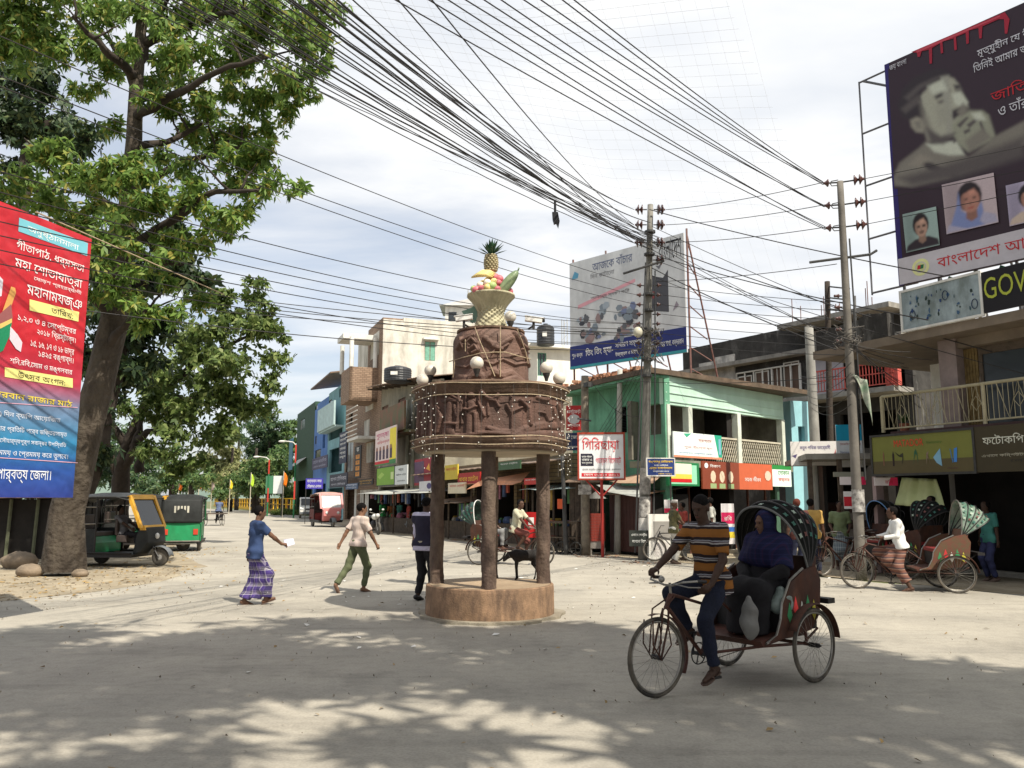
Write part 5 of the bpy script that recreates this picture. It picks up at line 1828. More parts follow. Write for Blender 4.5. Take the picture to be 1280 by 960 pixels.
face(1177, 1242, 231, 293, (186, 168, 172), (170, 120, 104), (38, 24, 28), (165, 160, 182), scarf=(120, 132, 178))
face(1257, 1310, 232, 283, (176, 165, 190), (184, 132, 112), (32, 24, 28), (196, 176, 160))
mb = MB()
m_st = mat('painted_steel', (.12, .12, .13), scale=5)
x_l = FP.at(1073, 90, .3)[0]
mb.tube([(x_l, .3, zp0+.0), (x_l, .3, zp1+.02)], .022, 6)
for k in range(5):
 z0 = zp0+.05+(zp1-zp0)*k/4*.99
 mb.tube([(x_l, .3, z0), (0.3, .3, z0+.02)], .025, 6)
mb.tube([(x_l+.1, .3, zp1), (.2, .3, zp1-.6)], .03, 6)
for k in range(6):
 xx = .05+wp*k/5.2
 mb.tube([(xx, .14, zs_t), (xx, .14, zp1)], .035, 6)
 mb.tube([(xx, .14, zp1-1), (xx, 2.6, zs_t)], .03, 6)
obj('steel_frame', mb, m_st, t)
mb = MB()
for k in range(5):
 xx = .9+.55*k
 mb.box((xx, .4, zp0-.12), (.07, .07, .42), Matrix.Rotation(.5, 3, 'Y'))
obj('green_brace', mb, mat('green_metal', (.05, .2, .14), scale=4), t)
# ---------------------------------------------------------------- trees
def leafmat(name, c1, c2, c3, tr=.25):
 m = bpy.data.materials.new(name)
 m.use_nodes = True
 t = m.node_tree
 b = t.nodes['Principled BSDF']
 b.inputs['Roughness'].default_value = .5
 b.inputs['Specular IOR Level'].default_value = .3
 g = t.nodes.new('ShaderNodeNewGeometry')
 r = t.nodes.new('ShaderNodeValToRGB')
 e = r.color_ramp.elements
 e[0].position, e[0].color = 0, (*c1, 1)
 e[1].position, e[1].color = .75, (*c2, 1)
 x = e.new(.97)
 x.color = (*c3, 1)
 t.links.new(g.outputs['Random Per Island'], r.inputs[0])
 t.links.new(r.outputs[0], b.inputs['Base Color'])
 tl = t.nodes.new('ShaderNodeBsdfTranslucent')
 t.links.new(r.outputs[0], tl.inputs['Color'])
 ms = t.nodes.new('ShaderNodeMixShader')
 ms.inputs[0].default_value = tr
 t.links.new(b.outputs[0], ms.inputs[1])
 t.links.new(tl.outputs[0], ms.inputs[2])
 t.links.new(ms.outputs[0], t.nodes['Material Output'].inputs[0])
 return m
RS = np.random.RandomState(11)
def leaves(clumps, dens, whorl, ln, wd, droop=.35, fill=.55):
 """clumps: (centre, radius or (rx,ry,rz)); returns quads of single leaves set in whorls through the clumps' outer volume"""
 out = []
 for c, r in clumps:
  r = np.array(r if isinstance(r, (tuple, list)) else (r, r, r*.8), float)
  n = int(dens*(r[0]*r[1]+r[0]*r[2]+r[1]*r[2])/3*4)
  if n < 1:
   continue
  d = RS.normal(size=(n, 3))
  d /= np.linalg.norm(d, axis=1)[:, None]
  rad = fill+(1.08-fill)*RS.rand(n)**.6
  lump = 1+.18*np.sin(d[:, 0]*5+c[0])*np.sin(d[:, 1]*4+c[1]*2)+.12*np.sin(d[:, 2]*7+c[2])
  ns = max(4, int(n/42))
  sd_ = RS.normal(size=(ns, 3))
  sd_ /= np.linalg.norm(sd_, axis=1)[:, None]
  sc_ = sd_*r*(fill+(1.0-fill)*RS.rand(ns)**.5)[:, None]
  ix = RS.randint(0, ns, n)
  P = np.array(c)+np.where((RS.rand(n) < .82)[:, None], sc_[ix]+RS.normal(size=(n, 3))*r*(.42/ns**.36)*np.array((1, 1, .7)), d*r*(rad*lump)[:, None])
  ax = d*np.array((1, 1, .6))+RS.normal(size=(n, 3))*.35+np.array((0, 0, .35))
  ax /= np.linalg.norm(ax, axis=1)[:, None]
  rf = RS.normal(size=(n, 3))
  u = np.cross(ax, rf)
  u /= np.linalg.norm(u, axis=1)[:, None]
  v = np.cross(ax, u)
  ph = RS.rand(n)*6.3
  for k in range(whorl):
   a = ph+k*2*math.pi/whorl+RS.rand(n)*.5
   dr = (np.cos(a)[:, None]*u+np.sin(a)[:, None]*v)+ax*(.25-droop)
   dr += RS.normal(size=(n, 3))*.3
   dr[:, 2] -= droop*.5
   dr /= np.linalg.norm(dr, axis=1)[:, None]
   sd = np.cross(dr, ax)
   sd /= np.linalg.norm(sd, axis=1)[:, None]+1e-9
   L_ = (ln*(.65+.6*RS.rand(n)))[:, None]
   w2 = wd*L_/ln
   q = np.stack([P, P+dr*L_*.45+sd*w2*.5, P+dr*L_-np.array((0, 0, 1))*L_*.12, P+dr*L_*.45-sd*w2*.5], 1)
   out.append(q)
 return np.concatenate(out)
def limb(mb, pts, r0, r1, n=9, wob=.06, rough=.06):
 """bent, tapering, slightly lumpy limb"""
 P = []
 pts = [Vector(p) for p in pts]
 for a, b in zip(pts[:-1], pts[1:]):
  for k in range(4):
   t = k/4
   P.append(a.lerp(b, t)+Vector((random.uniform(-1, 1), random.uniform(-1, 1), random.uniform(-.5, .5)))*wob*(1 if P else 0))
 P.append(pts[-1])
 m = len(P)
 mb.tube(P, [(r0+(r1-r0)*i/(m-1))*(1+random.uniform(-rough, rough)) for i in range(m)], n)
def clump(px, py, d, rpx, zs=.8, dd=1.0):
 c = W(px, py, d)
 r = rpx*d/FPX
 return ((c.x, c.y, c.z), (r, r*dd, r*zs))
m_bark = mat('grey_bark', (.055, .043, .033), rough=.95, scale=2.5, var=.4, bump=1.0, bscale=7, bdist=.08, dirt=(.12, .10, .075), dirtamt=.5, dscale=3.5)
m_bark2 = mat('dark_bark', (.045, .035, .028), rough=.95, scale=4, var=.4, bump=.9, bscale=14)
l_big = leafmat('broad_leaf', (.06, .12, .025), (.21, .33, .07), (.36, .33, .08), .42)
bt = thing('tall_tree', 'tall broad-leaved roadside tree leaning over the parked black and yellow three-wheeler', 'tree', (G(68, 712).x, G(68, 712).y, 0))
mb = MB()
T = [(76, 714, 19), (84, 640, 18.9), (104, 560, 18.8), (124, 480, 18.7), (142, 400, 18.6), (150, 330, 18.5), (160, 260, 18.4), (167, 180, 18.3), (170, 110, 18.2), (176, 40, 18.1), (186, -60, 18)]
pts = [W(*p) for p in T]
rad = [.43, .37, .34, .32, .30, .25, .20, .18, .15, .12, .08]
n = 26
vs = []
rr = random.Random(3)
SEG = 8
k2 = 0
rows = []
for i in range(len(pts)-1):
 for s_ in range(SEG):
  t_ = s_/SEG
  rows.append((pts[i].lerp(pts[i+1], t_), rad[i]*(1-t_)+rad[i+1]*t_))
for i, (p, r_) in enumerate(rows):
 fl = max(0, 1-i/7)
 for j in range(n):
  a = 2*math.pi*j/n
  q = r_*(1+.05*math.sin(3*a+i*.21)+.03*math.sin(7*a+i*.33)+rr.uniform(-.015, .015)+fl*.22*max(0, math.sin(2.5*a+.6))**2)
  vs.append(p+Vector((q*math.cos(a), q*math.sin(a), 0)))
mb.add(vs, [(i*n+j, i*n+(j+1) % n, (i+1)*n+(j+1) % n, (i+1)*n+j) for i in range(len(rows)-1) for j in range(n)])
obj('trunk', mb, m_bark, bt, world=True, smooth=True)
mb = MB()
BR = [((140, 395, 18.6), (110, 370, 17.6), (80, 330, 16.5)), ((150, 330, 18.5), (205, 280, 17.5), (270, 240, 16.8), (330, 238, 16.5)), ((158, 270, 18.4), (110, 235, 18), (60, 215, 17.5)),
      ((165, 190, 18.3), (205, 175, 18.6), (265, 150, 19)), ((168, 150, 18.3), (215, 120, 17.5), (270, 90, 16.5), (340, 70, 16)), ((168, 100, 18.2), (130, 60, 17), (90, 20, 16.5)), ((172, 90, 18.2), (185, 50, 18.2), (215, -10, 18)), ((170, 120, 18.3), (150, 70, 19.5), (120, 30, 20)),
      ((172, 60, 18.2), (240, 30, 18), (310, 10, 17)), ((132, 440, 18.6), (160, 400, 18), (190, 385, 17.6)), ((150, 300, 18.4), (200, 330, 18), (230, 330, 18)), ((160, 240, 18.4), (230, 200, 18.6), (310, 180, 18.2)), ((150, 330, 18.5), (100, 290, 20), (50, 260, 21)), ((168, 125, 18.3), (215, 100, 20), (260, 60, 21))]
for b in BR:
 limb(mb, [W(*p) for p in b], .12, .035, 8, .07)
 e = W(*b[-1])
 s_ = W(*b[-2])
 for k in range(4):
  q = s_.lerp(e, .3+.2*k)
  limb(mb, [q, q+Vector((random.uniform(-.8, .9), random.uniform(-.8, .8), random.uniform(.1, .9)))], .035, .012, 5, .03)
obj('limb', mb, m_bark2, bt, world=True, smooth=True, kind='stuff')
CL = [(25, 30, 17, 46), (80, 60, 17.5, 34), (60, -15, 17, 60), (120, 15, 18.5, 40), (190, 20, 18, 42), (250, -10, 18, 60), (235, 55, 17, 38), (300, 45, 17, 44), (345, 20, 17, 45), (385, 55, 16.5, 30), (400, 10, 17, 34), (360, 95, 16.6, 38), (300, 105, 17.5, 36), (250, 115, 18.5, 34), (205, 90, 19, 30), (130, 75, 19.5, 32), (25, 75, 18, 34), (105, 110, 20, 20),
      (330, 140, 18, 34), (365, 135, 17.4, 18), (285, 165, 18.4, 34), (235, 160, 19.4, 26), (215, 135, 19, 22), (320, 200, 17.2, 30), (280, 205, 17.5, 32), (345, 236, 16.6, 20), (368, 232, 16.4, 12), (310, 245, 17, 26), (235, 210, 18.2, 28), (200, 190, 18.6, 18), (75, 200, 17.3, 28), (55, 195, 17.3, 16), (95, 222, 17.3, 24), (140, 218, 17, 26), (185, 222, 17, 26),
      (230, 250, 17, 32), (270, 275, 16.8, 26), (180, 255, 17.3, 32), (125, 250, 17.6, 32), (70, 245, 18, 26), (20, 225, 18.4, 26), (25, 250, 19, 30), (245, 300, 17.2, 24), (215, 305, 18, 24), (160, 290, 19, 30), (110, 285, 20, 30), (280, 290, 17.8, 15), (100, 370, 17.2, 20), (135, 350, 17, 16), (150, 370, 17.3, 18), (185, 385, 17.2, 20), (215, 395, 17.4, 18), (175, 410, 17.4, 16), (240, 380, 19, 20), (140, 160, 19.8, 14), (160, 305, 17, 22), (130, 330, 17, 16), (172, 345, 17.2, 18), (205, 350, 17.6, 18), (150, 275, 17, 22), (195, 320, 17.2, 20), (120, 300, 17, 18), (168, 200, 17.4, 16), (150, 235, 17.2, 18), (185, 120, 17.3, 18), (160, 60, 17.3, 18), (115, 55, 17.3, 20), (395, 85, 17.2, 18), (375, 30, 16, 24)]
cl = [clump(px, py, d, r_*1.02, .85) for px, py, d, r_ in CL]
q = leaves(cl, 100, 7, .19, .066, .5, .15)
o_ = bt.location
q = q-np.array((o_.x, o_.y, 0))
obj('crown', NPM(q), l_big, bt, kind='stuff')
l_dark = leafmat('dark_leaf', (.012, .026, .012), (.045, .08, .03), (.10, .12, .04), .1)
def tree(name, label, base, trunk, clumps, lm, dens, whorl, ln, wd, r0=.3, limbs=(), bark=m_bark2, fill=.35, droop=.3):
 b = G(*base) if len(base) == 2 else Vector(base)
 t = thing(name, label, 'tree', (b.x, b.y, 0))
 mb = MB()
 limb(mb, [b+Vector((0, 0, -.05))]+[W(*p) for p in trunk], r0, r0*.45, 12, r0*.12)
 tr = obj('trunk', mb, bark, t, world=True, smooth=True)
 if limbs:
  mb = MB()
  for l_ in limbs:
   limb(mb, [W(*p) for p in l_], r0*.5, r0*.12, 8, r0*.2)
  obj('limb', mb, bark, t, world=True, smooth=True, kind='stuff')
 q = leaves([clump(*c) for c in clumps], dens, whorl, ln, wd, droop, fill)-np.array((b.x, b.y, 0))
 obj('crown', NPM(q), lm, t, kind='stuff')
 return t
tree('shade_tree', 'dark thick-leaved tree at the far left edge behind the tall one', (-16.5, 26.5, 0), [(15, 500, 25.5), (25, 300, 25), (35, 170, 25)],
     [(25, 110, 25, 42), (60, 140, 25, 42), (95, 165, 24.5, 26), (110, 180, 24.5, 18), (30, 165, 25, 42), (75, 190, 25, 26), (5, 205, 25, 22), (20, 75, 25, 30), (0, 130, 26, 46), (8, 270, 26, 30)], l_dark, 62, 6, .26, .10, .35,
     [((35, 170, 25), (70, 150, 25), (110, 175, 24.5)), ((25, 220, 25), (50, 240, 25), (90, 240, 25))])
tree('shade_tree', 'black-green tree mass directly behind the tall trunk and the red banner', (-13.8, 25.5, 0), [(120, 560, 25), (150, 430, 25), (180, 350, 25)],
     [(200, 330, 24.5, 42), (235, 345, 24, 28), (160, 350, 25, 42), (120, 320, 25.5, 42), (150, 400, 25, 44), (110, 440, 25, 36), (190, 410, 25, 34), (90, 300, 26, 38), (220, 300, 24.5, 28), (120, 510, 25, 32), (110, 570, 25, 28), (60, 330, 26, 50), (60, 420, 26, 50), (40, 520, 26, 50), (160, 460, 25.5, 34), (20, 600, 25.5, 36), (60, 610, 25.5, 24), (95, 530, 25.5, 28)], l_dark, 66, 6, .28, .12, .4)
l_mid = leafmat('glossy_leaf', (.045, .085, .02), (.16, .22, .06), (.26, .31, .11), .35)
tree('spreading_tree', 'spreading glossy-leaved tree with forked dark trunks above the green three-wheeler', (-16.2, 34.5, 0), [(150, 600, 34), (158, 560, 33.5), (185, 500, 33)],
     [(315, 362, 30, 20), (290, 385, 31, 26), (330, 385, 30, 18), (315, 420, 30, 34), (275, 420, 31, 34), (350, 450, 30, 16), (340, 415, 30, 16), (300, 460, 30, 36), (345, 480, 30, 18), (255, 450, 31, 34), (225, 430, 32, 30), (260, 490, 31, 38), (305, 500, 31, 28), (215, 480, 32, 40), (225, 530, 31, 36), (265, 540, 31, 26), (290, 530, 31, 20), (185, 520, 32, 34), (190, 560, 32, 22), (215, 575, 31, 22), (245, 575, 31, 18), (180, 470, 33, 36), (335, 510, 31, 12), (270, 370, 31, 12)],
     l_mid, 52, 6, .23, .12, .42, [((160, 560, 33.5), (135, 520, 33), (130, 470, 33)), ((165, 560, 33.5), (185, 540, 32.5), (215, 535, 32)), ((150, 590, 34), (170, 560, 33), (175, 530, 33), (160, 510, 33)), ((175, 590, 33), (178, 560, 33), (172, 530, 33)), ((150, 600, 34), (135, 560, 33.5), (140, 520, 33.5)), ((185, 500, 33), (250, 450, 31.5), (310, 420, 30.5)), ((185, 500, 33), (230, 500, 31.5), (300, 490, 31))])
l_pale = leafmat('willow_leaf', (.12, .14, .05), (.27, .28, .12), (.36, .34, .17), .3)
l_far = leafmat('far_leaf', (.03, .07, .02), (.10, .17, .05), (.18, .22, .07), .2)
l_far2 = leafmat('feathery_leaf', (.022, .055, .025), (.075, .13, .055), (.14, .18, .08), .2)
def ft(label, d, base, clumps, lm, ln=.55, r0=.35, name='background_tree', dens=5):
 bx_, top = base
 b = W(bx_, 624, d)
 dens *= 3.2
 tree(name, label, (b.x, d, 0), [(bx_, 600, d), (bx_+3, top, d)], [(px, py, d+random.uniform(-3, 3), r_*1.15) for px, py, r_ in clumps], lm, dens, 5, ln, ln*.38, r0, fill=.2)
ft('pale yellowish feathery tree beyond the bridge railing', 115, (288, 560), [(288, 562, 15), (278, 585, 18), (300, 588, 18), (290, 605, 20), (270, 605, 14), (310, 608, 15), (284, 548, 9), (258, 600, 14), (255, 575, 12)], l_pale, .6)
ft('broad green tree closing the end of the road behind the flags', 105, (318, 560), [(312, 600, 18), (335, 600, 18), (355, 605, 16), (300, 610, 14), (330, 580, 16), (350, 580, 14), (270, 612, 12), (366, 590, 10)], l_far, .5)
ft('tall dark feathery tree beyond the bridge left of the green building', 120, (335, 530), [(335, 520, 12), (328, 535, 16), (345, 535, 14), (332, 552, 20), (350, 552, 13), (318, 560, 13), (325, 575, 18), (345, 575, 16)], l_far2, .55)
ft('leafy green bush-like tree just left of the green building', 118, (358, 560), [(360, 545, 11), (355, 565, 14), (362, 585, 14), (345, 595, 16), (356, 608, 14), (365, 530, 7)], l_far, .6)
ft('low green tree between the pale tree and the flags', 112, (322, 590), [(320, 590, 14), (310, 600, 10), (332, 605, 13), (322, 612, 12)], l_far, .6)
ft('small dark tree peeping above the pale one', 130, (296, 545), [(296, 540, 9), (290, 530, 6), (302, 548, 9)], l_far2, .5)
ft('dark green tree filling the gap right of the tall trunk', 70, (150, 590), [(140, 560, 22), (160, 580, 22), (135, 595, 22), (165, 605, 18), (150, 540, 16), (120, 575, 22), (190, 590, 16)], l_far2, .45)
ft('low bushy tree far behind the green three-wheelers', 85, (240, 600), [(235, 585, 12), (250, 600, 12), (200, 585, 14), (215, 570, 12), (262, 590, 10), (180, 600, 14)], l_far, .5)
ft('dim green tree behind the parked three-wheelers on the left', 90, (215, 590), [(210, 600, 16), (235, 600, 16), (190, 605, 16), (222, 612, 14)], l_far, .55)
mb = MB()
vs = []
for k in range(60):
 x = -420+12*k
 vs += [(x, 620, -1), (x, 640, 12+7*math.sin(k*.31)+4*math.sin(k*.83+1)+(random.random()*1.2))]
mb.add(vs, [(2*k, 2*k+2, 2*k+3, 2*k+1) for k in range(59)])
obj('hills', mb, mat('far_hill', (.14, .19, .16), scale=.02, bump=0), kind='structure', solid=None)
l_sh = leafmat('roadside_leaf', (.04, .09, .02), (.12, .2, .05), (.2, .2, .06), .15)
def overhead(label, base, cl, seed, dens):
 t = thing('shade_tree', label, 'tree', base)
 mb = MB()
 top = Vector((sum(c[0][0] for c in cl)/len(cl), sum(c[0][1] for c in cl)/len(cl), 8.2))
 b = Vector(base)
 limb(mb, [b, b+Vector((.1, .3, 2.5)), b.lerp(top, .6)+Vector((0, 0, 1.0)), top], .4, .16, 12, .05)
 obj('trunk', mb, m_bark, t, world=True, smooth=True)
 mb = MB()
 for c, r_ in cl:
  limb(mb, [b.lerp(top, .6)+Vector((0, 0, 1.0)), Vector(c)*.6+top*.4, Vector(c)], .10, .02, 6, .08)
 obj('limb', mb, m_bark2, t, world=True, smooth=True, kind='stuff')
 q = leaves(cl, dens, 9, .62, .14, .2, .0)-np.array((b.x, b.y, 0))
 obj('crown', NPM(q), l_sh, t, kind='stuff')
def sh(lst):
 return [((x+.5*z, y-.6*z, z), (r_, r_, r_*.35)) for x, y, z, r_ in lst]
overhead('roadside tree behind the camera on the left whose crown shades the near road', (-3.5, -3.2, 0), sh([(-8.2, 9.6, 10, 1.9), (-6, 10.1, 10, 1.7), (-8, 7.3, 9.6, 1.6), (-4.6, 8.2, 10, 1.8), (-3.6, 10.6, 10.6, 1.25), (-5.6, 6.9, 9.4, 1.0), (-2.9, 9.3, 10, 1.4), (-3.2, 7.2, 9.8, 1.2), (-9.5, 8.4, 10, 1.6), (-10.5, 10.3, 10, 1.6), (-1.9, 11.4, 11, .8), (-2.6, 11.9, 11.2, .5), (-.9, 10.6, 10.2, 1.1)])+[((x, y, 9.8), (2.6, 2.6, 1.2)) for x, y in ((-5, -2), (-8, 1), (-2, -1.5), (-8, -4), (-3, -5))], 1, 23)
overhead('roadside tree behind the camera on the right whose crown shades the rickshaw', (5.6, -4.6, 0), sh([(-1.2, 8.5, 10, 1.4), (.6, 9.6, 10.3, 1.5), (.9, 7.8, 9.6, 1.4), (2.4, 9.2, 10.2, 1.5), (2.6, 7.3, 9.4, 1.25), (4, 8.0, 10, 1.4), (5.4, 7.3, 9.8, 1.2), (3.9, 6.2, 9, .9), (1.4, 5.9, 9, .9), (-.6, 6.2, 9, .7), (6.6, 6.5, 9.8, 1.1), (0.2, 10.9, 10.6, .9), (-2.4, 5.4, 8.6, .6), (3.2, 9.9, 11, .9)])+[((x, y, 9.6), (2.6, 2.6, 1.2)) for x, y in ((2, -2), (6, -2.5), (9.5, -1.5), (4, -6), (9, -6), (12, 0))], 2, 26)
# ---------------------------------------------------------------- bridge railing and what stands by it
p0, p1 = Vector((-13.5*1.9, 96, 0)), Vector((-74, 205, 0))
p0 = W(368, 642, 96)
p1 = W(268, 632, 205)
dv = Vector((p1.x-p0.x, p1.y-p0.y, 0))
Lb = dv.length
dv.normalize()
ang = math.atan2(dv.y, dv.x)
t = thing('bridge_railing', 'long yellow and black pierced concrete bridge railing at the far bend', 'railing', (p0.x, p0.y, 0), ang)
m_by = flat((225, 178, 30), 'railing_yellow')
m_bk = flat((45, 40, 30), 'railing_black')
mb = MB()
mb.bx(0, Lb, -.25, .25, 0, .3)
mb.bx(0, Lb, -.12, .12, 1.72, 1.84)
mb.bx(0, Lb, -.10, .10, 1.02, 1.12)
mb.bx(0, Lb, -.1, .1, .3, .42)
obj('rail_beam', mb, m_by, t)
n = 62
for k in range(n):
 mb = MB()
 x0 = Lb*k/n
 mb.prism([(x0, .42), (x0+.75, .42), (x0+.5, 1.02), (x0+.15, 1.02)], 1, -.09, .09)
 mb.prism([(x0+.15, 1.12), (x0+.5, 1.12), (x0+.75, 1.72), (x0, 1.72)], 1, -.09, .09)
 obj('railing_block', mb, m_by if k % 2 else m_bk, t)
mb = MB()
mb.bx(0, 8, -.35, -.27, .1, 1.8)
mb2 = MB()
t2 = thing('railing_end_board', 'dark red painted board fixed in front of the yellow railing', 'board', W(345, 642, 112)*1, ang)
t2.location.z = 0
mb = MB()
mb.bx(-4, 4, -1, -.8, .3, 1.75)
obj('panel', mb, flat((95, 40, 42)), t2)
q = leaves([((W(347, 643, 90).x+k*.9, 90+k*.5, .25), (.9, .8, .4)) for k in range(5)], 60, 6, .35, .07, .1, .0)
obj('weeds', NPM(q), l_mid, kind='stuff')
for k, (px, ya, yb, c, fp, lab) in enumerate((
 (353, 590, 627, (235, 130, 30), 9, 'orange flag on a bamboo pole right of the white notice boards'), (312, 592, 626, (190, 225, 70), 7, 'lime green flag on a bamboo pole by the bridge'), (286, 600, 624, (235, 215, 60), 6, 'yellow flag on a bamboo pole by the bridge'),
 (247, 600, 622, (240, 130, 40), 8, 'orange flag above the cart rider'), (234, 604, 622, (150, 210, 60), 6, 'light green flag above the green three-wheeler'), (222, 605, 622, (235, 120, 40), 7, 'small orange flag over the green three-wheeler roof'), (263, 602, 624, (225, 205, 200), 6, 'pale pink and white flag above the cart rider'))):
 d = 78 if px > 300 else 88
 p = W(px, 640, d)
 t = thing('flag', lab, 'flag', (p.x, d, 0))
 z1, z0 = W(px, ya, d).z, 0
 mb = MB()
 mb.tube([(0, 0, 0), (0, 0, z1+.1)], .04, 6)
 obj('flag_pole', mb, mat('bamboo_pole', (.5, .45, .35), scale=3), t)
 s_ = d/FPX
 hgt = (yb-ya)*.42*s_
 mb = MB()
 def fl_(u_, v_, s_=s_, hgt=hgt, fp=fp, z1=z1):
  return (u_*fp*.6*s_*(1-.35*v_), .12*math.sin(u_*6+v_*4), z1-(v_*hgt)-u_*.2*hgt+(0 if v_ else u_*(-.15)*hgt))
 mb.grid(fl_, 8, 8)
 obj('cloth', mb, flat(c), t, smooth=True, solid=.01)
def post_board(px, d, ytop, ybot, label, cols=(), board=None, cat='sign', name='notice_board'):
 p = W(px, 640, d)
 t = thing(name, label, cat, (p.x, d, 0))
 z1 = W(px, ytop, d).z
 hs = [0]+[W(px, y_, d).z for y_ in cols]+[z1]
 return t, z1
pA = W(340, 640, 84)
t = thing('notice_board', 'pair of boards, one green and one white, standing behind the bridge railing', 'sign', (pA.x, 84, 0))
za, zb_ = W(340, 617, 84).z, W(340, 596, 84).z
for x0, x1, c in ((-.75, .0, (70, 120, 90)), (.02, .95, (215, 218, 215))):
 mb = MB()
 mb.bx(x0, x1, 0, .08, za, zb_+.1)
 obj('panel', mb, flat(c), t)
mb = MB()
mb.tube([(-.7, .1, 0), (-.7, .1, zb_)], .06, 6)
mb.tube([(.9, .1, 0), (.9, .1, zb_)], .06, 6)
obj('post', mb, m_iron, t, sep=True)
for px, d, yt, lab in ((367, 76, 556, 'tall red and green banded street light pole beside the green building'), (334, 84, 575, 'shorter red and green banded street light pole by the bridge')):
 p = W(px, 640, d)
 t = thing('street_light', lab, 'street light', (p.x, d, 0))
 z1 = W(px, yt, d).z
 for k in range(4):
  mb = MB()
  mb.tube([(0, 0, z1*k/4+.001), (0, 0, z1*(k+1)/4)], .075, 8)
  obj('pole_band', mb, flat((40, 110, 70)) if k in (0, 2) else flat((190, 60, 50)), t)
 mb = MB()
 mb.tube([(0, 0, z1), (-.3, 0, z1+.25), (-1.1, 0, z1+.35)], .05, 6)
 mb.ell((-1.3, 0, z1+.32), (.35, .14, .1), 10, 6)
 obj('lamp_arm', mb, m_white, t)
t, w_, h_ = hang(FL, -2.5, 361, 365.5, 550, 588, flat((60, 110, 130)), 'hanging_sign', 'narrow teal vertical banner at the far corner of the green building')
# ---------------------------------------------------------------- poles
m_pole = mat('concrete_pole', (.33, .32, .29), rough=.85, scale=3, var=.2, bump=.3, dirt=(.14, .13, .12), dirtamt=.5, dscale=2)
m_ins = mat('brown_insulator', (.085, .035, .03), rough=.25, scale=5, var=.2, bump=0, spec=.6)
m_galv = mat('galvanised_steel', (.05, .05, .05), rough=.5, scale=5)
def pole(label, base, top, r0, r1, m=m_pole, name='utility_pole', sq=False):
 b, t_ = Vector(base), Vector(top)
 t = thing(name, label, 'utility pole', (b.x, b.y, 0))
 mb = MB()
 N_ = 14
 mb.tube([b.lerp(t_, k/N_)+Vector((0, 0, -.02 if k == 0 else 0)) for k in range(N_+1)], [r0+(r1-r0)*k/N_ for k in range(N_+1)], 4 if sq else 14)
 obj('pole_shaft', mb, m, t, world=True, smooth=not sq)
 return t
def insul(t, p, dr, n=2, r_=.085, L_=.28):
 """steel arm from the pole with ribbed insulator discs at the far end"""
 p = Vector(p)
 dr = Vector(dr).normalized()
 mb = MB()
 mb.tube([p, p+dr*L_], .018, 6)
 a = obj('insulator_arm', mb, m_galv, t, world=True)
 rot = dr.to_track_quat('Z', 'Y').to_matrix()
 for k in range(n):
  mb = MB()
  mb.lathe([(.02, 0), (r_, .015), (r_*1.02, .03), (r_*.7, .05), (.03, .09), (.03, .12)], n=14)
  c = p+dr*(L_+.11*k)
  mb.v = [tuple(rot @ Vector(v)+c) for v in mb.v]
  obj('insulator', mb, m_ins, a, world=True, smooth=True)
 return p+dr*(L_+.13*n)
D1 = G(804, 700).y
P1b = G(804, 700)
P1t = W(813, 256, D1+.2)
pole1 = pole('thick grey concrete utility pole with posters at the junction corner', P1b, P1t, .145, .085, mat('grey_pole', (.22, .21, .185), rough=.85, scale=3, var=.3, bump=.4, dirt=(.08, .075, .07), dirtamt=.6, dscale=2))
def on1(y_, dx=0, dy=0):
 p = W(804+(700-y_)*.0205, y_, D1)
 return p+Vector((dx, dy, 0))
ANC = {}
for k, (y_, s_) in enumerate(((262, 1), (262, -1), (281, 1), (281, -1), (303, 1), (303, -1), (325, 1))):
 ANC[('p1', k)] = insul(pole1, on1(y_, .1*s_), (s_, .12, .04), 2, .15, .12)
for k in range(7):
 y_ = 357+k*12
 ANC[('p1l', k)] = insul(pole1, on1(y_, -.12), (-1, -.2, 0), 1, .07, .12)
 ANC[('p1r', k)] = insul(pole1, on1(y_, .12), (1, -.2, 0), 1, .07, .12)
mb = MB()
a, b = W(779, 342, D1-.3), W(830, 326, D1-.3)
mb.tube([a, b, b+Vector((-.05, 0, .12))], .035, 6)
obj('cross_arm', mb, m_galv, pole1, world=True)
mb = MB()
for y_ in (290, 318, 368, 388, 412, 450, 470):
 c = on1(y_)
 mb.lathe([(.12, -.03), (.165, -.03), (.165, .03), (.12, .03)], c, 14)
obj('pole_clamp', mb, m_galv, pole1, world=True, sep=True)
mb = MB()
for k in range(16):
 c = on1(random.uniform(410, 448))
 pts = []
 a0 = random.uniform(0, 6)
 for j in range(7):
  pts.append(c+Vector((random.uniform(.15, .5)*math.cos(a0+j*.8), -.1+random.uniform(.1, .35)*math.sin(a0+j*.8), random.uniform(-.25, .25))))
 mb.tube(pts, .012, 5)
obj('tangled_cable', mb, m_wire, pole1, world=True, kind='stuff')
mb = MB()
mb.tube([on1(330, -.13, -.15), on1(480, -.2, -.2), on1(600, -.24, -.2), on1(690, -.26, -.2)], .025, 6)
mb.tube([on1(340, .15, -.15), on1(480, .21, -.17), on1(655, .25, -.17)], .02, 6)
obj('conduit', mb, m_galv, pole1, world=True)
mb = MB()
c = on1(417, -.32, -.2)
mb.ell(c, (.14, .14, .16), 12, 8)
obj('round_meter', mb, mat('meter_glass', (.5, .48, .38), rough=.3), pole1, world=True, smooth=True)
def pole_wrap(par, fn, y0, y1, r_, m, name='poster', a0=200, a1=340):
 mb = MB()
 p0_, p1_ = fn(y0), fn(y1)
 def g_(u_, v_):
  a = R(a0+(a1-a0)*u_)
  p = p0_.lerp(p1_, v_)
  return (p.x+r_*math.cos(a), p.y+r_*math.sin(a), p.z)
 mb.grid(g_, 16, 10)
 return obj(name, mb, m, par, world=True)
m_post1 = mat('torn_poster', (.6, .58, .54), scale=7, var=.5, bump=.1, col2=(.06, .05, .05), bscale=20)
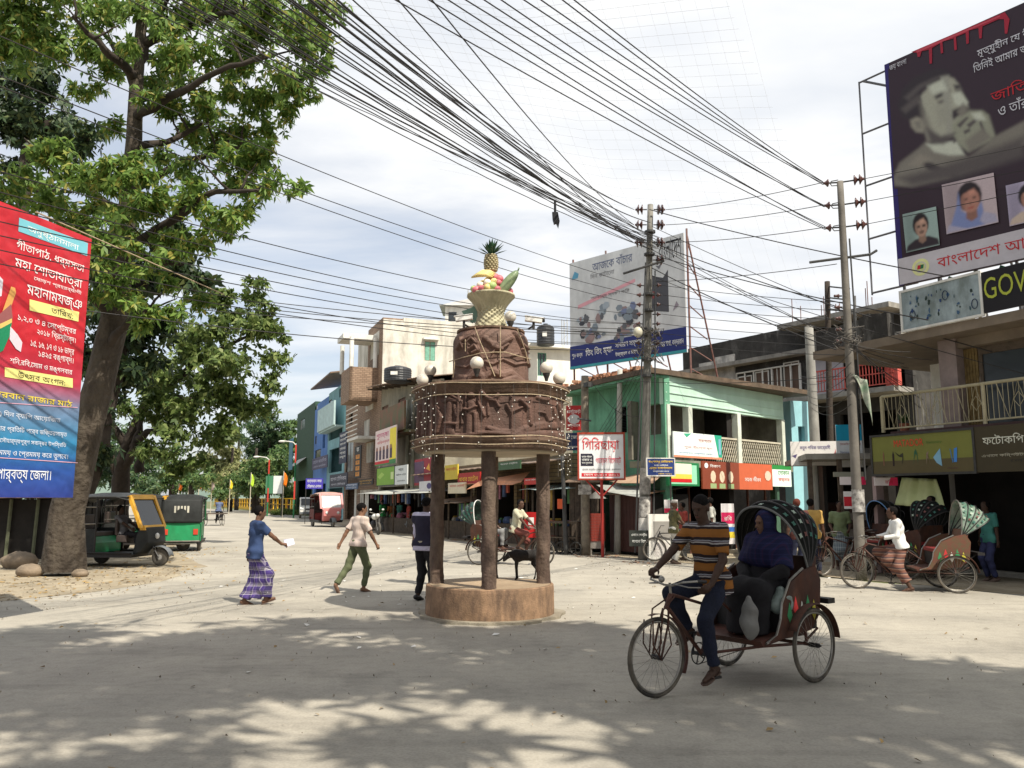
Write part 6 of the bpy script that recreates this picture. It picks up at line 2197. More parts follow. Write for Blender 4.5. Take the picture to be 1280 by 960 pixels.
pole_wrap(pole1, on1, 646, 621, .175, m_post1)
pole_wrap(pole1, on1, 672, 647, .175, mat('limewash', (.62, .6, .56), scale=6, var=.3))
pole_wrap(pole1, on1, 618, 585, .17, mat('pasted_notices', (.45, .42, .38), scale=8, var=.5, col2=(.15, .14, .13)))
p = W(800, 672, D1-.32)
t = thing('small_sign', 'small black notice board with white lettering tied to the foot of the concrete pole', 'sign', (p.x, p.y, p.z), R(-6))
mb = MB()
mb.bx(-.30, .27, -.02, .02, -.24, .2)
obj('panel', mb, flat((46, 50, 46)), t)
lettering(t, 'এখানে পোস্টার', -.24, .2, .02, .13, -.026, c_w, 20)
lettering(t, 'লাগানো নিষেধ', -.22, .2, -.14, -.04, -.026, c_w, 20)
D2 = G(1077, 725).y
P2b = G(1077, 725)
P2t = W(1050, 227, D2)
pole2 = pole('tall weathered utility pole in front of the right-hand building with a torn flag', P2b, P2t, .115, .07, mat('weathered_pole', (.17, .155, .135), rough=.85, scale=3, var=.3, bump=.3, dirt=(.1, .09, .08), dirtamt=.6))
def on2(y_, dx=0, dy=0):
 p = P2b.lerp(P2t, (P2b.z-0+W(1060, y_, D2).z)/P2t.z)
 return p+Vector((dx, dy, 0))
for k, y_ in enumerate((228, 256, 284)):
 ANC[('p2r', k)] = insul(pole2, on2(y_), (1, -.35, .04), 2, .115, .28)
 ANC[('p2l', k)] = insul(pole2, on2(y_), (-1, .1, -.02), 1, .085, .25)
 mb = MB()
 c = on2(y_)
 mb.tube([c+Vector((-.05, -.02, .05)), c+Vector((-.2, -.02, .02)), c+Vector((-.24, -.02, -.03))], .012, 5)
 mb.tube([c+Vector((-.05, -.02, -.08)), c+Vector((-.2, -.02, -.09)), c+Vector((-.24, -.02, -.03))], .012, 5)
 obj('bracket', mb, m_galv, pole2, world=True)
mb = MB()
mb.tube([W(1012, 328, D2), W(1088, 318, D2), W(1096, 313, D2)], .03, 6)
obj('cross_arm', mb, m_galv, pole2, world=True)
mb = MB()
for k in range(12):
 c = on2(random.uniform(410, 432))
 a0 = random.uniform(0, 6)
 mb.tube([c+Vector((random.uniform(.1, .35)*math.cos(a0+j*.8), random.uniform(.1, .25)*math.sin(a0+j*.8), random.uniform(-.12, .12))) for j in range(7)], .01, 5)
obj('tangled_cable', mb, m_wire, pole2, world=True, kind='stuff')
mb = MB()
mb.tube([on2(300, .1, -.1), on2(430, .13, -.1), on2(600, .15, -.12)], .018, 6)
obj('conduit', mb, m_galv, pole2, world=True)
for k in range(5):
 y_ = 370+k*14
 ANC[('p2m', k)] = insul(pole2, on2(y_, -.1), (-1, 0, 0), 1, .045, .05)
pole_wrap(pole2, on2, 640, 612, .15, m_post1)
a = W(1063, 468, D2-.15)
mb = MB()
def tf(u_, v_):
 return tuple(a+Vector((.04+.30*u_*(1-.3*v_)+.18*v_, -.05*math.sin(u_*7+v_*3), -.12*u_-1.0*v_*(.35+.65*u_))))
mb.grid(tf, 10, 12)
obj('torn_flag', mb, mat('washed_flag', (.5, .48, .42), scale=4, var=.5, col2=(.10, .2, .12), bump=.1), loc=(a.x, a.y, a.z), world=True, smooth=True, solid=.006, label='torn green, white and red flag hanging from the right pole', cat='flag')
def simple_pole(px, pyb, pyt, pxt, d, r0, label, m=m_pole, name='utility_pole'):
 return pole(label, (W(px, 600, d).x, d, 0), W(pxt, pyt, d), r0, r0*.75, m, name)
simple_pole(1021, 700, 408, 1011, 24.5, .17, 'grey concrete pole rising behind the white pharmacy board')
pB = simple_pole(1036, 700, 352, 1034, 30, .13, 'slim dark pole with stubby cross bars behind the right pole', m_bark2)
mb = MB()
for y_ in (358, 372, 386):
 mb.tube([W(1034, y_, 30), W(1062, y_+3, 29)], .03, 5)
obj('cross_bar', mb, m_galv, pB, world=True, sep=True)
pC = simple_pole(1070, 700, 370, 1068, 20.5, .05, 'thin black pipe with insulators beside the right pole', m_galv)
pD = simple_pole(731, 693, 470, 731, 25.8, .15, 'weathered wooden pole left of the red and white resort sign', mat('weathered_wood', (.2, .17, .13), scale=6, var=.4, bump=.6))
mb = MB()
mb.tube([W(722, 523, 25.6), W(739, 526, 25.5)], .03, 5)
mb.box(W(735, 481, 25.6), (.22, .2, .14), .5)
obj('clamp', mb, m_galv, pD, world=True)
mb = MB()
mb.box(W(731, 612, 25.5), (.4, .04, .3), -.1)
obj('paper_notice', mb, m_post1, pD, world=True)
simple_pole(770, 693, 462, 775, 26.2, .11, 'pale slender concrete pole behind the red and white resort sign', mat('pale_pole', (.42, .41, .37), scale=4, dirt=(.2, .2, .18), dirtamt=.4))
simple_pole(707, 690, 570, 703, 25.9, .075, 'thin grey metal pole in front of the fruit carts', m_galv, 'metal_pole')
# ---------------------------------------------------------------- overhead wires
mW = mat('black_cable', (.022, .02, .02), rough=.6, scale=3, bump=0)
def wire(a, b, r_=.009, sag=.02, label='thin black overhead wire among many strung across the crossing', group='overhead wires strung across the crossing', name='overhead_wire', n=26, wob=0):
 a, b = Vector(a), Vector(b)
 L_ = (b-a).length
 mb = MB()
 pts = []
 for k in range(n+1):
  t_ = k/n
  p = a.lerp(b, t_)
  p.z -= 4*sag*L_*t_*(1-t_)
  if wob and 0 < k < n:
   p += Vector((0, 0, random.uniform(-wob, wob)))
  pts.append(p)
 mb.tube(pts, r_, 5)
 return obj(name, mb, mW, loc=a, world=True, label=label, cat='wire', group=group)
def S_(px, py, d):
 return W(px, py, d)
g1_ = 'wires running from the junction pole to the upper left'
lb1 = 'black cable in the dense bundle running from the junction pole up over the tall tree'
for k, (x0, y0, d0, r_) in enumerate(((185, -10, 9, .012), (212, -8, 9, .010), (240, -10, 8.6, .016), (268, -8, 8.8, .011), (292, -10, 8.4, .012), (318, -8, 8.6, .014), (345, -12, 8, .017), (372, -10, 8.2, .010), (395, -10, 8, .012), (205, -12, 8.2, .01), (333, -10, 8.1, .01), (170, -10, 8.6, .011), (198, -10, 8.4, .012), (252, -10, 8.2, .012), (275, -10, 8.2, .010), (310, -10, 8.1, .011), (352, -10, 8, .011), (384, -10, 8, .012), (300, -40, 8, .010), (225, -30, 8.6, .009), (150, -6, 9.4, .009))):
 r_ *= .78
 wire(S_(x0, y0, d0), on1(297+5*(k % 4)+random.uniform(-2, 2), -.1+.02*k), r_, .008+.008*random.random(), lb1, g1_, wob=.01)
wire(S_(410, -10, 7.6), on1(278), .013, .022, lb1, g1_)
wire(S_(365, -20, 7.6), on1(306), .016, .016, 'thickest black cable sloping down to the junction pole', g1_, wob=.012)
p = W(694, 272, 18.2)
mb = MB()
mb.prism([(-.07, .12), (.06, .12), (.1, -.1), (.07, -.25), (.02, -.14), (-.03, -.16), (-.06, -.05)], 1, -.05, .05)
mb.tube([(0, 0, .1), (0, 0, .42)], .03, 5)
obj('black_rag', mb, mat('black_plastic_bag', (.015, .015, .018), rough=.4), loc=p, label='scrap of black plastic hanging from the cable bundle', cat='rag')
lb2 = 'wire sloping down from the top centre of the sky to the right pole'
g2_ = 'wires from the top centre to the right pole'
for x0, k in ((662, 0), (705, 0), (566, 1), (612, 1), (477, 2), (520, 2), (640, 0), (590, 1), (690, 0), (545, 2)):
 wire(S_(x0, -10, 8.4), ANC[('p2l', k)]+Vector((0, 0, random.uniform(-.05, .05))), .0085, .008, lb2, g2_)
lb3 = 'wire sloping from the top of the sky down to the insulators of the junction pole'
for x0, k in ((385, 1), (430, 3), (489, 5), (404, 1), (532, 3)):
 wire(S_(x0, -10, 8.2), ANC[('p1', k)], .009, .014, lb3, 'wires from the top of the sky to the junction pole')
lb4 = 'long wire crossing the left of the picture toward the middle of the junction pole'
for (y0, k, sag) in ((44, 0, .012), (95, 1, .014), (108, 2, .014), (218, 3, .016), (244, 4, .018), (262, 4, .02), (282, 5, .016), (300, 5, .018), (318, 6, .02), (336, 6, .02)):
 wire(S_(-30, y0-12, 8.6+.1*k), ANC[('p1l', k)], .0075, sag, lb4, 'long wires crossing the left half')
for k, (x0, y0, x1, y1) in enumerate(((340, 378, 740, 408), (345, 388, 800, 418), (-10, 360, 795, 425))):
 wire(S_(x0, y0, 22), on1(412+4*k), .011, .012, 'low dark cable passing just over the whitewashed building', 'low cables over the whitewashed building')
wire(S_(-10, 372, 14), on1(436), .010, .02, 'low dark cable passing just over the whitewashed building', 'low cables over the whitewashed building')
lb5 = 'wire between the junction pole and the right-hand buildings'
g5_ = 'wires between the junction pole and the right-hand buildings'
for k in range(7):
 wire(ANC[('p1r', k)], on2(378+k*11, -.05), .008, .006+.003*random.random(), lb5, g5_)
for k, (xa, ya, xb, yb, db) in enumerate(((812, 262, 1180, 345, 17.5), (815, 283, 1130, 420, 19), (815, 303, 1060, 430, 17.3), (820, 305, 1240, 440, 17), (818, 325, 1290, 470, 16.2), (815, 300, 1020, 410, 24), (815, 335, 1045, 437, 17.4), (815, 345, 1130, 455, 18.5), (815, 312, 1062, 426, 17.3), (815, 318, 1160, 400, 17))):
 wire(S_(xa, ya, D1), S_(xb, yb, db), .009 if k % 3 else .014, .008+.006*random.random(), lb5, g5_)
for k in range(3):
 wire(ANC[('p2r', k)], S_(1340, (170, 200, 226)[k], 15), .008, .004, 'wire running from the right pole across the political billboard', 'wires crossing the political billboard')
 wire(ANC[('p2l', k)]+Vector((.0, 0, .02)), ANC[('p1', 2*k)], .009, .012, 'wire joining the insulators of the right pole to those of the junction pole', 'wires between the two main poles')
wire(S_(1046, 330, D2), S_(820, 352, D1), .009, .01, lb5, g5_)
wire(S_(1050, 470, 17.3), S_(735, 470, 25.8), .008, .02, lb5, g5_)
wire(S_(735, 480, 25.8), S_(800, 470, D1), .008, .05, 'slack black wire drooping across the green wall', 'slack wires on the green wall')
wire(S_(742, 480, 25.8), S_(798, 520, D1), .008, .12, 'slack black wire drooping across the green wall', 'slack wires on the green wall')
for k in range(5):
 wire(S_(735+8*k, 560-6*k, 27.6-.3*k), S_(800, 445+9*k, D1), .006, .03, 'slack black wire drooping across the green wall', 'slack wires on the green wall')
for k in range(8):
 wire(S_(1062, 430+random.uniform(-8, 8), 17.3), S_(1135+random.uniform(-10, 40), 440+10*k, 17.5+.2*k), .007, .03, 'loose cable between the right pole and the balcony', 'loose cables between the right pole and the balcony')
for k in range(6):
 wire(S_(1000+3*k, 470+8*k, 24.4), S_(1064, 440+13*k, 17.3), .007, .03, 'loose cable between the right pole and the dark building', 'loose cables by the dark building')
wire(S_(45, 265, 11.6), S_(280, 368, 19), .012, .0, 'pale rope tying the corner of the red banner back to the trees', 'rope', 'banner_rope').data.materials[0] = m_cord
mN = mat('grey_thread', (.62, .62, .64), rough=.9, scale=2, bump=0)
mb = MB()
for k in range(26):
 t_ = k/25
 a = S_(420+20*k, -30, 9+.1*k)
 b = S_(560+19*k, 200+8*k, 20)
 mb.tube([a, a.lerp(b, .5)+Vector((0, 0, -.3)), b], .0013, 3)
for k in range(22):
 t_ = k/21
 a = S_(380+8*k, -20+11*k, 9.3+.5*k)
 b = S_(900+6*k, -20+14*k, 9.3+.5*k)
 mb.tube([a, a.lerp(b, .5)+Vector((0, 0, -.35)), b], .0013, 3)
for k in range(0):
 a = S_(330+14*k, 250+6*k, 17)
 b = S_(880+10*k, 180+9*k, 20)
 mb.tube([a, a.lerp(b, .5)+Vector((0, 0, -.5)), b], .002, 3)
obj('thread_net', mb, mN, kind='stuff', label='faint net of grey threads stretched over the crossing', cat='net')
# ---------------------------------------------------------------- street-level furniture and signs
DS = G(752, 697).y
p = W(752, 600, DS)
t = thing('street_sign', 'white board with big red lettering on a red post at the junction corner', 'sign', (p.x, DS, 0), R(-4))
z1, z0 = W(752, 543, DS).z, W(752, 598, DS).z
hw = 27.5*DS/FPX
mb = MB()
mb.bx(-hw, hw, -.03, .03, z0, z1)
obj('panel', mb, flat((222, 222, 224)), t)
mb = MB()
mb.bx(-hw-.05, hw+.05, -.05, .02, z1, z1+.06)
mb.bx(-hw-.05, -hw, -.05, .02, z0-.05, z1)
mb.bx(hw, hw+.05, -.05, .02, z0-.05, z1)
mb.bx(-hw, hw, -.05, .02, z0-.05, z0)
obj('frame', mb, flat((150, 55, 35)), t)
hh = z1-z0
lettering(t, 'গিরিছায়া', -hw*.86, hw*.82, z0+hh*.60, z0+hh*.93, -.045, c_r, 40, .04)
lettering(t, 'গার্ডেন রিসোর্ট', -hw*.25, hw*.88, z0+hh*.30, z0+hh*.50, -.045, flat((200, 60, 80)), 26, .04)
patch(t, 1, 1, [([(-hw*.93, z0+hh*.28), (-hw*.35, z0+hh*.28), (-hw*.35, z0+hh*.5), (-hw*.42, z0+hh*.56), (-hw*.93, z0+hh*.56)], flat((34, 32, 48))), (rc(-hw*.9, hw*.82, z0+hh*.04, z0+hh*.12), flat((200, 40, 50)))], -.034)
for k, s_ in enumerate(('মনোরম পরিবেশে', 'থাকার ও', 'খাবার সুব্যবস্থা')):
 lettering(t, s_, -hw*.88, -hw*.42, z0+hh*(.47-.075*k), z0+hh*(.52-.075*k), -.045, c_w, 14)
lettering(t, 'মেঘলা পর্যটন কেন্দ্র সংলগ্ন, বান্দরবান', -hw*.86, hw*.86, z0+hh*.17, z0+hh*.23, -.045, c_k, 16)
lettering(t, 'ফোন ০১৮২০ ৫৫১১', -hw*.8, hw*.76, z0+hh*.055, z0+hh*.105, -.045, c_w, 14)
m_rp = flat((150, 45, 40))
mb = MB()
mb.tube([(0, .05, 0), (0, .05, z0)], .045, 8)
mb.tube([(0, .05, z0-.55), (-.5, .05, z0)], .025, 6)
mb.tube([(0, .05, z0-.55), (.5, .05, z0)], .025, 6)
obj('post', mb, m_rp, t)
p = W(826, 583, 23.2)
t = thing('street_sign', 'small navy board with yellow lettering just right of the junction pole', 'sign', (p.x, p.y, 0), R(4))
z1, z0 = W(826, 573.5, 23.2).z, W(826, 594, 23.2).z
hw = 17*23.2/FPX
mb = MB()
mb.bx(-hw, hw, 0, .04, z0, z1)
obj('panel', mb, flat((36, 58, 118)), t)
mb = MB()
for a, b, c, d in ((-hw-.03, hw+.03, z1, z1+.03), (-hw-.03, hw+.03, z0-.03, z0), (-hw-.03, -hw, z0, z1), (hw, hw+.03, z0, z1)):
 mb.bx(a, b, -.01, .05, c, d)
obj('frame', mb, m_white, t)
hh = z1-z0
for s_, c, d, a, b, m in (('বঙ্গবন্ধু মেডিকেল', .72, .92, -.9, .9, c_y), ('ডায়াগনস্টিক', .53, .66, -.5, .55, c_w), ('এন্ড হাসপাতাল', .32, .5, -.85, .85, c_y), ('বান্দরবান সদর', .17, .27, -.6, .6, c_w), ('ফোন ০৩৬১', .04, .13, -.2, .8, c_y)):
 lettering(t, s_, a*hw, b*hw, z0+c*hh, z0+d*hh, -.008, m, 18)
mb = MB()
mb.tube([(hw-.1, .07, 0), (hw-.1, .07, z1)], .025, 6)
obj('post', mb, m_iron, t)
for yt, yb, c, lab, tx in ((507, 538, (170, 40, 40), 'red and grey vertical board beside the wooden pole', 'রেস্টুরেন্ট'), (541, 563, (34, 44, 80), 'navy board under the red one beside the wooden pole', 'ব জোন')):
 p = W(714, yt, 26.4)
 t = thing('hanging_sign', lab, 'sign', (p.x, 26.4, W(714, yb, 26.4).z), R(-8))
 h_ = W(714, yt, 26.4).z-W(714, yb, 26.4).z
 mb = MB()
 mb.bx(-.17, .33, 0, .04, 0, h_)
 obj('panel', mb, flat(c), t)
 if yt < 520:
  patch(t, 1, 1, [([(.08+.2*math.cos(a*.7), h_*.45+.16*math.sin(a*.7)) for a in range(9)], flat((190, 190, 190)))], -.004)
 lettering(t, tx, -.14, .3, h_*.65, h_*.85, -.012, c_w, 18)
 lettering(t, 'বান্দরবান', -.12, .28, h_*.1, h_*.25, -.012, c_w, 14)
p = W(747, 690, 26)
t = thing('brick_bin', 'small red brick litter bin with a peaked cap between the poles', 'bin', (p.x, 26, 0), R(-10))
mb = MB()
m_bb = flat((150, 62, 50), 'brick_red_paint')
obj_n = 0
for row in range(10):
 for k in range(3):
  mb = MB()
  mb.bx(-.24+.16*k+.004, -.24+.16*(k+1)-.004, -.24, .24, .42+.085*row, .42+.085*(row+1)-.008)
  obj('brick', mb, m_bb, t)
mb = MB()
mb.bx(-.22, .22, -.22, .22, .2, 1.26)
for sx in (-.2, .2):
 mb.bx(sx-.04, sx+.04, -.2, .2, 0, .2)
obj('core', mb, mat('grey_mortar', (.3, .27, .24)), t)
mb = MB()
mb.prism([(-.32, 1.72), (.32, 1.72), (0, 1.95)], 1, -.3, .3)
obj('cap', mb, m_tin2, t)
mb = MB()
for sx in (-.2, .2):
 mb.bx(sx-.02, sx+.02, -.02, .02, 1.26, 1.72)
obj('cap_post', mb, m_iron, t)
# stalls along the far kerb -------------------------------------------------
SL = Frame((-6.7, 43.2), math.atan2(-1, .56))
m_tarp = mat('dusty_tarpaulin', (.42, .43, .40), rough=.7, scale=2, var=.2, bump=.3, dirt=(.2, .19, .16), dirtamt=.5)
m_orange = mat('orange_tarpaulin', (.62, .27, .14), rough=.7, scale=2, var=.2, bump=.2, dirt=(.35, .22, .15), dirtamt=.4)
m_blueg = mat('pale_blue_tarpaulin', (.42, .52, .52), rough=.6, scale=2, var=.15, bump=.2)
def stall(pa, pb, ytop, m, label, depth=2.6, seed=1, goods=True, drop=.25, back=True):
 xa, xb = X(SL, pa), X(SL, pb)
 o = SL.w(xa, 0, 0)
 t = thing('market_stall', label, 'stall', o, SL.a)
 L_ = xb-xa
 z1 = Zp(SL, (pa+pb)/2, ytop)
 mb = MB()
 def f(u_, v_):
  return (L_*u_, -.5+(depth+.5)*v_, z1-drop+drop*1.6*v_-.08*math.sin(math.pi*u_)*math.sin(3.1*v_)+.03*math.sin(9*u_+5*v_))
 mb.grid(f, 16, 8)
 obj('awning', mb, m, t, solid=.015, smooth=True)
 for k in range(5):
  mb = MB()
  xx = .1+(L_-.2)*(k % 3)/2
  yy = 0 if k < 3 else depth-.2
  mb.tube([(xx, yy, 0), (xx+.02, yy, z1-.15)], .045, 6)
  obj('bamboo_post', mb, m_wood, t)
 mb = MB()
 rr = random.Random(seed)
 if back:
  mb.bx(0, L_, depth-.1, depth, 0, z1-.1)
  mb.bx(-.03, .0, .3, depth-.1, 0, z1-.1)
  obj('back_cloth', mb, m_dark, t)
 mb = MB()
 mb.bx(.2, L_-.2, .5, 1.3, 0, .75)
 obj('table', mb, m_wood, t)
 cols = [(.35, .08, .05), (.45, .3, .06), (.08, .2, .08), (.3, .28, .25), (.06, .1, .22), (.35, .14, .2), (.02, .02, .02)]
 for k in range(14):
  mb = MB()
  xx = rr.uniform(.3, L_-.3)
  s_ = rr.uniform(.12, .28)
  if rr.random() < .5:
   mb.box((xx, rr.uniform(.6, 1.2), .76+s_/2), (s_*1.3, s_, s_), rr.uniform(0, 1.5))
  else:
   mb.lathe([(s_*.7, 0), (s_*.8, s_*.3), (s_*.5, s_*.9), (s_*.15, s_)], (xx, rr.uniform(.6, 1.2), .755), 10)
  c = rr.choice(cols)
  obj('goods', mb, mat('goods_%d' % cols.index(c), c, scale=6, var=.5), t)
 for k in range(int(L_*2)):
  mb = MB()
  xx = rr.uniform(.2, L_-.2)
  c = rr.choice(cols)
  zt_ = z1-.25
  hh_ = rr.uniform(.2, .7)
  mb.bx(xx-.09, xx+.09, .25, .3+rr.uniform(0, .1), zt_-hh_, zt_)
  obj('hanging_goods', mb, mat('goods_%d' % cols.index(c), c), t)
 return t
stall(455, 538, 611, m_tarp, 'long dark bazaar stall under a dusty grey tarpaulin left of the monument', 3.2, 1)
stall(588, 660, 597, m_orange, 'stall under a bright orange tarpaulin behind the middle monument post', 3, 2)
stall(664, 722, 603, m_blueg, 'stall under a pale blue tarpaulin right of the monument', 2.6, 3)
stall(541, 583, 622, m_tin, 'low dark stall seen between the left and middle monument posts', 2.4, 4)
mb = MB()
P_ = [W(583, 612, 33), W(600, 601, 32.5), W(662, 590, 30), W(652, 602, 29), W(640, 606, 29.5), W(606, 606, 32)]
mb.add(P_, [tuple(range(6))])
obj('tarpaulin', mb, m_orange, loc=P_[0], world=True, solid=.01, label='pointed orange tarpaulin sheet sloping over the stall behind the middle post', cat='tarpaulin')
for pts, m, lab in (([W(762, 602, 26.5), W(812, 588, 26), W(832, 590, 25), W(816, 604, 24.5), W(775, 604, 25.5)], mat('tan_tarpaulin', (.42, .28, .19), scale=3, var=.3), 'tan tarpaulin stretched behind the junction pole'),
     ([W(745, 606, 26.8), W(812, 608, 25), W(800, 622, 24.2), W(760, 615, 25.6)], m_tarp, 'grey tin sheet sloping behind the junction pole')):
 mb = MB()
 mb.add(pts, [tuple(range(len(pts)))])
 obj('tarpaulin', mb, m, loc=pts[0], world=True, solid=.01, label=lab, cat='tarpaulin')
def kiosk(name, label, px, d, w_, h_, m, rz=-50, nplank=9, cat='kiosk', dep=1.2):
 p = W(px, 650, d)
 t = thing(name, label, cat, (p.x, d, 0), R(rz))
 for k in range(nplank):
  mb = MB()
  mb.bx(w_*k/nplank+.005, w_*(k+1)/nplank-.005, 0, .03, .1, h_)
  obj('plank', mb, m, t)
 mb = MB()
 mb.bx(0, w_, .04, dep, .05, h_-.05)
 obj('body', mb, m_dark, t)
 mb = MB()
 mb.add([(-.1, -.3, h_-.05), (w_+.1, -.3, h_-.05), (w_+.1, dep+.1, h_+.2), (-.1, dep+.1, h_+.2)], [(0, 1, 2, 3)])
 obj('roof', mb, m_tin, t, solid=.03)
 return t
kiosk('wooden_kiosk', 'closed dark wooden kiosk left of the brick bin', 712, 27.4, 1.0, 2.3, m_wood, -20, 6)
kiosk('wooden_kiosk', 'low dark brown shed between the slender pole and the junction pole', 762, 26.6, 2.0, 1.9, mat('maroon_boards', (.07, .03, .025), scale=5), -58, 12, dep=1.5)
def cart(px, d, label, m):
 p = W(px, 680, d)
 t = thing('pushcart', label, 'cart', (p.x, d, 0), R(-30))
 mb = MB()
 mb.bx(-.5, .5, -.3, .3, .95, 1.02)
 mb.bx(-.5, .5, -.3, .3, .5, .54)
 obj('shelf', mb, m, t)
 for x_ in (-.47, .47):
  for y_ in (-.27, .27):
   mb = MB()
   mb.bx(x_-.025, x_+.025, y_-.025, y_+.025, .2, .95)
   obj('leg', mb, m_wood, t)
 for x_ in (-.45, .45):
  for y_ in (-.33, .33):
   mb = MB()
   mb.tube([(x_+.19*math.cos(a*.5236), y_, .2+.19*math.sin(a*.5236)) for a in range(12)], .022, 6, closed=True)
   mb.tube([(x_-.17, y_, .2), (x_+.17, y_, .2)], .01, 4)
   mb.tube([(x_, y_, .03), (x_, y_, .37)], .01, 4)
   obj('wheel', mb, m_iron, t)
 return t
c1_ = cart(692, 26.6, 'wooden pushcart with small wheels just right of the monument', m_rp)
c2_ = cart(709, 26.3, 'second wooden pushcart behind the thin metal pole', m_wood)
def boxy(name, label, cat, px, py, d, w_, h_, c, dep=.45, rz=-20, items=(), pats=()):
 p = W(px, py, d)
 zb_ = p.z if p.z > .12 else 0
 t = thing(name, label, cat, (p.x, d, zb_), R(rz))
 mb = MB()
 mb.bx(-w_/2, w_/2, 0, dep, 0, h_)
 obj('body', mb, flat(c), t)
 for (pts, m) in pats:
  mb = MB()
  mb.add([(a*w_-w_/2, -.003, b*h_) for a, b in pts], [tuple(range(len(pts)))])
  obj('print', mb, m, t)
 for s_, a, b, c_, d_, m in items:
  lettering(t, s_, a*w_-w_/2, b*w_-w_/2, c_*h_, d_*h_, -.007, m, 16)
 return t
boxy('drinks_cooler', 'red drinks cooler behind the second rickshaw', 'cooler', 664, 672, 28.5, .5, .85, (190, 30, 30), pats=[(rc(.3, .7, .5, .8), c_w)])
boxy('white_counter', 'white painted counter behind the bicycle', 'counter', 828, 700, 23.3, .72, 1.28, (225, 222, 214), .5, 0, pats=[(rc(.18, .82, .45, .85), flat((150, 146, 140))), (rc(.2, .75, .1, .4), flat((205, 200, 196)))])
boxy('poster', 'small white and pink phone-company poster by the shop door', 'poster', 839, 641, 24.5, .40, .38, (222, 215, 215), .03, 0, pats=[(rc(0, 1, 0, .35), flat((205, 40, 80))), ([(.4, .5), (.6, .8), (.75, .6)], c_r)])
boxy('poster', 'upright white, pink and yellow poster behind the near rickshaw driver', 'poster', 911, 680, 22, .34, 1.05, (225, 220, 220), .03, 0, pats=[(rc(0, 1, .5, .78), flat((205, 35, 90))), (rc(0, 1, .15, .3), flat((225, 200, 60))), (rc(0, 1, .3, .42), flat((60, 110, 190)))], items=[('রবি', .2, .8, .58, .7, c_w)])
boxy('poster', 'red and white poster behind the man in the greenish shirt', 'poster', 1062, 636, 20.3, .24, .42, (225, 222, 220), .03, -12, pats=[(rc(0, 1, .15, .7), flat((190, 30, 45)))])
boxy('fuse_box', 'orange metal box on the thin grey pole', 'box', 700, 636, 25.7, .15, .3, (205, 90, 50), .1, 0)
# leaning red banner at the left edge ---------------------------------------
BNd1 = 12.0
b1 = W(91, 622, BNd1)
FBn = Frame((b1.x, b1.y), math.atan2(1, .25))
FBn.o = Vector((b1.x, b1.y, 0))-FBn.x*3.4
zb0, zb1 = FBn.at(91, 622)[1], FBn.at(120, 301)[1]
Wb = 3.4
t = thing('festival_banner', 'tall red to blue festival banner board at the left edge of the road', 'banner', (FBn.o.x, FBn.o.y, 0), FBn.a)
mgr = bpy.data.materials.new('banner_print')
mgr.use_nodes = True
nt_ = mgr.node_tree
tcn = nt_.nodes.new('ShaderNodeTexCoord')
sx_ = nt_.nodes.new('ShaderNodeSeparateXYZ')
nt_.links.new(tcn.outputs['Object'], sx_.inputs[0])
mr = nt_.nodes.new('ShaderNodeMapRange')
mr.inputs[1].default_value = zb0
mr.inputs[2].default_value = zb1
nt_.links.new(sx_.outputs[2], mr.inputs[0])
rp = nt_.nodes.new('ShaderNodeValToRGB')
e = rp.color_ramp.elements
e[0].position, e[0].color = 0, (*lin((42, 58, 132)), 1)
e[1].position, e[1].color = 1, (*lin((190, 36, 48)), 1)
for ps, c in ((.10, (44, 84, 160)), (.2, (48, 128, 172)), (.33, (110, 130, 160)), (.42, (176, 46, 68)), (.55, (188, 32, 44))):
 x = e.new(ps)
 x.color = (*lin(c), 1)
nt_.links.new(mr.outputs[0], rp.inputs[0])
pb_ = nt_.nodes['Principled BSDF']
nt_.links.new(rp.outputs[0], pb_.inputs['Base Color'])
pb_.inputs['Roughness'].default_value = .45
nzb = nt_.nodes.new('ShaderNodeTexNoise')
nzb.inputs['Scale'].default_value = 2.2
bpn = nt_.nodes.new('ShaderNodeBump')
bpn.inputs['Strength'].default_value = .5
bpn.inputs['Distance'].default_value = .16
nt_.links.new(tcn.outputs['Object'], nzb.inputs['Vector'])
nt_.links.new(nzb.outputs['Fac'], bpn.inputs['Height'])
nt_.links.new(bpn.outputs[0], pb_.inputs['Normal'])
mb = MB()
mb.bx(0, Wb, 0, .05, zb0, zb1)
obj('panel', mb, mgr, t)
mb = MB()
for xx in (.1, 1.5):
 mb.tube([(xx, .1, 0), (xx, .1, zb1+.1)], .05, 8)
mb.tube([(0, .1, zb0+.1), (Wb, .1, zb0+.1)], .04, 8)
mb.tube([(0, .1, zb1-.1), (Wb, .1, zb1-.1)], .04, 8)
obj('bamboo_frame', mb, mat('green_bamboo', (.14, .15, .08), scale=4), t)
def bpatch(pts, c, k):
 mb = MB()
 fpoly(mb, FBn, pts, -.004-.001*k)
 obj('print', mb, flat(c), t)
bpatch([(24, 272), (110, 304), (109, 320), (23, 289)], (120, 190, 205), 1)
bpatch([(37, 374), (99, 390), (98, 402), (37, 388)], (235, 225, 140), 1)
bpatch([(6, 459), (91, 473), (91, 485), (6, 471)], (235, 225, 140), 1)
def bt_(s_, xa, xb, yb, yt, c, k=3, rows=30, bold=.02):
 ftext(t, FBn, s_, xa, xb, yb, yt, -.004-.001*k, flat(c), rows, bold)
bt_('অনুষ্ঠানমালা', 34, 100, 291, 279, (235, 240, 240))
bt_('গীতাপাঠ, ধর্মসভা', 20, 107, 314, 297, (240, 235, 235), rows=36, bold=.03)
bt_('মহা শোভাযাত্রা', 18, 104, 337, 321, (240, 235, 235), rows=36, bold=.03)
bt_('ষোড়শ প্রহরব্যাপী', 42, 103, 351, 344, (240, 235, 235))
bt_('মহানামযজ্ঞ', 33, 103, 372, 354, (240, 235, 235), rows=36, bold=.04)
bt_('তারিখ:', 64, 92, 391, 382, (40, 30, 40))
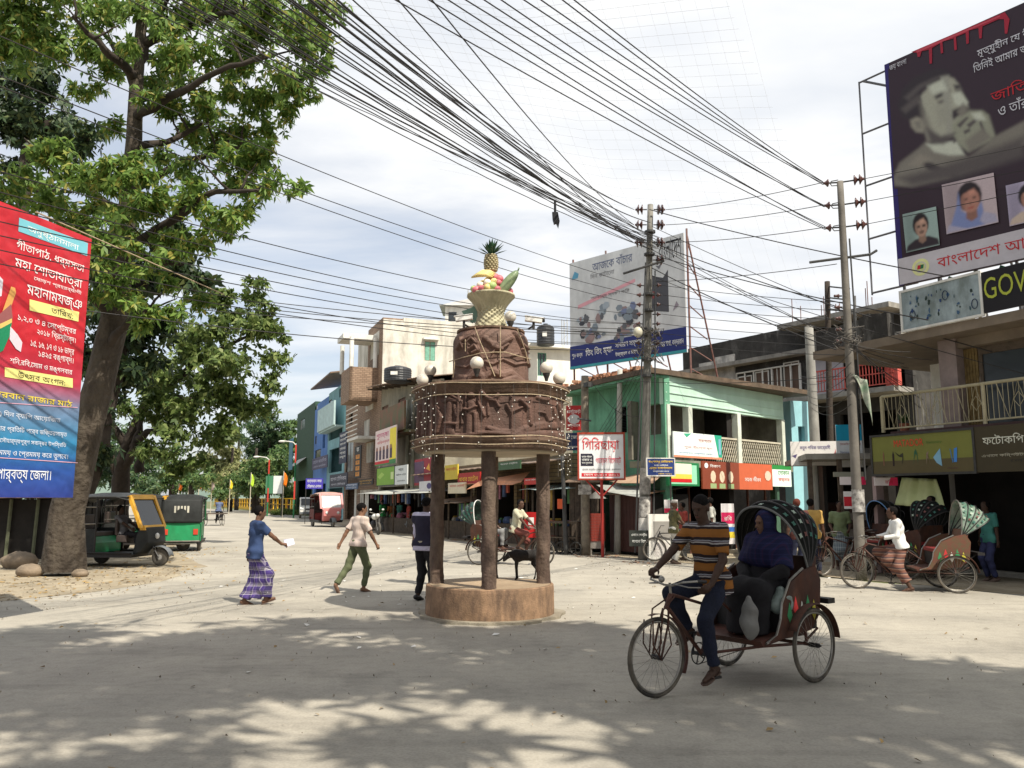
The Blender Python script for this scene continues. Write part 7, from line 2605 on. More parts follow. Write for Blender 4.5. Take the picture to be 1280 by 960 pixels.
bt_('১,২,৩ ও ৪ সেপ্টেম্বর', 22, 96, 402, 390, (240, 235, 235))
bt_('২০১৮ খ্রিস্টাব্দ।', 46, 95, 420, 408, (240, 235, 235))
bt_('১৫, ১৬, ১৭ ও ১৮ ভাদ্র', 38, 93, 435, 424, (240, 235, 235))
bt_('১৪২৫ বঙ্গাব্দ।', 48, 92, 448, 438, (240, 235, 235))
bt_('শনি,রবি,সোম ও মঙ্গলবার', 12, 91, 456, 445, (240, 235, 235))
bt_('উৎসব অংগন:', 22, 82, 472, 463, (50, 40, 30))
bt_('বান্দরবান রাজার মাঠ', -30, 91, 495, 482, (240, 215, 60), bold=.04)
bt_('(চার) দিন ব্যাপি আয়োজিত', -16, 76, 520, 510, (225, 230, 240))
bt_('ধর্মসভার প্রতিটি পর্বে ভক্তিরসামৃত', -24, 84, 538, 528, (225, 230, 240))
bt_('মেলায় সৌহার্দ্যপূর্ণ সবান্ধব উপস্থিতি', -20, 83, 553, 544, (225, 230, 240))
bt_('প্রেমময় ও প্রেমময় করে তুলবে।', -16, 85, 570, 561, (225, 230, 240))
bt_('বান্দরবান পার্বত্য জেলা।', -60, 63, 602, 583, (235, 238, 245), bold=.04, rows=36)
for y_ in (505, 574):
 bpatch([(-10, y_-3), (97, y_+4), (97, y_+5), (-10, y_-2)], (220, 170, 190), 2)
bpatch([(-14, 375), (2, 370), (4, 350), (-14, 330)], (215, 210, 220), 1)
bpatch([(-10, 405), (0, 398), (14, 358), (19, 360), (20, 366), (8, 400), (0, 412)], (215, 160, 90), 2)
bpatch([(-12, 402), (0, 392), (14, 380), (16, 398), (2, 408), (-12, 414)], (150, 90, 90), 3)
bpatch([(-12, 408), (2, 404), (15, 398), (15, 403), (2, 410), (-12, 415)], (225, 190, 110), 4)
bpatch([(-12, 414), (2, 410), (15, 403), (12, 420), (4, 438), (-6, 444), (-14, 440)], (30, 130, 90), 3)
bpatch([(13, 408), (22, 418), (28, 428), (26, 440), (20, 436), (12, 424)], (215, 205, 215), 4)
t = thing('tin_hut', 'dark tin-roofed hut in the shade behind the red banner', 'hut', (-17.6, 23.2, 0), R(12))
mb = MB()
mb.bx(-2, 5.0, 0, 3, 0, 1.7)
obj('wall', mb, m_dark, t)
mb = MB()
mb.add([(-2.5, -.8, 1.75), (4.6, -.8, 1.75), (4.6, 3, 2.5), (-2.5, 3, 2.5)], [(0, 1, 2, 3)])
obj('roof', mb, m_tin, t, solid=.04)
for k in range(9):
 mb = MB()
 mb.tube([(-1.6+.7*k, -.1, 0), (-1.55+.7*k, -.12, 1.7)], .05, 6)
 obj('bamboo_post', mb, mat('mossy_bamboo', (.12, .13, .08), scale=6), t)
for k, (px, py, s_, lab) in enumerate(((12, 712, .38, 'rounded brown boulder at the bottom left edge'), (28, 722, .26, 'smaller boulder in front of the tree root'), (95, 722, .16, 'pale stone against the right of the tree root'))):
 p = G(px, py)
 mb = MB()
 rr = random.Random(k)
 mb.ell((0, 0, s_*.45), (s_*1.2, s_*.8, s_*.62), 14, 10)
 mb.v = [(x*(1+rr.uniform(-.08, .08)), y*(1+rr.uniform(-.08, .08)), z*(1+rr.uniform(-.06, .06))) for x, y, z in mb.v]
 obj('boulder', mb, mat('brown_rock', (.22, .17, .12), scale=4, var=.3, bump=.5), loc=(p.x, p.y+s_, 0), smooth=True, label=lab, cat='rock')
# ---------------------------------------------------------------- figures: smooth signed-distance bodies
class SDF:
 def __init__(s, lo, hi, vox):
  s.lo, s.vox = np.array(lo, float), vox
  n = np.ceil((np.array(hi)-s.lo)/vox).astype(int)+1
  s.ax = [s.lo[i]+np.arange(n[i])*vox for i in range(3)]
  s.d = np.full(n, .3, np.float32)
 def _win(s, lo, hi, k):
  sl = []
  for i in range(3):
   a = int(max(0, math.floor((lo[i]-k-s.lo[i])/s.vox)))
   b = int(min(len(s.ax[i]), math.ceil((hi[i]+k-s.lo[i])/s.vox)+1))
   if b <= a:
    return None
   sl.append(slice(a, b))
  return tuple(sl)
 def _mix(s, w_, f, k):
  d = s.d[w_]
  if k > 0:
   h = np.clip(.5+.5*(d-f)/k, 0, 1)
   s.d[w_] = d*(1-h)+f*h-k*h*(1-h)
  else:
   s.d[w_] = np.minimum(d, f)
 def cone(s, a, b, ra, rb, k=.03, cut=None):
  a, b = np.array(a, float), np.array(b, float)
  m = max(ra, rb)
  w_ = s._win(np.minimum(a, b)-m, np.maximum(a, b)+m, k+s.vox*3)
  if w_ is None:
   return
  x, y, z = np.meshgrid(s.ax[0][w_[0]], s.ax[1][w_[1]], s.ax[2][w_[2]], indexing='ij', sparse=True)
  v = b-a
  l2 = v.dot(v)+1e-9
  px, py, pz = x-a[0], y-a[1], z-a[2]
  t = np.clip((px*v[0]+py*v[1]+pz*v[2])/l2, 0, 1)
  f = np.sqrt((px-t*v[0])**2+(py-t*v[1])**2+(pz-t*v[2])**2)-(ra+(rb-ra)*t)
  if cut:
   l = math.sqrt(l2)
   e = (px*v[0]+py*v[1]+pz*v[2])/l-l
   f = np.maximum(f, e)
  s._mix(w_, f.astype(np.float32), k)
 def ell(s, c, r, k=.03, yaw=0, pitch=0):
  c = np.array(c, float)
  m = max(r)
  w_ = s._win(c-m, c+m, k+s.vox*3)
  if w_ is None:
   return
  x, y, z = np.meshgrid(s.ax[0][w_[0]]-c[0], s.ax[1][w_[1]]-c[1], s.ax[2][w_[2]]-c[2], indexing='ij')
  if yaw:
   x, y = x*math.cos(yaw)+y*math.sin(yaw), -x*math.sin(yaw)+y*math.cos(yaw)
  if pitch:
   x, z = x*math.cos(pitch)-z*math.sin(pitch), x*math.sin(pitch)+z*math.cos(pitch)
  q = np.sqrt((x/r[0])**2+(y/r[1])**2+(z/r[2])**2)
  q2 = np.sqrt((x/r[0]**2)**2+(y/r[1]**2)**2+(z/r[2]**2)**2)+1e-9
  s._mix(w_, (q*(q-1)/q2).astype(np.float32), k)
 def mesh(s, cut=None, fold=0, seed=0):
  d = s.d
  if cut or fold:
   x, y, z = np.meshgrid(*s.ax, indexing='ij', sparse=True)
   if fold:
    d = d+(fold*(np.sin(23*x+9*z+seed)*np.sin(19*y-13*z+seed*2)+.7*np.sin(37*z+16*x+8*y+seed))).astype(np.float32)
   if cut:
    d = np.maximum(d, cut(x, y, z).astype(np.float32))
  g = vdb.FloatGrid(.3)
  g.copyFromArray(np.ascontiguousarray(np.clip(d, -.3, .3)))
  pts, quads = g.convertToQuads(0.0)
  mb = MB()
  mb.v = [tuple(p) for p in pts*s.vox+s.lo]
  mb.f = [tuple(int(i) for i in q[::-1]) for q in quads]
  mb.m = [0]*len(mb.f)
  return mb
def ik(a, b, l1, l2, hint):
 a, b, hint = Vector(a), Vector(b), Vector(hint)
 d = b-a
 L_ = d.length
 if L_ > (l1+l2)*.999:
  b = a+d*((l1+l2)*.999/L_)
  d = b-a
  L_ = d.length
 c = (l1*l1-l2*l2+L_*L_)/(2*L_)
 h = math.sqrt(max(0, l1*l1-c*c))
 u = d/L_
 p = hint-u*hint.dot(u)
 if p.length < 1e-6:
  p = u.orthogonal()
 return a+u*c+p.normalized()*h, b
def hand(s, w_, fdir, pdir, curl, vox):
 """palm, four fingers of different length and a thumb; fdir along the hand, pdir out of the palm"""
 f = Vector(fdir).normalized()
 p = Vector(pdir)
 p = (p-f*p.dot(f)).normalized()
 sd = f.cross(p)
 w_ = Vector(w_)
 c = w_+f*.05
 s.cone(w_, c+f*.02, .022, .030, .015)
 s.cone(c+sd*.02, c+sd*.02+f*.035, .016, .014, .01)
 s.cone(c-sd*.02, c-sd*.02+f*.035, .016, .014, .01)
 rf = max(.0085, vox*.72)
 for k, ln in enumerate((.068, .078, .072, .056)):
  b = c+sd*(.03-.02*k)+f*.036
  a1 = curl*(.9+.08*k)
  m1 = b+(f*math.cos(a1)+p*math.sin(a1))*ln*.55
  a2 = a1*2.1
  m2 = m1+(f*math.cos(a2)+p*math.sin(a2))*ln*.5
  s.cone(b, m1, rf, rf*.95, .004)
  s.cone(m1, m2, rf*.95, rf*.8, .004)
 b = c+sd*.032-f*.02
 m1 = b+(sd*.6+f*.6+p*.5).normalized()*.038
 s.cone(b, m1, rf*1.25, rf*1.1, .006)
 s.cone(m1, m1+(f*.8+p*.5*(.5+curl)).normalized()*.03, rf*1.1, rf*.85, .004)
SKIN = [(.15, .078, .048), (.085, .043, .028), (.19, .10, .06), (.055, .029, .019)]
def skinmat(k):
 return mat('skin_%d' % k, SKIN[k], rough=.62, scale=10, var=.12, bump=.05, spec=.3)
m_hair = mat('black_hair', (.008, .007, .007), rough=.9, scale=30, var=.5, bump=.3, bscale=90, spec=.1)
def person(label, loc, rz, P, skin=0, h=1.66, vox=.014, top=None, topm=None, low=None, lowm=None, hair='short', hairm=None, sandals=None, lean=(0, 0), group=None, sleeve=.85, long_sleeve=False, woman=False, face=True, vest=None, belly=0, scale=1, headm=None, name='person'):
 """P: pelvis, hands, feet (local metres for a 1.7 m figure, x forward, y left, z up) plus hints"""
 t = thing(name, label, 'person', loc, rz, group)
 K = h/1.7
 pel = Vector(P.get('pel', (0, 0, .92)))
 tilt = Vector(P.get('lean', (0.02, 0, 1))).normalized()
 fw = Vector(P.get('fwd', (1, 0, 0)))
 fw = (fw-tilt*fw.dot(tilt)).normalized()
 lf = tilt.cross(fw)
 chest = pel+tilt*.34
 sh = pel+tilt*.47
 nk = pel+tilt*.53+fw*.01
 hd = nk+(tilt*.6+Vector((0, 0, .4))).normalized()*.14+fw*P.get('hf', .025)
 shw = .165 if woman else .18
 shL, shR = sh+lf*shw, sh-lf*shw
 hipL, hipR = pel+lf*.085-tilt*.03, pel-lf*.085-tilt*.03
 hL, hR = Vector(P.get('hL', (0.02, .27, .80))), Vector(P.get('hR', (.02, -.27, .80)))
 fL, fR = Vector(P.get('fL', (0, .10, .08))), Vector(P.get('fR', (0, -.10, .08)))
 eL, hL = ik(shL, hL, .28, .25, P.get('eL', (-1, .3, -.2)))
 eR, hR = ik(shR, hR, .28, .25, P.get('eR', (-1, -.3, -.2)))
 kL, fL = ik(hipL, fL, .43, .42, P.get('kL', (1, .1, 0)))
 kR, fR = ik(hipR, fR, .43, .42, P.get('kR', (1, -.1, 0)))
 pts = [pel, chest, hd+Vector((0, 0, .2)), hL, hR, fL, fR, kL, kR, eL, eR]
 lo = [min(p[i] for p in pts)-.27 for i in range(3)]
 hi = [max(p[i] for p in pts)+.27 for i in range(3)]
 lo[2] = min(p[2] for p in (fL, fR))-.12
 hi[2] = hd.z+.2
 sd = SDF(lo, hi, vox)
 def torso(s, g=0, neck=False):
  s.ell(chest+fw*.005, (.115+g, .155+g if not woman else .14+g, .19+g), .05, P.get('yaw', 0))
  s.cone(shL-lf*.04-tilt*.01, shR+lf*.04-tilt*.01, .062+g, .062+g, .05)
  s.ell(pel+tilt*.14+fw*(.01+belly), (.10+g+belly, .135+g, .17+g), .05)
  s.cone(hipL+tilt*.03, hipR+tilt*.03, .105+g, .105+g, .05)
  s.cone(shL, shL-tilt*.05, .058+g, .05+g, .03)
  s.cone(shR, shR-tilt*.05, .058+g, .05+g, .03)
 torso(sd)
 sd.cone(nk-tilt*.06, nk+tilt*.05+fw*.005, .058, .050, .03)
 hy = P.get('turn', 0)
 hp = P.get('nod', 0)
 Rm = Matrix.Rotation(math.atan2(fw.y, fw.x)+hy, 3, 'Z') @ Matrix.Rotation(hp, 3, 'Y')
 def H(x, y, z):
  return hd+Rm @ Vector((x, y, z))
 yw = math.atan2(fw.y, fw.x)+hy
 sd.ell(H(-.012, 0, .035), (.097, .075, .088), .02, yw)
 sd.ell(H(.022, 0, -.035), (.066, .054, .078), .03, yw)
 sd.cone(H(.06, 0, -.085), H(.045, 0, -.095), .022, .03, .02)
 if face:
  sd.cone(H(.088, 0, .02), H(.104, 0, -.022), .008, .0145, .012)
  sd.cone(H(.075, .035, .035), H(.084, .0, .033), .012, .012, .012)
  sd.cone(H(.075, -.035, .035), H(.084, .0, .033), .012, .012, .012)
  sd.cone(H(.082, .018, -.052), H(.082, -.018, -.052), .009, .009, .008)
  for s_ in (1, -1):
   sd.ell(H(-.005, .078*s_, -.002), (.018, .010, .03), .006, yw)
 for sh_, e_, h_ in ((shL, eL, hL), (shR, eR, hR)):
  sd.cone(sh_, e_, .047, .037, .03)
  sd.cone(e_, e_.lerp(h_, .35), .038, .037, .02)
  sd.cone(e_.lerp(h_, .35), h_, .037, .025, .02)
 for e_, h_, key, sg in ((eL, hL, 'L', 1), (eR, hR, 'R', -1)):
  fd = Vector(P.get('f'+'d'+key, (h_-e_)))
  hand(sd, h_, fd, P.get('pd'+key, (0, -sg, 0)), P.get('curl'+key, .45), vox)
 for hp_, k_, f_, key in ((hipL, kL, fL, 'L'), (hipR, kR, fR, 'R')):
  sd.cone(hp_, k_, .082, .055, .03)
  sd.cone(k_, k_.lerp(f_, .35), .054, .054, .02)
  sd.cone(k_.lerp(f_, .35), f_, .054, .035, .02)
  td = Vector(P.get('t'+key, (1, 0, -.25))).normalized()
  sd.cone(f_-td*.045-Vector((0, 0, .035)), f_+td*.05-Vector((0, 0, .035)), .030, .034, .015)
  sd.cone(f_+td*.05-Vector((0, 0, .035)), f_+td*.16-Vector((0, 0, .045)), .034, .020, .015)
 body = sd.mesh()
 S3 = lambda mb: (setattr(mb, 'v', [(x*K, y*K, z*K) for x, y, z in mb.v]), mb)[1]
 b_ = obj('body', S3(body), skinmat(skin), t, smooth=True)
 if face:
  for s_ in (1, -1):
   mb = MB()
   mb.ell(H(.083, .030*s_, .016), (.007, .011, .006), 8, 6, Rm)
   obj('eye', S3(mb), flat((25, 18, 15)), t)
  mb = MB()
  mb.ell(H(.0915, 0, -.052), (.004, .022, .006), 8, 6, Rm)
  obj('mouth', S3(mb), mat('lips', (.12, .04, .03)), t)
 if hair:
  s2 = SDF([v-.16 for v in hd], [v+.16 for v in hd], max(.008, vox*.75))
  if hair == 'cap':
   s2.ell(H(-.01, 0, .075), (.10, .085, .055), .02, yw)
  else:
   s2.ell(H(-.018, 0, .038), (.098, .080, .093), .02, yw)
   if hair == 'long':
    s2.ell(H(-.06, 0, -.04), (.05, .07, .09), .03, yw)
  inv = Rm.transposed()
  def hc(x, y, z):
   X_ = (x-hd.x)*inv[0][0]+(y-hd.y)*inv[0][1]+(z-hd.z)*inv[0][2]
   Z_ = (x-hd.x)*inv[2][0]+(y-hd.y)*inv[2][1]+(z-hd.z)*inv[2][2]
   return np.maximum(X_*.9-Z_*.6+(-.018 if hair != 'cap' else -9), -.06-Z_-np.minimum(0, X_+.02)*.3)
  obj('hair' if hair != 'cap' else 'cap', S3(s2.mesh(hc, .004)), hairm or m_hair, t, smooth=True)
 def sleeves(s, g, frac, arm_long):
  for sh_, e_, h_ in ((shL, eL, hL), (shR, eR, hR)):
   if arm_long:
    s.cone(sh_, e_, .052+g, .044+g, .03)
    s.cone(e_, e_.lerp(h_, .93), .044+g, .034+g, .02, True)
   else:
    s.cone(sh_, sh_.lerp(e_, frac), .054+g, .058+g, .03, True)
 if top == 'shirt' or top == 'tee':
  s2 = SDF(lo, hi, vox)
  torso(s2, .018)
  hem = P.get('hem', -.10)
  s2.cone(hipL+tilt*(hem+.03), hipR+tilt*(hem+.03), .118, .118, .05)
  sleeves(s2, .006, sleeve, long_sleeve)
  s2.cone(nk-tilt*.05, nk-tilt*.01, .07, .062, .03)
  hz = pel+tilt*hem
  def c(x, y, z):
   return np.maximum(-((x-hz.x)*tilt.x+(y-hz.y)*tilt.y+(z-hz.z)*tilt.z), ((x-nk.x)*tilt.x+(y-nk.y)*tilt.y+(z-nk.z)*tilt.z)-.0+(x-nk.x)*fw.x*.25+(y-nk.y)*fw.y*.25)
  s3 = s2.mesh(c, .0055, len(label) % 7)
  obj('shirt', S3(s3), topm, t, smooth=True)
  if vox < .014:
   mb = MB()
   cr_ = []
   for a in range(-130, 131, 20):
    v_ = fw*(-math.cos(R(a)))*.066+lf*math.sin(R(a))*.064
    cr_.append(nk+v_+tilt*(.012-.02*(abs(a)/130)**2)-fw*.004)
   for a, b in zip(cr_[:-1], cr_[1:]):
    o1, o2 = (a-nk).normalized()*.022-tilt*.028, (b-nk).normalized()*.022-tilt*.028
    mb.add([a, b, b+o2, a+o1], [(0, 1, 2, 3)])
   mb.v = [tuple(v) for v in mb.v]
   obj('collar', S3(mb), topm, t, solid=.006)
 if vest:
  s2 = SDF(lo, hi, vox)
  torso(s2, .032)
  hz = pel+tilt*(-.02)
  def c(x, y, z):
   return np.maximum(-((x-hz.x)*tilt.x+(y-hz.y)*tilt.y+(z-hz.z)*tilt.z), ((x-nk.x)*tilt.x+(y-nk.y)*tilt.y+(z-nk.z)*tilt.z)+.05)
  obj('waistcoat', S3(s2.mesh(c, .003)), vest, t, smooth=True)
 if low in ('trousers', 'shorts'):
  s2 = SDF(lo, hi, vox)
  s2.cone(hipL+tilt*.03, hipR+tilt*.03, .118, .118, .04)
  s2.ell(pel+tilt*.06, (.112, .135, .09), .04)
  for hp_, k_, f_ in ((hipL, kL, fL), (hipR, kR, fR)):
   s2.cone(hp_, k_, .098, .075, .03)
   if low == 'trousers':
    s2.cone(k_, k_.lerp(f_, .93), .076, .056, .025, True)
   else:
    s2.cone(k_, k_.lerp(f_, .15), .076, .078, .02, True)
  obj('trousers' if low == 'trousers' else 'shorts', S3(s2.mesh(None, .0065, 3)), lowm, t, smooth=True)
 if low == 'wrap':
  s2 = SDF(lo, hi, vox)
  s2.ell(pel+tilt*.03, (.118, .138, .11), .05)
  end = P.get('wend', .86)
  for hp_, k_, f_ in ((hipL, kL, fL), (hipR, kR, fR)):
   s2.cone(hp_, k_, .09, .085, .09)
   s2.cone(k_, k_.lerp(f_, end), .085, .10, .09, True)
  m1, m2 = (hipL+hipR)/2, (kL+kR)/2
  s2.cone(m1, m2, .105, .105, .07)
  m3 = m2.lerp((fL+fR)/2, end)
  s2.cone(m2, m3, .10, .10, .07, True)
  obj('wrap_skirt', S3(s2.mesh(None, .007, 1)), lowm, t, smooth=True)
 if sandals:
  for f_, key in ((fL, 'L'), (fR, 'R')):
   td = Vector(P.get('t'+key, (1, 0, -.25))).normalized()
   up = (Vector((0, 0, 1))-td*td.z).normalized()
   sl = td.cross(up)
   c = f_-Vector((0, 0, .072))+td*.055
   ol = [(-.125, -.03), (-.13, 0), (-.125, .03), (-.05, .036), (.06, .046), (.11, .035), (.13, 0), (.11, -.035), (.06, -.046), (-.05, -.036)]
   if sandals[1]:
    sx = SDF([v-.25 for v in f_], [v+.25 for v in f_], max(.01, vox*.8))
    sx.cone(f_-td*.05-up*.03, f_+td*.06-up*.035, .042, .046, .02)
    sx.cone(f_+td*.05-up*.035, f_+td*.155-up*.042, .046, .032, .02)
    sh_ = sx.mesh()
    obj('shoe', S3(sh_), sandals[0], t, smooth=True)
    continue
   mb = MB()
   vs = [c+td*a+sl*b-up*.006 for a, b in ol]+[c+td*a+sl*b+up*.008 for a, b in ol]
   n = len(ol)
   mb.add(vs, [tuple(range(n))[::-1], tuple(range(n, 2*n))]+[(i, (i+1) % n, n+(i+1) % n, n+i) for i in range(n)])
   mb.tube([c+td*.0-sl*.04+up*.01, c+td*.02+up*.062, c+td*.0+sl*.04+up*.01], .008, 5)
   obj('sandal', S3(mb), sandals[0], t)
 t['k'] = K
 return t, dict(hL=hL*K, hR=hR*K, hd=hd*K, pel=pel*K, sh=sh*K, kL=kL*K, kR=kR*K, fL=fL*K, fR=fR*K)
m_sand = mat('brown_sandal', (.10, .065, .05), scale=8)
def gpos(px, py):
 p = G(px, py)
 return (p.x, p.y, 0)
m_bluet = mat('faded_blue_cotton', (.03, .055, .135), rough=.9, scale=4, var=.15, bump=.2)
pl_ = (.10, .06, .26)
m_lungi = stripes('plum_check', 2, .13, [(0, (.06, .04, .17)), (.42, (.5, .47, .5)), (.5, (.03, .025, .06)), (.62, (.5, .47, .52)), (.66, (.04, .03, .08)), (.78, (.45, .42, .48)), (.82, (.06, .04, .15))],
                  checks=(1, .06, [(0, (.07, .04, .2)), (.35, (.5, .46, .5)), (.45, (.03, .03, .05)), (.8, (.12, .08, .25))], .38))
t, J = person('man in a blue T-shirt and purple checked lungi walking right', gpos(316, 756), R(34),
 dict(pel=(0, 0, .92), lean=(.04, 0, 1), hL=(-.02, .30, .78), hR=(.43, -.16, 1.03), fdR=(1, -.1, -.15), pdR=(0, .3, -1), fL=(-.13, .09, .08), fR=(.20, -.07, .10), tR=(1, -.1, .3), kL=(1, 0, 0), wend=.93, nod=.08, curlR=.9, hem=-.13, turn=-.1),
 0, 1.58, .012, 'tee', m_bluet, 'wrap', m_lungi, 'short', sandals=(m_sand, 0), sleeve=.75)
pr_ = J['hR']
mb = MB()
mb.grid(lambda u, v: (pr_.x+.05+.17*u, pr_.y-.02+.02*math.sin(u*3)+.08*v, pr_.z-.06+.05*u+.13*v*(1-.3*u)), 6, 4)
obj('paper', mb, flat((190, 190, 205)), loc=None, label='folded white papers held in the hand of the man in the blue T-shirt', cat='paper', solid=.003)
pp_ = S.objects['paper']
M_ = XF[t.name]
pp_.data.transform(Matrix.Translation(Vector((0, 0, 0))))
pp_.matrix_world = M_
m_pinks = stripes('pale_pinstripe', 1, .035, [(0, (.56, .46, .40)), (.6, (.50, .36, .32)), (.8, (.58, .5, .45))], checks=(2, .3, [(0, (.58, .5, .44)), (.5, (.54, .46, .40))], .3))
t, J = person('young man in a pale pinstriped shirt and olive trousers striding across the road', gpos(446, 740), R(42),
 dict(pel=(0, 0, .92), lean=(.06, 0, 1), hL=(-.30, .24, .86), hR=(.28, -.27, .86), fL=(-.42, .07, .16), tL=(.55, 0, -1), kL=(1, 0, -.2), fR=(.10, -.08, .08), hem=-.05, nod=.15, curlR=.8, turn=-.25),
 2, 1.62, .012, 'shirt', m_pinks, 'trousers', mat('olive_cloth', (.10, .115, .06), rough=.9, scale=5, var=.25, bump=.3), 'short', sandals=(m_sand, 0), sleeve=.85)
m_lav = mat('lavender_shirt', (.50, .47, .60), rough=.85, scale=4, var=.12, bump=.2)
m_navy = mat('navy_waistcoat', (.018, .016, .035), rough=.85, scale=5, var=.3, bump=.2)
m_blk = mat('black_trousers', (.012, .011, .014), rough=.85, scale=5, var=.3, bump=.2)
t, J = person('man in a dark waistcoat, lavender sleeves and black trousers standing behind the left post', gpos(529, 751), R(62),
 dict(lean=(.05, 0, 1), hL=(.1, .2, .86), hR=(.08, -.25, .74), nod=.35, fL=(-.02, .1, .08), fR=(.03, -.10, .08), curlR=.5), 3, 1.72, .012, 'shirt', m_lav, 'trousers', m_blk, 'short', vest=m_navy, long_sleeve=True, sandals=(mat('black_shoe', (.012, .012, .014), rough=.4), 1))
mb = MB()
mb.lathe([(.0, .0), (.01, 0)], n=4)
belt = MB()
belt.lathe([(.148, .955), (.152, .96), (.152, .995), (.148, 1.0)], n=24)
belt.v = [(x*.88, y, z*1.0) for x, y, z in belt.v]
obj('belt', belt, mat('khaki_belt', (.4, .36, .28)), t)
person('man in a pale violet shirt standing just behind the waistcoated man', (W(533, 640, 17).x, 17, 0), R(100), dict(), 1, 1.68, .022, 'shirt', m_lav, 'trousers', m_blk, 'short', face=False)
def cm(n, c):
 return mat(n, c, rough=.9, scale=5, var=.2, bump=.1)
BG = [
 ('man in a bright green shirt standing at the edge of the dark bazaar stall', (478, 665), 150, cm('green_shirt', (.03, .25, .07)), 'trousers', cm('grey_trousers', (.2, .2, .2)), 1, 1.66, {}),
 ('man with a cap, camouflage shirt and pale trousers standing by the bicycle', (843, 705), 5, mat('camo_shirt', (.16, .14, .06), scale=9, var=.7, col2=(.03, .035, .02)), 'trousers', cm('pale_trousers', (.52, .5, .45)), 1, 1.66, dict(hL=(.36, .12, 1.02), hR=(.34, -.1, .98))),
 ('man in a yellow-ochre shirt and dark jeans walking away behind the near rickshaw', (1017, 720), 60, cm('ochre_shirt', (.50, .31, .09)), 'trousers', cm('dark_jeans', (.03, .035, .07)), 1, 1.7, dict(hL=(.05, .28, .82), hR=(.12, -.26, .84), fL=(-.05, .1, .1), fR=(.18, -.1, .08))),
 ('man with hennaed red hair in a dark shirt beside the ochre shirt', (1001, 722), 100, cm('maroon_shirt', (.09, .03, .025)), 'trousers', cm('dark_jeans', (.03, .035, .07)), 1, 1.7, {}),
 ('man in a faded green shirt and checked lungi standing under the shop canopy', (1053, 712), 250, cm('moss_shirt', (.16, .2, .10)), 'wrap', stripes('grey_check', 2, .1, [(0, (.12, .15, .17)), (.5, (.3, .33, .33)), (.7, (.08, .1, .12))], checks=(1, .05, [(0, (.1, .13, .15)), (.5, (.28, .3, .3))], .5)), 1, 1.64, dict(wend=.5, hL=(.2, .2, 1.0), hR=(.18, -.2, 1.0))),
 ('tall shadowy man in dark clothes leaning on the tilted rickshaw', (1172, 722), 200, cm('black_shirt', (.02, .018, .018)), 'trousers', m_blk, 3, 1.76, dict(hL=(.1, .26, .82), hR=(.25, -.2, 1.1))),
 ('man in a teal and white T-shirt in the shop shade at the right', (1241, 727), 190, cm('teal_tee', (.05, .2, .17)), 'trousers', cm('navy_trousers', (.03, .035, .09)), 3, 1.66, {}),
 ('man in a dark indigo shirt behind the white-shirted rickshaw man', (1141, 712), 170, cm('indigo_shirt', (.03, .03, .09)), 'trousers', cm('navy_trousers', (.03, .035, .09)), 3, 1.7, dict(hL=(.2, .2, 1.0))),
 ('man in a white cap and pale shirt behind the blue-hooded rickshaw', (1108, 700), 150, cm('pale_shirt', (.5, .5, .45)), 'trousers', m_blk, 1, 1.66, {}),
 ('man in a dark shirt seen against the pale sunshade cloth', (1163, 690), 200, cm('black_shirt', (.02, .018, .018)), 'trousers', m_blk, 1, 1.66, {}),
 ('man in a white checked shirt behind the near rickshaw driver', (891, 700), 170, cm('pale_shirt', (.5, .5, .45)), 'trousers', m_blk, 1, 1.74, {}),
 ('shopper in a teal shirt deep inside the bazaar stall', (499, 664), 40, cm('teal_tee', (.05, .2, .17)), 'trousers', m_blk, 1, 1.62, {}),
 ('shopper in a red shirt inside the bazaar stall near the waistcoated man', (511, 667), 200, cm('red_shirt', (.3, .05, .04)), 'trousers', cm('grey_trousers', (.2, .2, .2)), 1, 1.6, {}),
 ('woman in an orange dress inside the bazaar stall', (489, 663), 120, cm('orange_dress', (.4, .15, .05)), 'wrap', cm('orange_dress', (.4, .15, .05)), 1, 1.55, {}),
 ('man in a red and white shirt beside the man with the camouflage shirt', (856, 700), 190, cm('red_shirt', (.3, .05, .04)), 'trousers', cm('grey_trousers', (.2, .2, .2)), 1, 1.6, {}),
]
for lab, (px, py), hd_, tm, lw, lm_, sk, hh, P in BG:
 person(lab, gpos(px, py), R(hd_), P, sk, hh, .02, 'shirt', tm, lw, lm_, 'cap' if 'cap,' in lab or 'cap and' in lab else 'short', sandals=(m_sand, 1), sleeve=.85,
           hairm=cm('henna_hair', (.10, .025, .015)) if 'henna' in lab else cm('white_cap', (.6, .58, .5)) if 'white cap' in lab else cm('grey_cap', (.3, .28, .26)) if 'cap,' in lab else None, face=False)
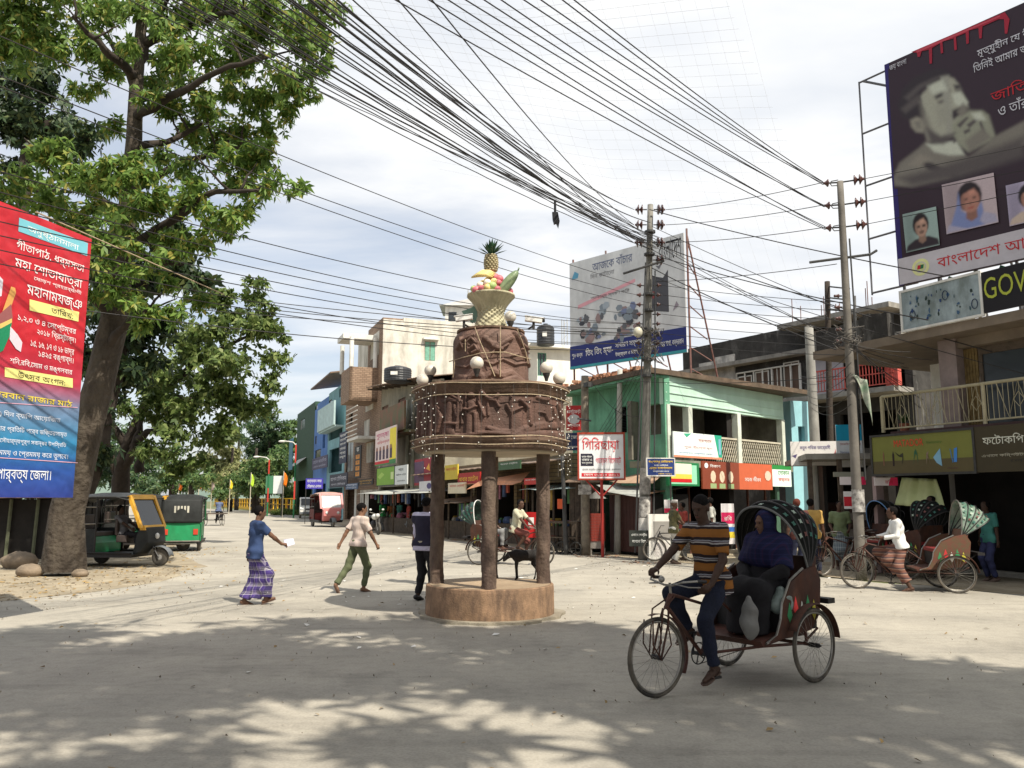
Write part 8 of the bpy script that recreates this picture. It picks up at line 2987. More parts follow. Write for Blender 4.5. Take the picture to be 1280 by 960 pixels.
# ---------------------------------------------------------------- goat
gp = MC+Vector(((655-613)*.0128, .5, .462))
t = thing('goat', 'small black goat standing with lowered head on the monument plinth', 'goat', gp, R(180))
sd = SDF((-.45, -.2, -.02), (.5, .2, .66), .009)
sd.ell((-.02, 0, .37), (.20, .075, .085), .03)
sd.ell((.12, 0, .36), (.09, .075, .10), .04)
sd.ell((-.15, 0, .375), (.085, .07, .08), .04)
sd.cone((.15, 0, .40), (.25, 0, .375), .060, .045, .03)
sd.cone((.25, 0, .38), (.32, 0, .31), .044, .028, .02)
sd.cone((.32, 0, .31), (.335, 0, .29), .026, .020, .01)
for s_ in (1, -1):
 sd.cone((.262, .03*s_, .375), (.24, .085*s_, .345), .011, .009, .008)
 sd.cone((.262, .015*s_, .39), (.225, .025*s_, .435), .008, .004, .004)
 x0 = .13+.01*s_
 sd.cone((x0, .045*s_, .33), (x0+.01, .045*s_, .19), .030, .015, .02)
 sd.cone((x0+.01, .045*s_, .19), (x0, .045*s_, .03), .014, .011, .008)
 sd.cone((x0, .045*s_, .03), (x0+.012, .045*s_, .008), .015, .014, .006)
 x1 = -.17-.02*s_
 sd.cone((x1+.02, .04*s_, .35), (x1+.035, .045*s_, .24), .045, .026, .02)
 sd.cone((x1+.035, .045*s_, .24), (x1-.02, .045*s_, .16), .024, .014, .01)
 sd.cone((x1-.02, .045*s_, .16), (x1, .045*s_, .03), .013, .011, .008)
 sd.cone((x1, .045*s_, .03), (x1+.012, .045*s_, .008), .015, .014, .006)
sd.cone((-.225, 0, .41), (-.26, 0, .45), .016, .008, .01)
obj('body', sd.mesh(), mat('black_goat_hair', (.012, .009, .008), rough=.7, scale=12, var=.5, bump=.5, bscale=90), t, smooth=True)
# ---------------------------------------------------------------- cycle rickshaws (local x forward, y left)
m_tyre = mat('tyre_rubber', (.03, .027, .024), rough=.8, scale=9, var=.3, bump=.2, dirt=(.25, .21, .16), dirtamt=.5, dscale=6)
m_rim = mat('dull_chrome', (.26, .245, .22), rough=.35, metal=.7, scale=8, var=.3)
m_frm = mat('rusty_red_frame', (.085, .03, .02), rough=.6, scale=8, var=.5, dirt=(.06, .04, .03), dirtamt=.6, dscale=5)
m_org = mat('worn_orange_paint', (.075, .028, .016), rough=.8, scale=6, var=.4, dirt=(.05, .03, .025), dirtamt=.8, dscale=7)
m_blackm = mat('black_enamel', (.02, .018, .018), rough=.5, scale=6)
def ring(mb, c, r_, rt, ax, n=40, m=6):
 """torus about axis vector ax"""
 ax = Vector(ax).normalized()
 u = ax.orthogonal().normalized()
 v = ax.cross(u)
 c = Vector(c)
 mb.tube([c+(u*math.cos(2*math.pi*k/n)+v*math.sin(2*math.pi*k/n))*r_ for k in range(n)], rt, m, closed=True)
 return u, v
def wheel(t, c, r_, ax, sp=28):
 mb = MB()
 u, v = ring(mb, c, r_-.018, .018, ax, 44, 8)
 w_ = obj('wheel', mb, m_tyre, t, smooth=True)
 mb = MB()
 ring(mb, c, r_-.042, .011, ax, 44, 6)
 obj('rim', mb, m_rim, w_, smooth=True)
 mb = MB()
 c = Vector(c)
 ax = Vector(ax).normalized()
 for k in range(sp):
  a = 2*math.pi*k/sp
  d = u*math.cos(a)+v*math.sin(a)
  d2 = u*math.cos(a+.5*(-1)**k)+v*math.sin(a+.5*(-1)**k)
  mb.tube([c+d2*.02+ax*(.025*(-1)**k), c+d*(r_-.045)], .0016, 3)
 obj('spokes', mb, m_rim, w_, kind='stuff')
 mb = MB()
 mb.tube([c-ax*.05, c+ax*.05], .022, 10)
 mb.tube([c-ax*.07, c+ax*.07], .010, 8)
 obj('hub', mb, m_blackm, w_)
def mudguard(t, c, r_, a0, a1, wd, m, ax=(0, 1, 0), name='mudguard'):
 c = Vector(c)
 ax = Vector(ax).normalized()
 f = Vector((0, 0, 1)).cross(ax)
 f = -f if f.x < 0 else f
 mb = MB()
 mb.grid(lambda u_, v_: tuple(c+(f*math.cos(R(a0+(a1-a0)*u_))+Vector((0, 0, 1))*math.sin(R(a0+(a1-a0)*u_)))*(r_+.012*(1-(2*v_-1)**2))+ax*wd*(v_-.5)), 20, 5)
 obj(name, mb, m, t, smooth=True, solid=.004)
def rickshaw(label, loc, rz, hood=(140, 80), steer=0, hoodm=None, hoodin=None, seatm=None, detail=True, hood_blue=False, group=None, back=None, rimm=None):
 t = thing('cycle_rickshaw', label, 'rickshaw', loc, rz, group)
 Rw = .34
 wheel(t, (0, .50, Rw), Rw, (0, 1, 0))
 wheel(t, (0, -.50, Rw), Rw, (0, 1, 0))
 st = Matrix.Rotation(steer, 3, 'Z')
 FC = Vector((1.62, 0, Rw))
 axf = st @ Vector((0, 1, 0))
 wheel(t, FC, Rw, axf)
 for s_ in (1, -1):
  mudguard(t, (0, .50*s_, Rw), Rw+.035, 25, 175, .09, hoodin and m_org or m_org)
 mb = MB()
 fx = st @ Vector((1, 0, 0))
 mb.grid(lambda u_, v_: tuple(FC+(fx*math.cos(R(78+130*u_))+Vector((0, 0, 1))*math.sin(R(78+130*u_)))*(Rw+.025)+axf*.05*(v_-.5)), 18, 2)
 obj('front_mudguard', mb, m_frm, t, smooth=True, solid=.004)
 head = Vector((1.42, 0, .86))
 crown = Vector((1.49, 0, .74))
 bb = Vector((1.02, 0, .30))
 seatt = Vector((.80, 0, .80))
 mb = MB()
 mb.tube([(-.0, .5, Rw), (0, -.5, Rw)], .016, 8)
 mb.tube([crown+Vector((-.03, 0, .0)), bb], .018, 8)
 mb.tube([head, seatt+Vector((.02, 0, -.1))], .014, 8)
 mb.tube([bb, seatt], .016, 8)
 mb.tube([crown, head], .022, 8)
 for s_ in (.12, -.12):
  mb.tube([bb, (0.55, s_*2.6, .36), (0, s_*3.2, Rw)], .014, 8)
  mb.tube([(.62, s_*2.6, .40), (-.1, s_*3, .42)], .012, 6)
  mb.tube([(0, s_*3.2, Rw), (-.25, s_*3.2, .46)], .012, 6)
 mb.tube([(.62, .34, .40), (.62, -.34, .40)], .014, 6)
 mb.tube([(.0, .40, .62), (.0, .42, Rw+.02)], .016, 6)
 mb.tube([(.0, -.40, .62), (.0, -.42, Rw+.02)], .016, 6)
 mb.tube([seatt, (.30, 0, .45)], .012, 6)
 obj('frame', mb, m_frm, t)
 mb = MB()
 for s_ in (1, -1):
  o = axf*.055*s_
  mb.tube([crown+o*.6, crown+o+Vector((.03, 0, -.12)), FC+o+Vector((0, 0, .0))], .011, 6)
  mb.tube([head+o*.5+Vector((-.02, 0, -.02)), crown+o*1.2+fx*.10, FC+o*1.1+fx*.03+Vector((0, 0, .03))], .008, 6)
  mb.tube([FC+o*.9+fx*(-.09)+Vector((0, 0, .30)), FC+o*1.1+fx*(-.12)+Vector((0, 0, .10)), FC+o*1.1+Vector((0, 0, -.02)), FC+o*1.1+fx*.10+Vector((0, 0, .12)), FC+o+fx*.09+Vector((0, 0, .32))], .007, 6)
 obj('fork', mb, m_org, t)
 mb = MB()
 hb = head+Vector((.01, 0, .10))
 mb.tube([head, hb], .012, 8)
 pt = []
 for y_, x_, z_ in ((-.27, -.17, .02), (-.27, -.04, .03), (-.20, .04, .02), (-.05, .02, -.02), (.05, .02, -.02), (.20, .04, .02), (.27, -.04, .03), (.27, -.17, .02)):
  pt.append(hb+st @ Vector((x_, y_, z_)))
 mb.tube(pt, .010, 8)
 for s_ in (1, -1):
  mb.tube([hb+st @ Vector((.05, .1*s_, -.0)), hb+st @ Vector((.02, .24*s_, -.02)), hb+st @ Vector((-.12, .25*s_, -.03))], .006, 6)
 h_ = obj('handlebar', mb, m_rim, t)
 for s_ in (0, 1):
  mb = MB()
  a = pt[0] if s_ == 0 else pt[-1]
  mb.tube([a, a+(pt[1]-pt[0] if s_ == 0 else pt[-2]-pt[-1])*.8], .016, 8)
  obj('grip', mb, m_blackm, h_)
 mb = MB()
 mb.ell(hb+st @ Vector((.05, -.05, .03)), (.03, .03, .03), 10, 8)
 obj('bell', mb, m_rim, h_)
 mb = MB()
 mb.prism([(.13, 0), (.06, .03), (-.05, .08), (-.12, .1), (-.13, 0), (-.12, -.1), (-.05, -.08), (.06, -.03)], 2, 0, .05)
 mb.v = [(x+seatt.x, y, z+seatt.z) for x, y, z in mb.v]
 obj('saddle', mb, m_blackm, t, bevel=.012)
 mb = MB()
 ring(mb, bb+Vector((0, -.04, 0)), .095, .006, (0, 1, 0), 28, 5)
 for k in range(5):
  a = k*1.2566
  mb.tube([bb+Vector((0, -.04, 0)), bb+Vector((.095*math.cos(a), -.04, .095*math.sin(a)))], .006, 4)
 mb.tube([bb+Vector((0, -.04, .095)), (.02, -.04, Rw+.045)], .004, 4)
 mb.tube([bb+Vector((0, -.04, -.095)), (.02, -.04, Rw-.045)], .004, 4)
 mb.tube([bb+Vector((0, -.1, 0)), bb+Vector((0, .1, 0))], .018, 8)
 obj('chain_wheel', mb, m_blackm, t)
 for s_ in (1, -1):
  mb = MB()
  e = bb+Vector((.03*s_, .11*s_, -.17*s_))
  mb.tube([bb+Vector((0, .10*s_, 0)), e], .010, 6)
  mb.box(e+Vector((0, .05*s_, 0)), (.09, .09, .022))
  obj('pedal', mb, m_blackm, t)
 sm = seatm or m_org
 mb = MB()
 mb.prism([(.66, .42), (.62, .37), (.36, .40), (.20, .44), (.18, .48), (.40, .45), (.58, .43)], 1, -.38, .38)
 obj('footboard', mb, m_frm, t)
 for s_ in (1, -1):
  mb = MB()
  y_ = .40*s_
  mb.prism([(.58, .41), (.44, .46), (.36, .60), (.34, .72), (.20, .92), (-.02, 1.02), (-.22, 1.06), (-.30, .92), (-.26, .60), (-.10, .46), (.3, .42)], 1, y_-.012, y_+.012)
  pn = obj('side_panel', mb, sm, t)
  mb = MB()
  mb.tube([(.60, y_, .40), (.45, y_, .45), (.37, y_, .60), (.34, y_, .74), (.20, y_, .94), (-.02, y_, 1.04)], .012, 6)
  obj('trim', mb, m_rim, pn)
  for k in range(5):
   mb = MB()
   cx_, cz_ = -.16+.10*k, .62+.05*(k % 2)
   mb.prism([(cx_-.04, cz_), (cx_, cz_-.07), (cx_+.04, cz_), (cx_, cz_+.12)], 1, y_+.013*s_, y_+.016*s_)
   obj('painted_flower', mb, flat([(200, 190, 70), (60, 140, 90), (210, 210, 200), (200, 60, 60), (60, 140, 90)][k]), pn)
 mb = MB()
 mb.bx(-.24, .30, -.385, .385, .46, .72)
 obj('seat_box', mb, m_blackm, t)
 mb = MB()
 mb.bx(-.20, .32, -.38, .38, .722, .80)
 obj('seat_cushion', mb, mat('red_vinyl', (.25, .03, .03), rough=.4, scale=5), t, bevel=.02)
 mb = MB()
 mb.prism([(-.20, .80), (-.14, .80), (-.24, 1.14), (-.30, 1.14)], 1, -.38, .38)
 obj('backrest', mb, back or sm, t)
 piv = Vector((-.16, 0, 1.0))
 hoops = []
 nh = 5
 a_back, a_front = R(hood[0]), R(hood[1])
 for k in range(nh):
  a = a_back+(a_front-a_back)*k/(nh-1)
  hoops.append(a)
 RH = .68
 hw_ = .385
 def hp_(a, s_, g=0):
  """s 0..1 along a hoop from left pivot over the top to the right pivot"""
  f_ = math.pi*s_
  r_ = max(.02, (RH+g)*math.sin(f_)**.62)
  return piv+Vector((math.cos(a)*r_, hw_*math.cos(f_)*(1.0 if r_ > .1 else .98), math.sin(a)*r_))
 hm = hoodm or m_blackm
 mbs = MB()
 def skin(u_, v_):
  a = a_back+(a_front-a_back)*u_
  sc = abs(math.sin(u_*math.pi*(nh-1)))
  return tuple(hp_(a, v_, -.035*sc*(1 if hood[1] < 100 else 1.6)))
 mbs.grid(skin, (nh-1)*5, 28)
 hd_ = obj('hood', mbs, hm, t, smooth=True, solid=.008)
 for k, a in enumerate(hoops):
  mb = MB()
  mb.tube([hp_(a, v_/24, .006) for v_ in range(25)], .012, 6)
  obj('hood_hoop', mb, (rimm or m_blackm) if k == nh-1 else m_blackm, hd_)
 if detail:
  for k in range(nh-1):
   a = (hoops[k]+hoops[k+1])/2
   for s_ in (.12, .2, .28, .37, .5, .63, .72, .8, .88):
    c = hp_(a, s_, -.02)
    c2 = hp_(a, s_+.001, -.02)
    mb = MB()
    out = (c-piv)
    out.y *= 2.2
    out.normalize()
    tt_ = (c2-c).normalized()
    oo = out.cross(tt_).normalized()
    pts = [c+out*.022+(tt_*math.cos(b*.785)+oo*math.sin(b*.785))*(.034 if b % 2 else .018) for b in range(8)]
    mb.add(pts, [tuple(range(8))])
    obj('hood_flower', mb, flat([(150, 165, 150), (40, 90, 75), (45, 95, 85), (100, 60, 55)][(k+int(s_*10)) % 4]), hd_)
 mb = MB()
 mb.bx(-.52, -.40, -.42, .42, .68, .73)
 mb.tube([(-.25, .25, .55), (-.42, .25, .69)], .012, 6)
 mb.tube([(-.25, -.25, .55), (-.42, -.25, .69)], .012, 6)
 obj('rear_bar', mb, m_blackm, t)
 return t
def place(root, loc):
 """point of a rickshaw's local space in the world"""
 return XF[root.name] @ Vector(loc)
m_hood1 = mat('black_hood_vinyl', (.012, .013, .012), rough=.85, spec=.1, scale=6, var=.5, bump=.3)
HD = math.atan2(-.57, -.82)+R(3)
B1 = (2.54, 8.42, 0)
rk = rickshaw('near cycle rickshaw with black decorated hood and orange fork, ridden left across the foreground', B1, HD, (122, 66), R(-3), m_hood1, rimm=mat('pale_hood_edge', (.16, .16, .15), scale=5))
def loc_on(root, x, y, z=0):
 p = XF[root.name] @ Vector((x, y, z))
 return (p.x, p.y, p.z)
br = lambda *c: tuple(c)
m_polo = stripes('striped_polo', 2, .155, [(0, (.24, .095, .02)), (.34, (.02, .012, .012)), (.48, (.30, .28, .27)), (.56, (.05, .03, .04)), (.62, (.28, .28, .3)), (.67, (.02, .012, .012)), (.85, (.22, .085, .018))])
drv, J = person('barefaced young driver in an orange, black and white striped polo pedalling the near rickshaw', loc_on(rk, 0, 0), HD,
 dict(pel=(.84, 0, .955), lean=(.16, 0, 1), hR=(1.29, -.29, 1.05), hL=(1.10, .20, .94), fdR=(1, .15, -.2), pdR=(0, .2, -1), curlR=1.1, fdL=(.8, -.3, -.5), curlL=.7, fL=(1.05, .16, .21), tL=(1, .05, -.35), fR=(1.0, -.16, .50), tR=(1, 0, -.3), kL=(1, .12, 0), kR=(1, -.12, 0), eR=(-.5, -.7, -.6), eL=(-.6, .6, -.5), nod=.32, turn=.15, hem=-.12),
 3, 1.70, .009, 'tee', m_polo, 'trousers', mat('dark_denim', (.008, .011, .026), rough=.9, scale=6, var=.4, bump=.4, bscale=60), 'short', sandals=(m_sand, 0), sleeve=.8)
m_shawl = stripes('navy_shawl', 2, .05, [(0, (.006, .008, .034)), (.55, (.014, .016, .06)), (.75, (.007, .008, .035))], checks=(4, .07, [(0, (.009, .011, .045)), (.6, (.02, .022, .08)), (.8, (.04, .014, .05))], .4))
pas, J = person('woman passenger in a deep blue shawl and black dress sitting under the rickshaw hood', loc_on(rk, 0, 0), HD,
 dict(pel=(.08, .08, .88), lean=(-.02, 0, 1), hL=(.38, .22, .98), hR=(.34, -.02, .98), fL=(.50, .14, .50), fR=(.48, .0, .50), kL=(1, .1, .5), kR=(1, -.1, .5), curlL=.9, turn=-.35, nod=.1), 0, 1.60, .010, None, None, None, None, None, woman=True, face=True)
s2 = SDF((-.4, -.45, .35), (.85, .55, 1.75), .011)
K_ = 1.6/1.7
pe = Vector((.08, .08, .88))*K_
s2.ell(pe+Vector((.02, 0, .02)), (.19, .23, .16), .05)
s2.cone(pe+Vector((.0, .10, .0)), (.44, .20, .84), .13, .11, .06)
s2.cone(pe+Vector((.0, -.08, .0)), (.42, .0, .84), .13, .11, .06)
s2.cone((.44, .20, .82), (.47, .17, .47), .12, .14, .08, True)
s2.cone((.42, .0, .82), (.45, .02, .47), .12, .14, .08, True)
s2.cone((.44, .1, .8), (.47, .1, .48), .13, .14, .1, True)
s2.cone(pe+Vector((0, 0, .1)), pe+Vector((0, 0, .4)), .16, .15, .06)
for a, b in (((.07, .27, 1.24), (.20, .33, 1.02)), ((.20, .33, 1.02), (.34, .24, .96)), ((.07, -.08, 1.24), (.18, -.14, 1.02)), ((.18, -.14, 1.02), (.31, -.02, .96))):
 s2.cone(a, b, .062, .055, .03)
obj('dress', s2.mesh(None, .006, 2), mat('black_dress', (.010, .009, .011), rough=.9, scale=5, var=.4, bump=.2), pas, smooth=True)
hd = J['hd']
s2 = SDF((-.35, -.4, .85), (.5, .55, 1.78), .010)
s2.ell(hd+Vector((-.02, 0, .03)), (.118, .10, .125), .03)
s2.cone(hd+Vector((-.03, 0, -.05)), hd+Vector((-.02, .0, -.16)), .10, .13, .05)
s2.cone((.07, .24, 1.27), (.07, -.08, 1.27), .105, .10, .06)
s2.ell((.10, .09, 1.16), (.17, .225, .17), .05)
s2.cone((.08, .26, 1.22), (.17, .31, 1.04), .085, .095, .05, True)
s2.cone((.08, -.08, 1.22), (.15, -.13, 1.06), .085, .09, .05, True)
fa = math.radians(-20)
def fc_(x, y, z):
 u = (x-hd.x-.10*math.cos(fa))
 v = (y-hd.y-.10*math.sin(fa))
 return .075-np.sqrt((u)**2+(v*.95)**2+((z-hd.z+.01)*.72)**2)
obj('shawl', s2.mesh(fc_, .006, 4), m_shawl, pas, smooth=True)
def bag(label, loc, sx, sy, sz, m, name='bag', cat='bag'):
 s2 = SDF((-.3, -.3, -.35), (.3, .3, .3), .01)
 s2.ell((0, 0, -.03), (sx, sy, sz), .02)
 s2.cone((0, 0, sz*.5), (0, 0, sz*1.05), sx*.75, sx*.35, .03)
 obj(name, s2.mesh(None, .008, 1), m, loc=loc, smooth=True, label=label, cat=cat)
bag('pale cloth sack hanging beside the driver in front of the passenger', loc_on(rk, .70, .30, .62), .085, .07, .17, mat('pale_sack', (.17, .165, .155), scale=5, var=.2, bump=.3))
bag('small translucent green carrier bag in the woman passenger’s hand', loc_on(rk, .40, .22, .84), .085, .06, .06, mat('green_plastic_bag', (.16, .3, .27), rough=.3, scale=5, var=.3))
bag('grey plastic bundle on the seat next to the woman passenger', loc_on(rk, .25, .33, .74), .12, .07, .10, mat('grey_plastic', (.2, .24, .22), rough=.35, scale=6, var=.4))
a = G(588, 706)
f = G(668, 709)
H2 = R(-24)
rk2 = rickshaw('second cycle rickshaw passing behind the monument with a dark green hood', (a.x+.42, a.y+.35, 0), H2, (160, 100), R(-10), mat('green_hood_vinyl', (.03, .07, .05), rough=.45, scale=6, var=.5, bump=.2), rimm=m_white)
person('rickshaw driver in a cream shirt and red shorts behind the monument', loc_on(rk2, 0, 0), H2, dict(pel=(.84, 0, .955), lean=(.22, 0, 1), hR=(1.30, -.25, 1.02), hL=(1.30, .25, 1.02), fL=(1.08, .16, .21), fR=(1.0, -.16, .50), kL=(1, .12, 0), kR=(1, -.12, 0), curlL=1, curlR=1, turn=-.2), 1, 1.66, .016, 'shirt', cm('cream_shirt', (.48, .46, .34)), 'shorts', cm('maroon_cloth', (.16, .05, .04)), 'short', sandals=(m_sand, 0))
person('passenger in a bright blue top hidden by the middle monument post', loc_on(rk2, 0, 0), H2, dict(pel=(.10, 0, .88), hL=(.40, .1, .95), hR=(.40, -.1, .95), fL=(.52, .1, .50), fR=(.52, -.1, .50), kL=(1, .1, .5), kR=(1, -.1, .5)), 1, 1.6, .02, 'shirt', cm('cyan_shirt', (.10, .40, .62)), 'trousers', cm('grey_trousers', (.2, .2, .2)), 'short')
a, b = G(1190, 742), G(1211, 737)
H3 = R(168)
ax3 = Vector(((a.x+b.x)/2-.12, (a.y+b.y)/2+.15, 0))
rk3 = rickshaw('parked cycle rickshaw with a silver and green hood at the right edge of the road', ax3, H3, (150, 95), R(14), mat('silver_green_hood', (.30, .32, .28), rough=.4, scale=5, var=.6, col2=(.05, .14, .09), bump=.3), seatm=mat('red_patterned_panel', (.16, .05, .035), scale=14, var=.6, col2=(.10, .08, .04)), rimm=m_rim)
person('man in a white shirt and brown lungi standing astride the parked rickshaw', loc_on(rk3, 0, 0), H3, dict(pel=(.86, .06, .86), lean=(.16, 0, 1), hR=(1.26, -.2, 1.02), hL=(1.22, .24, 1.03), fL=(.80, .34, .08), fR=(1.0, -.16, .42), kL=(1, .3, 0), kR=(1, -.12, 0), wend=.72, hem=-.05), 1, 1.62, .013, 'shirt', cm('white_shirt', (.70, .70, .68)), 'wrap', stripes('rust_lungi', 2, .09, [(0, (.16, .07, .05)), (.5, (.26, .16, .12)), (.7, (.08, .05, .05))]), 'short', long_sleeve=True, sandals=(m_sand, 0))
rickshaw('rickshaw with a blue-edged hood standing behind the right pole', (W(1098, 700, 19.3).x, 19.3, 0), R(200), (140, 75), 0, m_hood1, detail=False, rimm=flat((90, 130, 175)))
rickshaw('rickshaw with a black and green patterned hood seen from behind in the shop shade', (W(1152, 700, 18.2).x, 18.2, 0), R(120), (140, 75), 0, m_hood1, detail=True)
bp = G(818, 702)
t = thing('bicycle', 'old bicycle with a white front wheel leaning on the white counter', 'bicycle', (bp.x+.25, bp.y+.1, 0), R(172))
wheel(t, (.22, 0, .33), .33, (.1, 1, 0), 24)
wheel(t, (-.82, 0, .33), .33, (0, 1, 0), 24)
mb = MB()
for a, b in (((.22, 0, .33), (.06, 0, .82)), ((.08, 0, .76), (-.35, 0, .30)), ((.08, 0, .76), (-.45, 0, .78)), ((-.45, 0, .82), (-.35, 0, .3)), ((-.45, 0, .75), (-.82, 0, .33)), ((-.35, 0, .3), (-.82, 0, .33))):
 mb.tube([a, b], .015, 6)
obj('frame', mb, m_blackm, t)
mb = MB()
mb.tube([(-.05, .27, .98), (.04, .2, .98), (.06, 0, .90), (.04, -.2, .98), (-.05, -.27, .98)], .011, 6)
obj('handlebar', mb, m_rim, t)
mb = MB()
mb.ell((-.46, 0, .86), (.13, .08, .035), 10, 6)
obj('saddle', mb, m_blackm, t)
fp = G(268, 657)
FD = R(95)
t = thing('cycle_cart', 'flatbed cycle cart riding away on the far left of the road', 'cycle cart', (fp.x, fp.y, 0), FD)
for y_ in (.55, -.55):
 wheel(t, (0, y_, .36), .36, (0, 1, 0), 10)
wheel(t, (1.6, 0, .36), .36, (0, 1, 0), 10)
mb = MB()
mb.bx(-.6, .75, -.62, .62, .74, .80)
obj('deck', mb, m_wood, t)
mb = MB()
for a, b in (((0, .55, .36), (0, -.55, .36)), ((0, .5, .36), (0, .5, .74)), ((0, -.5, .36), (0, -.5, .74)), ((1.6, 0, .36), (1.42, 0, .95)), ((1.45, 0, .8), (.9, 0, .35)), ((.9, 0, .35), (0, 0, .4)), ((.9, 0, .35), (.82, 0, .9))):
 mb.tube([a, b], .03, 6)
obj('frame', mb, m_blackm, t)
person('rider in a navy shirt on the far flatbed cycle cart', loc_on(t, 0, 0), FD, dict(pel=(.84, 0, .99), lean=(.25, 0, 1), hR=(1.3, -.2, 1.05), hL=(1.3, .2, 1.05), fL=(.95, .16, .2), fR=(.95, -.16, .5)), 1, 1.68, .026, 'shirt', cm('slate_blue_shirt', (.10, .13, .22)), 'trousers', m_blk, 'short', face=False)
# ---------------------------------------------------------------- three-wheelers (local x forward, y left)
m_cngb = mat('matt_black_canvas', (.02, .022, .022), rough=.7, scale=4, var=.4, bump=.2)
m_cngg = mat('bottle_green_paint', (.02, .26, .10), rough=.4, scale=3, var=.2, bump=0, dirt=(.05, .08, .04), dirtamt=.5)
m_cngy = mat('taxi_yellow', (.62, .33, .03), rough=.4, scale=3, var=.15, bump=0)
m_greyp = mat('grey_mudguard', (.12, .13, .14), rough=.45, scale=4)
m_tyre2 = mat('dusty_tyre', (.06, .055, .05), rough=.9, scale=9, var=.3, dirt=(.28, .25, .2), dirtamt=.4)
def smallwheel(t, c, r_=.22, wd=.11, m=None):
 mb = MB()
 mb.lathe([(r_*.55, -wd*.4), (r_*.9, -wd*.5), (r_, -wd*.25), (r_, wd*.25), (r_*.9, wd*.5), (r_*.55, wd*.4)], c, 22, 'y')
 w_ = obj('wheel', mb, m_tyre2, t, smooth=True)
 mb = MB()
 mb.lathe([(.01, -wd*.42), (r_*.56, -wd*.38), (r_*.56, wd*.38), (.01, wd*.42)], c, 16, 'y')
 obj('rim', mb, mat('grey_rim', (.35, .34, .32), rough=.5), w_)
def autorick(label, loc, rz, body, front, roofm, cabin=m_cngb, yellow=None, boxy=False, group='three-wheeled taxis'):
 t = thing('auto_rickshaw', label, 'three-wheeler', loc, rz, group)
 hw = .62
 smallwheel(t, (1.95, 0, .22))
 for s_ in (1, -1):
  smallwheel(t, (0, .55*s_, .22))
 mb = MB()
 mb.prism([(-.42, .24), (1.5, .24), (1.55, .32), (-.42, .32)], 1, -hw, hw)
 obj('floor_pan', mb, m_blackm, t)
 mb = MB()
 mb.prism([(-.46, .34), (.50, .34), (.50, .60), (.36, .74), (-.10, .78), (-.46, .95)], 1, -hw+.03, hw-.03)
 obj('rear_body', mb, body, t, bevel=.02)
 mb = MB()
 mb.prism([(-.475, .36), (-.46, .36), (-.46, .92), (-.475, .92)], 1, -hw+.05, hw-.05)
 obj('tail_panel', mb, body, t)
 for s_ in (1, -1):
  mb = MB()
  mb.prism([(-.48, .55), (-.475, .55), (-.475, .72), (-.48, .72)], 1, s_*.46-.07, s_*.46+.07)
  mb.box((-.49, s_*.46, .64), (.03, .14, .18))
  obj('tail_lamp', mb, flat((190, 60, 40)), t, bevel=.01)
 mb = MB()
 mb.tube([(-.50, -.6, .34), (-.54, -.3, .34), (-.54, .3, .34), (-.50, .6, .34)], .025, 6)
 mb.tube([(-.50, -.5, .26), (-.50, .5, .26)], .02, 6)
 obj('bumper', mb, m_rim, t)
 mb = MB()
 def back(u_, v_):
  y_ = (v_-.5)*2*hw
  z_ = .93+.78*u_
  return (-.46-.05*math.cos((v_-.5)*2.6)-.02+.14*max(0, u_-.55)**1.5*1.6, y_, z_)
 mb.grid(back, 10, 12)
 bk = obj('canvas_back', mb, cabin, t, smooth=True, solid=.015)
 for k in range(5):
  mb = MB()
  y_ = -.20+.1*k
  mb.box((-.525, y_, 1.37), (.02, .062, .22))
  obj('rear_pane', mb, mat('cloudy_pane', (.5, .48, .4), rough=.3), bk, bevel=.005)
 mb = MB()
 prof = [(-.44, 1.68), (-.2, 1.80), (.4, 1.86), (1.0, 1.86), (1.36, 1.78)]
 def roof(u_, v_):
  q = u_*(len(prof)-1)
  i = min(int(q), len(prof)-2)
  f_ = q-i
  x_ = prof[i][0]*(1-f_)+prof[i+1][0]*f_
  z_ = prof[i][1]*(1-f_)+prof[i+1][1]*f_
  y_ = (v_-.5)*2
  return (x_, y_*(hw+.02), z_-.10*abs(y_)**3)
 mb.grid(roof, 16, 14)
 obj('roof', mb, roofm, t, smooth=True, solid=.02)
 mb = MB()
 mb.prism([(1.50, .30), (1.66, .36), (1.84, .60), (1.78, .98), (1.70, 1.02), (1.60, 1.0), (1.52, .8), (1.44, .32)], 1, -.46, .46)
 fr_ = obj('front_cowl', mb, front, t, bevel=.05)
 mb = MB()
 def mg(u_, v_):
  a = R(5+165*u_)
  y_ = (v_-.5)*.24
  return (1.95+.30*math.cos(a), y_, .24+.28*math.sin(a)-.06*abs(v_-.5))
 mb.grid(mg, 14, 4)
 obj('front_mudguard', mb, m_greyp, t, smooth=True, solid=.01)
 mb = MB()
 mb.tube([(1.72, .05, .55), (1.95, .09, .22)], .02, 6)
 mb.tube([(1.72, -.05, .55), (1.95, -.09, .22)], .02, 6)
 obj('fork', mb, m_blackm, t)
 ym = yellow or front
 mb = MB()
 for s_ in (1, -1):
  mb.prism([(1.74, .98), (1.66, .98), (1.30, 1.78), (1.38, 1.80)], 1, s_*.56-.05, s_*.56+.05)
 mb.prism([(1.78, .92), (1.64, .92), (1.60, 1.04), (1.74, 1.04)], 1, -.50, .50)
 mb.prism([(1.42, 1.70), (1.34, 1.70), (1.30, 1.80), (1.38, 1.82)], 1, -.50, .50)
 wf = obj('windscreen_frame', mb, ym, t)
 mb = MB()
 mb.prism([(1.69, 1.04), (1.675, 1.04), (1.365, 1.70), (1.38, 1.70)], 1, -.49, .49)
 obj('windscreen', mb, m_glass, wf)
 for s_ in ((.3, -.3) if boxy else (0,)):
  mb = MB()
  mb.ell((1.83, s_, .76), (.05, .08, .08), 12, 8)
  obj('headlight', mb, mat('lamp_glass', (.6, .6, .58), rough=.15), t, smooth=True)
 mb = MB()
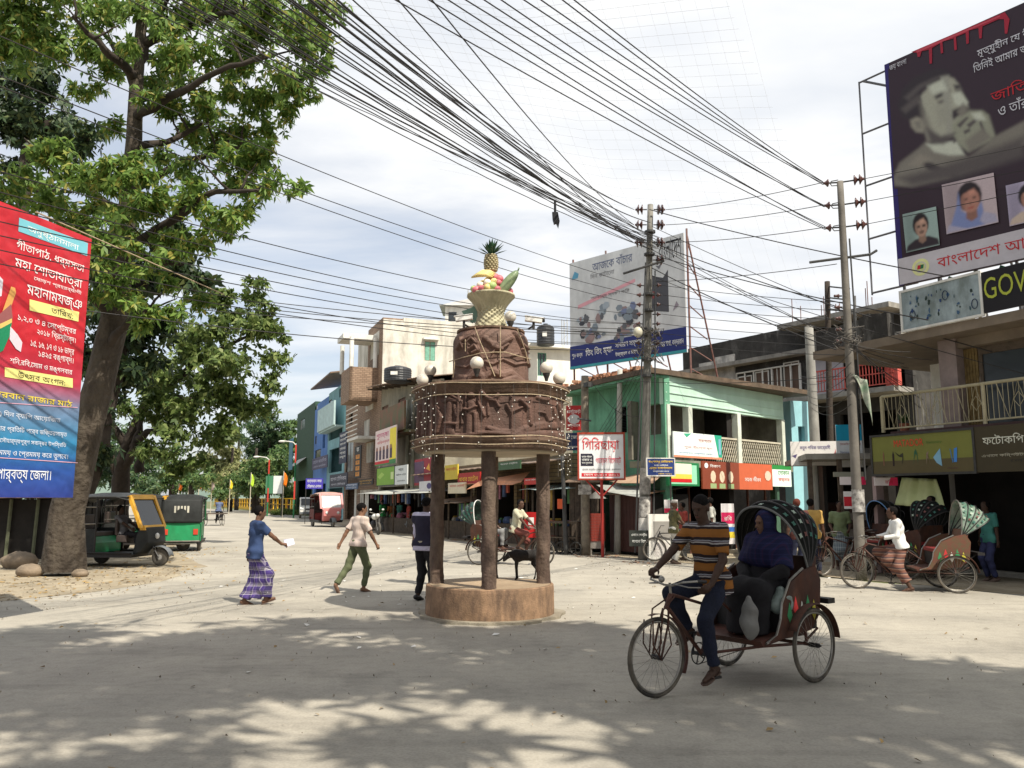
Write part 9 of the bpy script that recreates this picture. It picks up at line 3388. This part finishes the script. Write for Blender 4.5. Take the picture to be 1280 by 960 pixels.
 for s_ in (1, -1):
  y_ = s_*hw
  for x_ in (-.40, .52):
   mb.tube([(x_, y_, .34), (x_, y_, 1.76)], .022, 6)
  mb.tube([(-.40, y_, 1.72), (1.36, y_, 1.74)], .022, 6)
  mb.tube([(-.40, y_, .36), (1.5, y_, .34)], .03, 6)
 obj('cab_frame', mb, m_blackm, t)
 mb = MB()
 for s_ in (1, -1):
  y_ = s_*(hw+.01)
  mb.tube([(-.38, y_, 1.05), (.52, y_, 1.08)], .014, 6)
  mb.tube([(-.38, y_, 1.5), (.52, y_, 1.5)], .012, 6)
  mb.tube([(0, y_, 1.06), (0, y_, 1.5)], .010, 6)
 obj('side_rail', mb, m_rim, t)
 mb = MB()
 mb.bx(-.30, .30, -.55, .55, .74, .86)
 mb.bx(-.42, -.28, -.55, .55, .80, 1.30)
 mb.bx(.85, 1.15, -.25, .25, .60, .78)
 mb.bx(.80, .87, -.25, .25, .78, 1.2)
 obj('seat', mb, mat('brown_seat', (.06, .045, .04), rough=.5), t, bevel=.02)
 mb = MB()
 for s_ in (1, -1):
  mb.prism([(-.46, .34), (-.30, .34), (-.25, .50), (.25, .50), (.30, .34), (.52, .34), (.52, .95), (-.46, .95)], 1, s_*hw-.012, s_*hw+.012)
 obj('side_panel', mb, cabin if yellow else body, t)
 mb = MB()
 mb.tube([(1.55, -.28, 1.02), (1.50, 0, 1.0), (1.55, .28, 1.02)], .014, 6)
 obj('handlebar', mb, m_blackm, t)
 return t
a = G(118, 706)
cx = autorick('black and yellow three-wheeled taxi parked side-on behind the tall tree trunk', (W(104, 700, 21.6).x, 21.9, 0), R(-6), m_cngg, m_cngb, mat('dusty_grey_roof', (.17, .17, .165), rough=.6, scale=3, var=.3), yellow=m_cngy)
person('driver lounging in the black and yellow three-wheeled taxi', loc_on(cx, 0, 0), R(-6), dict(pel=(.98, 0, .86), lean=(-.3, 0, 1), hL=(1.3, .2, 1.0), hR=(1.3, -.2, 1.0), fL=(1.45, .12, .42), fR=(1.45, -.12, .42), kL=(1, .1, .6), kR=(1, -.1, .6)), 3, 1.6, .02, 'shirt', cm('grey_shirt', (.12, .12, .13)), 'trousers', m_blk, 'short')
bp = G(218, 690)
autorick('green and black three-wheeled taxi parked with its back to the camera', (bp.x, bp.y+.55, 0), R(106), m_cngg, m_cngg, m_cngb, group='three-wheeled taxis')
autorick('green and yellow three-wheeled taxi partly hidden behind the black and yellow one', (W(140, 690, 27).x, 27.5, 0), R(15), m_cngg, m_cngg, m_cngb, yellow=m_cngy)
autorick('third green three-wheeled taxi parked ahead of the one seen from behind', (W(206, 680, 31).x, 31.5, 0), R(100), m_cngg, m_cngg, m_cngb)
rp_ = G(402, 659)
t = autorick('pink-red battery three-wheeler with a clear plastic front driving toward the camera', (rp_.x-.35, rp_.y+1.9, 0), R(-62), flat((128, 52, 50)), flat((196, 120, 118)), mat('cream_red_roof', (.42, .28, .23), scale=3, var=.3), cabin=flat((90, 34, 32)), yellow=flat((205, 140, 138)), boxy=True)
t.scale = (1.15, 1.2, 1.15)
for c_ in t.children:
 if c_.name.startswith('windscreen_frame'):
  c_.children[0].data.materials[0] = mat('cloudy_plastic', (.5, .5, .5), rough=.2, scale=3, var=.4)
vp = G(380, 648)
t = thing('minivan', 'white minivan parked behind the pink-red three-wheeler', 'van', (vp.x, vp.y+1.5, 0), R(-75))
mb = MB()
mb.prism([(-1.9, .35), (1.75, .35), (1.85, .6), (1.80, .95), (1.25, 1.15), (.85, 1.80), (-1.7, 1.88), (-1.9, 1.6)], 1, -.78, .78)
obj('body', mb, m_white, t, bevel=.08)
mb = MB()
mb.prism([(1.30, 1.17), (1.24, 1.17), (.88, 1.72), (.92, 1.74)], 1, -.68, .68)
mb.v = [(x+.03, y, z+.01) for x, y, z in mb.v]
obj('windscreen', mb, m_glass, t)
for s_ in (1, -1):
 mb = MB()
 mb.bx(-1.6, .8, s_*.785-.006, s_*.785+.006, 1.15, 1.65)
 obj('side_window', mb, m_glass, t)
 mb = MB()
 mb.ell((1.82, s_*.6, .82), (.06, .15, .1), 10, 6)
 obj('headlight', mb, mat('lamp_glass', (.6, .6, .58), rough=.15), t)
 for x_ in (1.2, -1.2):
  smallwheel(t, (x_, s_*.72, .3), .3, .18)
mb = MB()
mb.box((1.87, 0, .48), (.08, 1.5, .18))
obj('bumper', mb, m_greyp, t, bevel=.03)
mb = MB()
mb.box((1.84, 0, .82), (.04, .7, .12))
obj('grille', mb, m_blackm, t)
mp_ = G(467, 668)
t = thing('motorbike', 'white and black motorbike parked beside the dark bazaar stall', 'motorbike', (mp_.x, mp_.y, 0), R(-60))
smallwheel(t, (.62, 0, .3), .3, .1)
smallwheel(t, (-.62, 0, .3), .3, .12)
mb = MB()
mb.ell((.12, 0, .85), (.28, .14, .14), 12, 8)
obj('tank', mb, m_white, t, smooth=True)
mb = MB()
mb.ell((-.35, 0, .85), (.38, .13, .07), 12, 8)
mb.ell((0, 0, .5), (.22, .14, .2), 10, 8)
obj('seat', mb, m_blackm, t, smooth=True)
mb = MB()
for s_ in (.08, -.08):
 mb.tube([(.62, s_, .3), (.42, s_, .98)], .022, 6)
mb.tube([(.3, .34, 1.08), (.42, .1, 1.0), (.42, -.1, 1.0), (.3, -.34, 1.08)], .014, 6)
mb.tube([(-.62, .1, .3), (0, .1, .3)], .03, 6)
obj('frame', mb, m_rim, t)
mb = MB()
mb.ell((.52, 0, .92), (.08, .1, .1), 10, 8)
for s_ in (1, -1):
 mb.ell((.36, .32*s_, 1.2), (.02, .07, .05), 8, 6)
obj('headlight', mb, mat('lamp_glass', (.6, .6, .58), rough=.15), t, smooth=True)
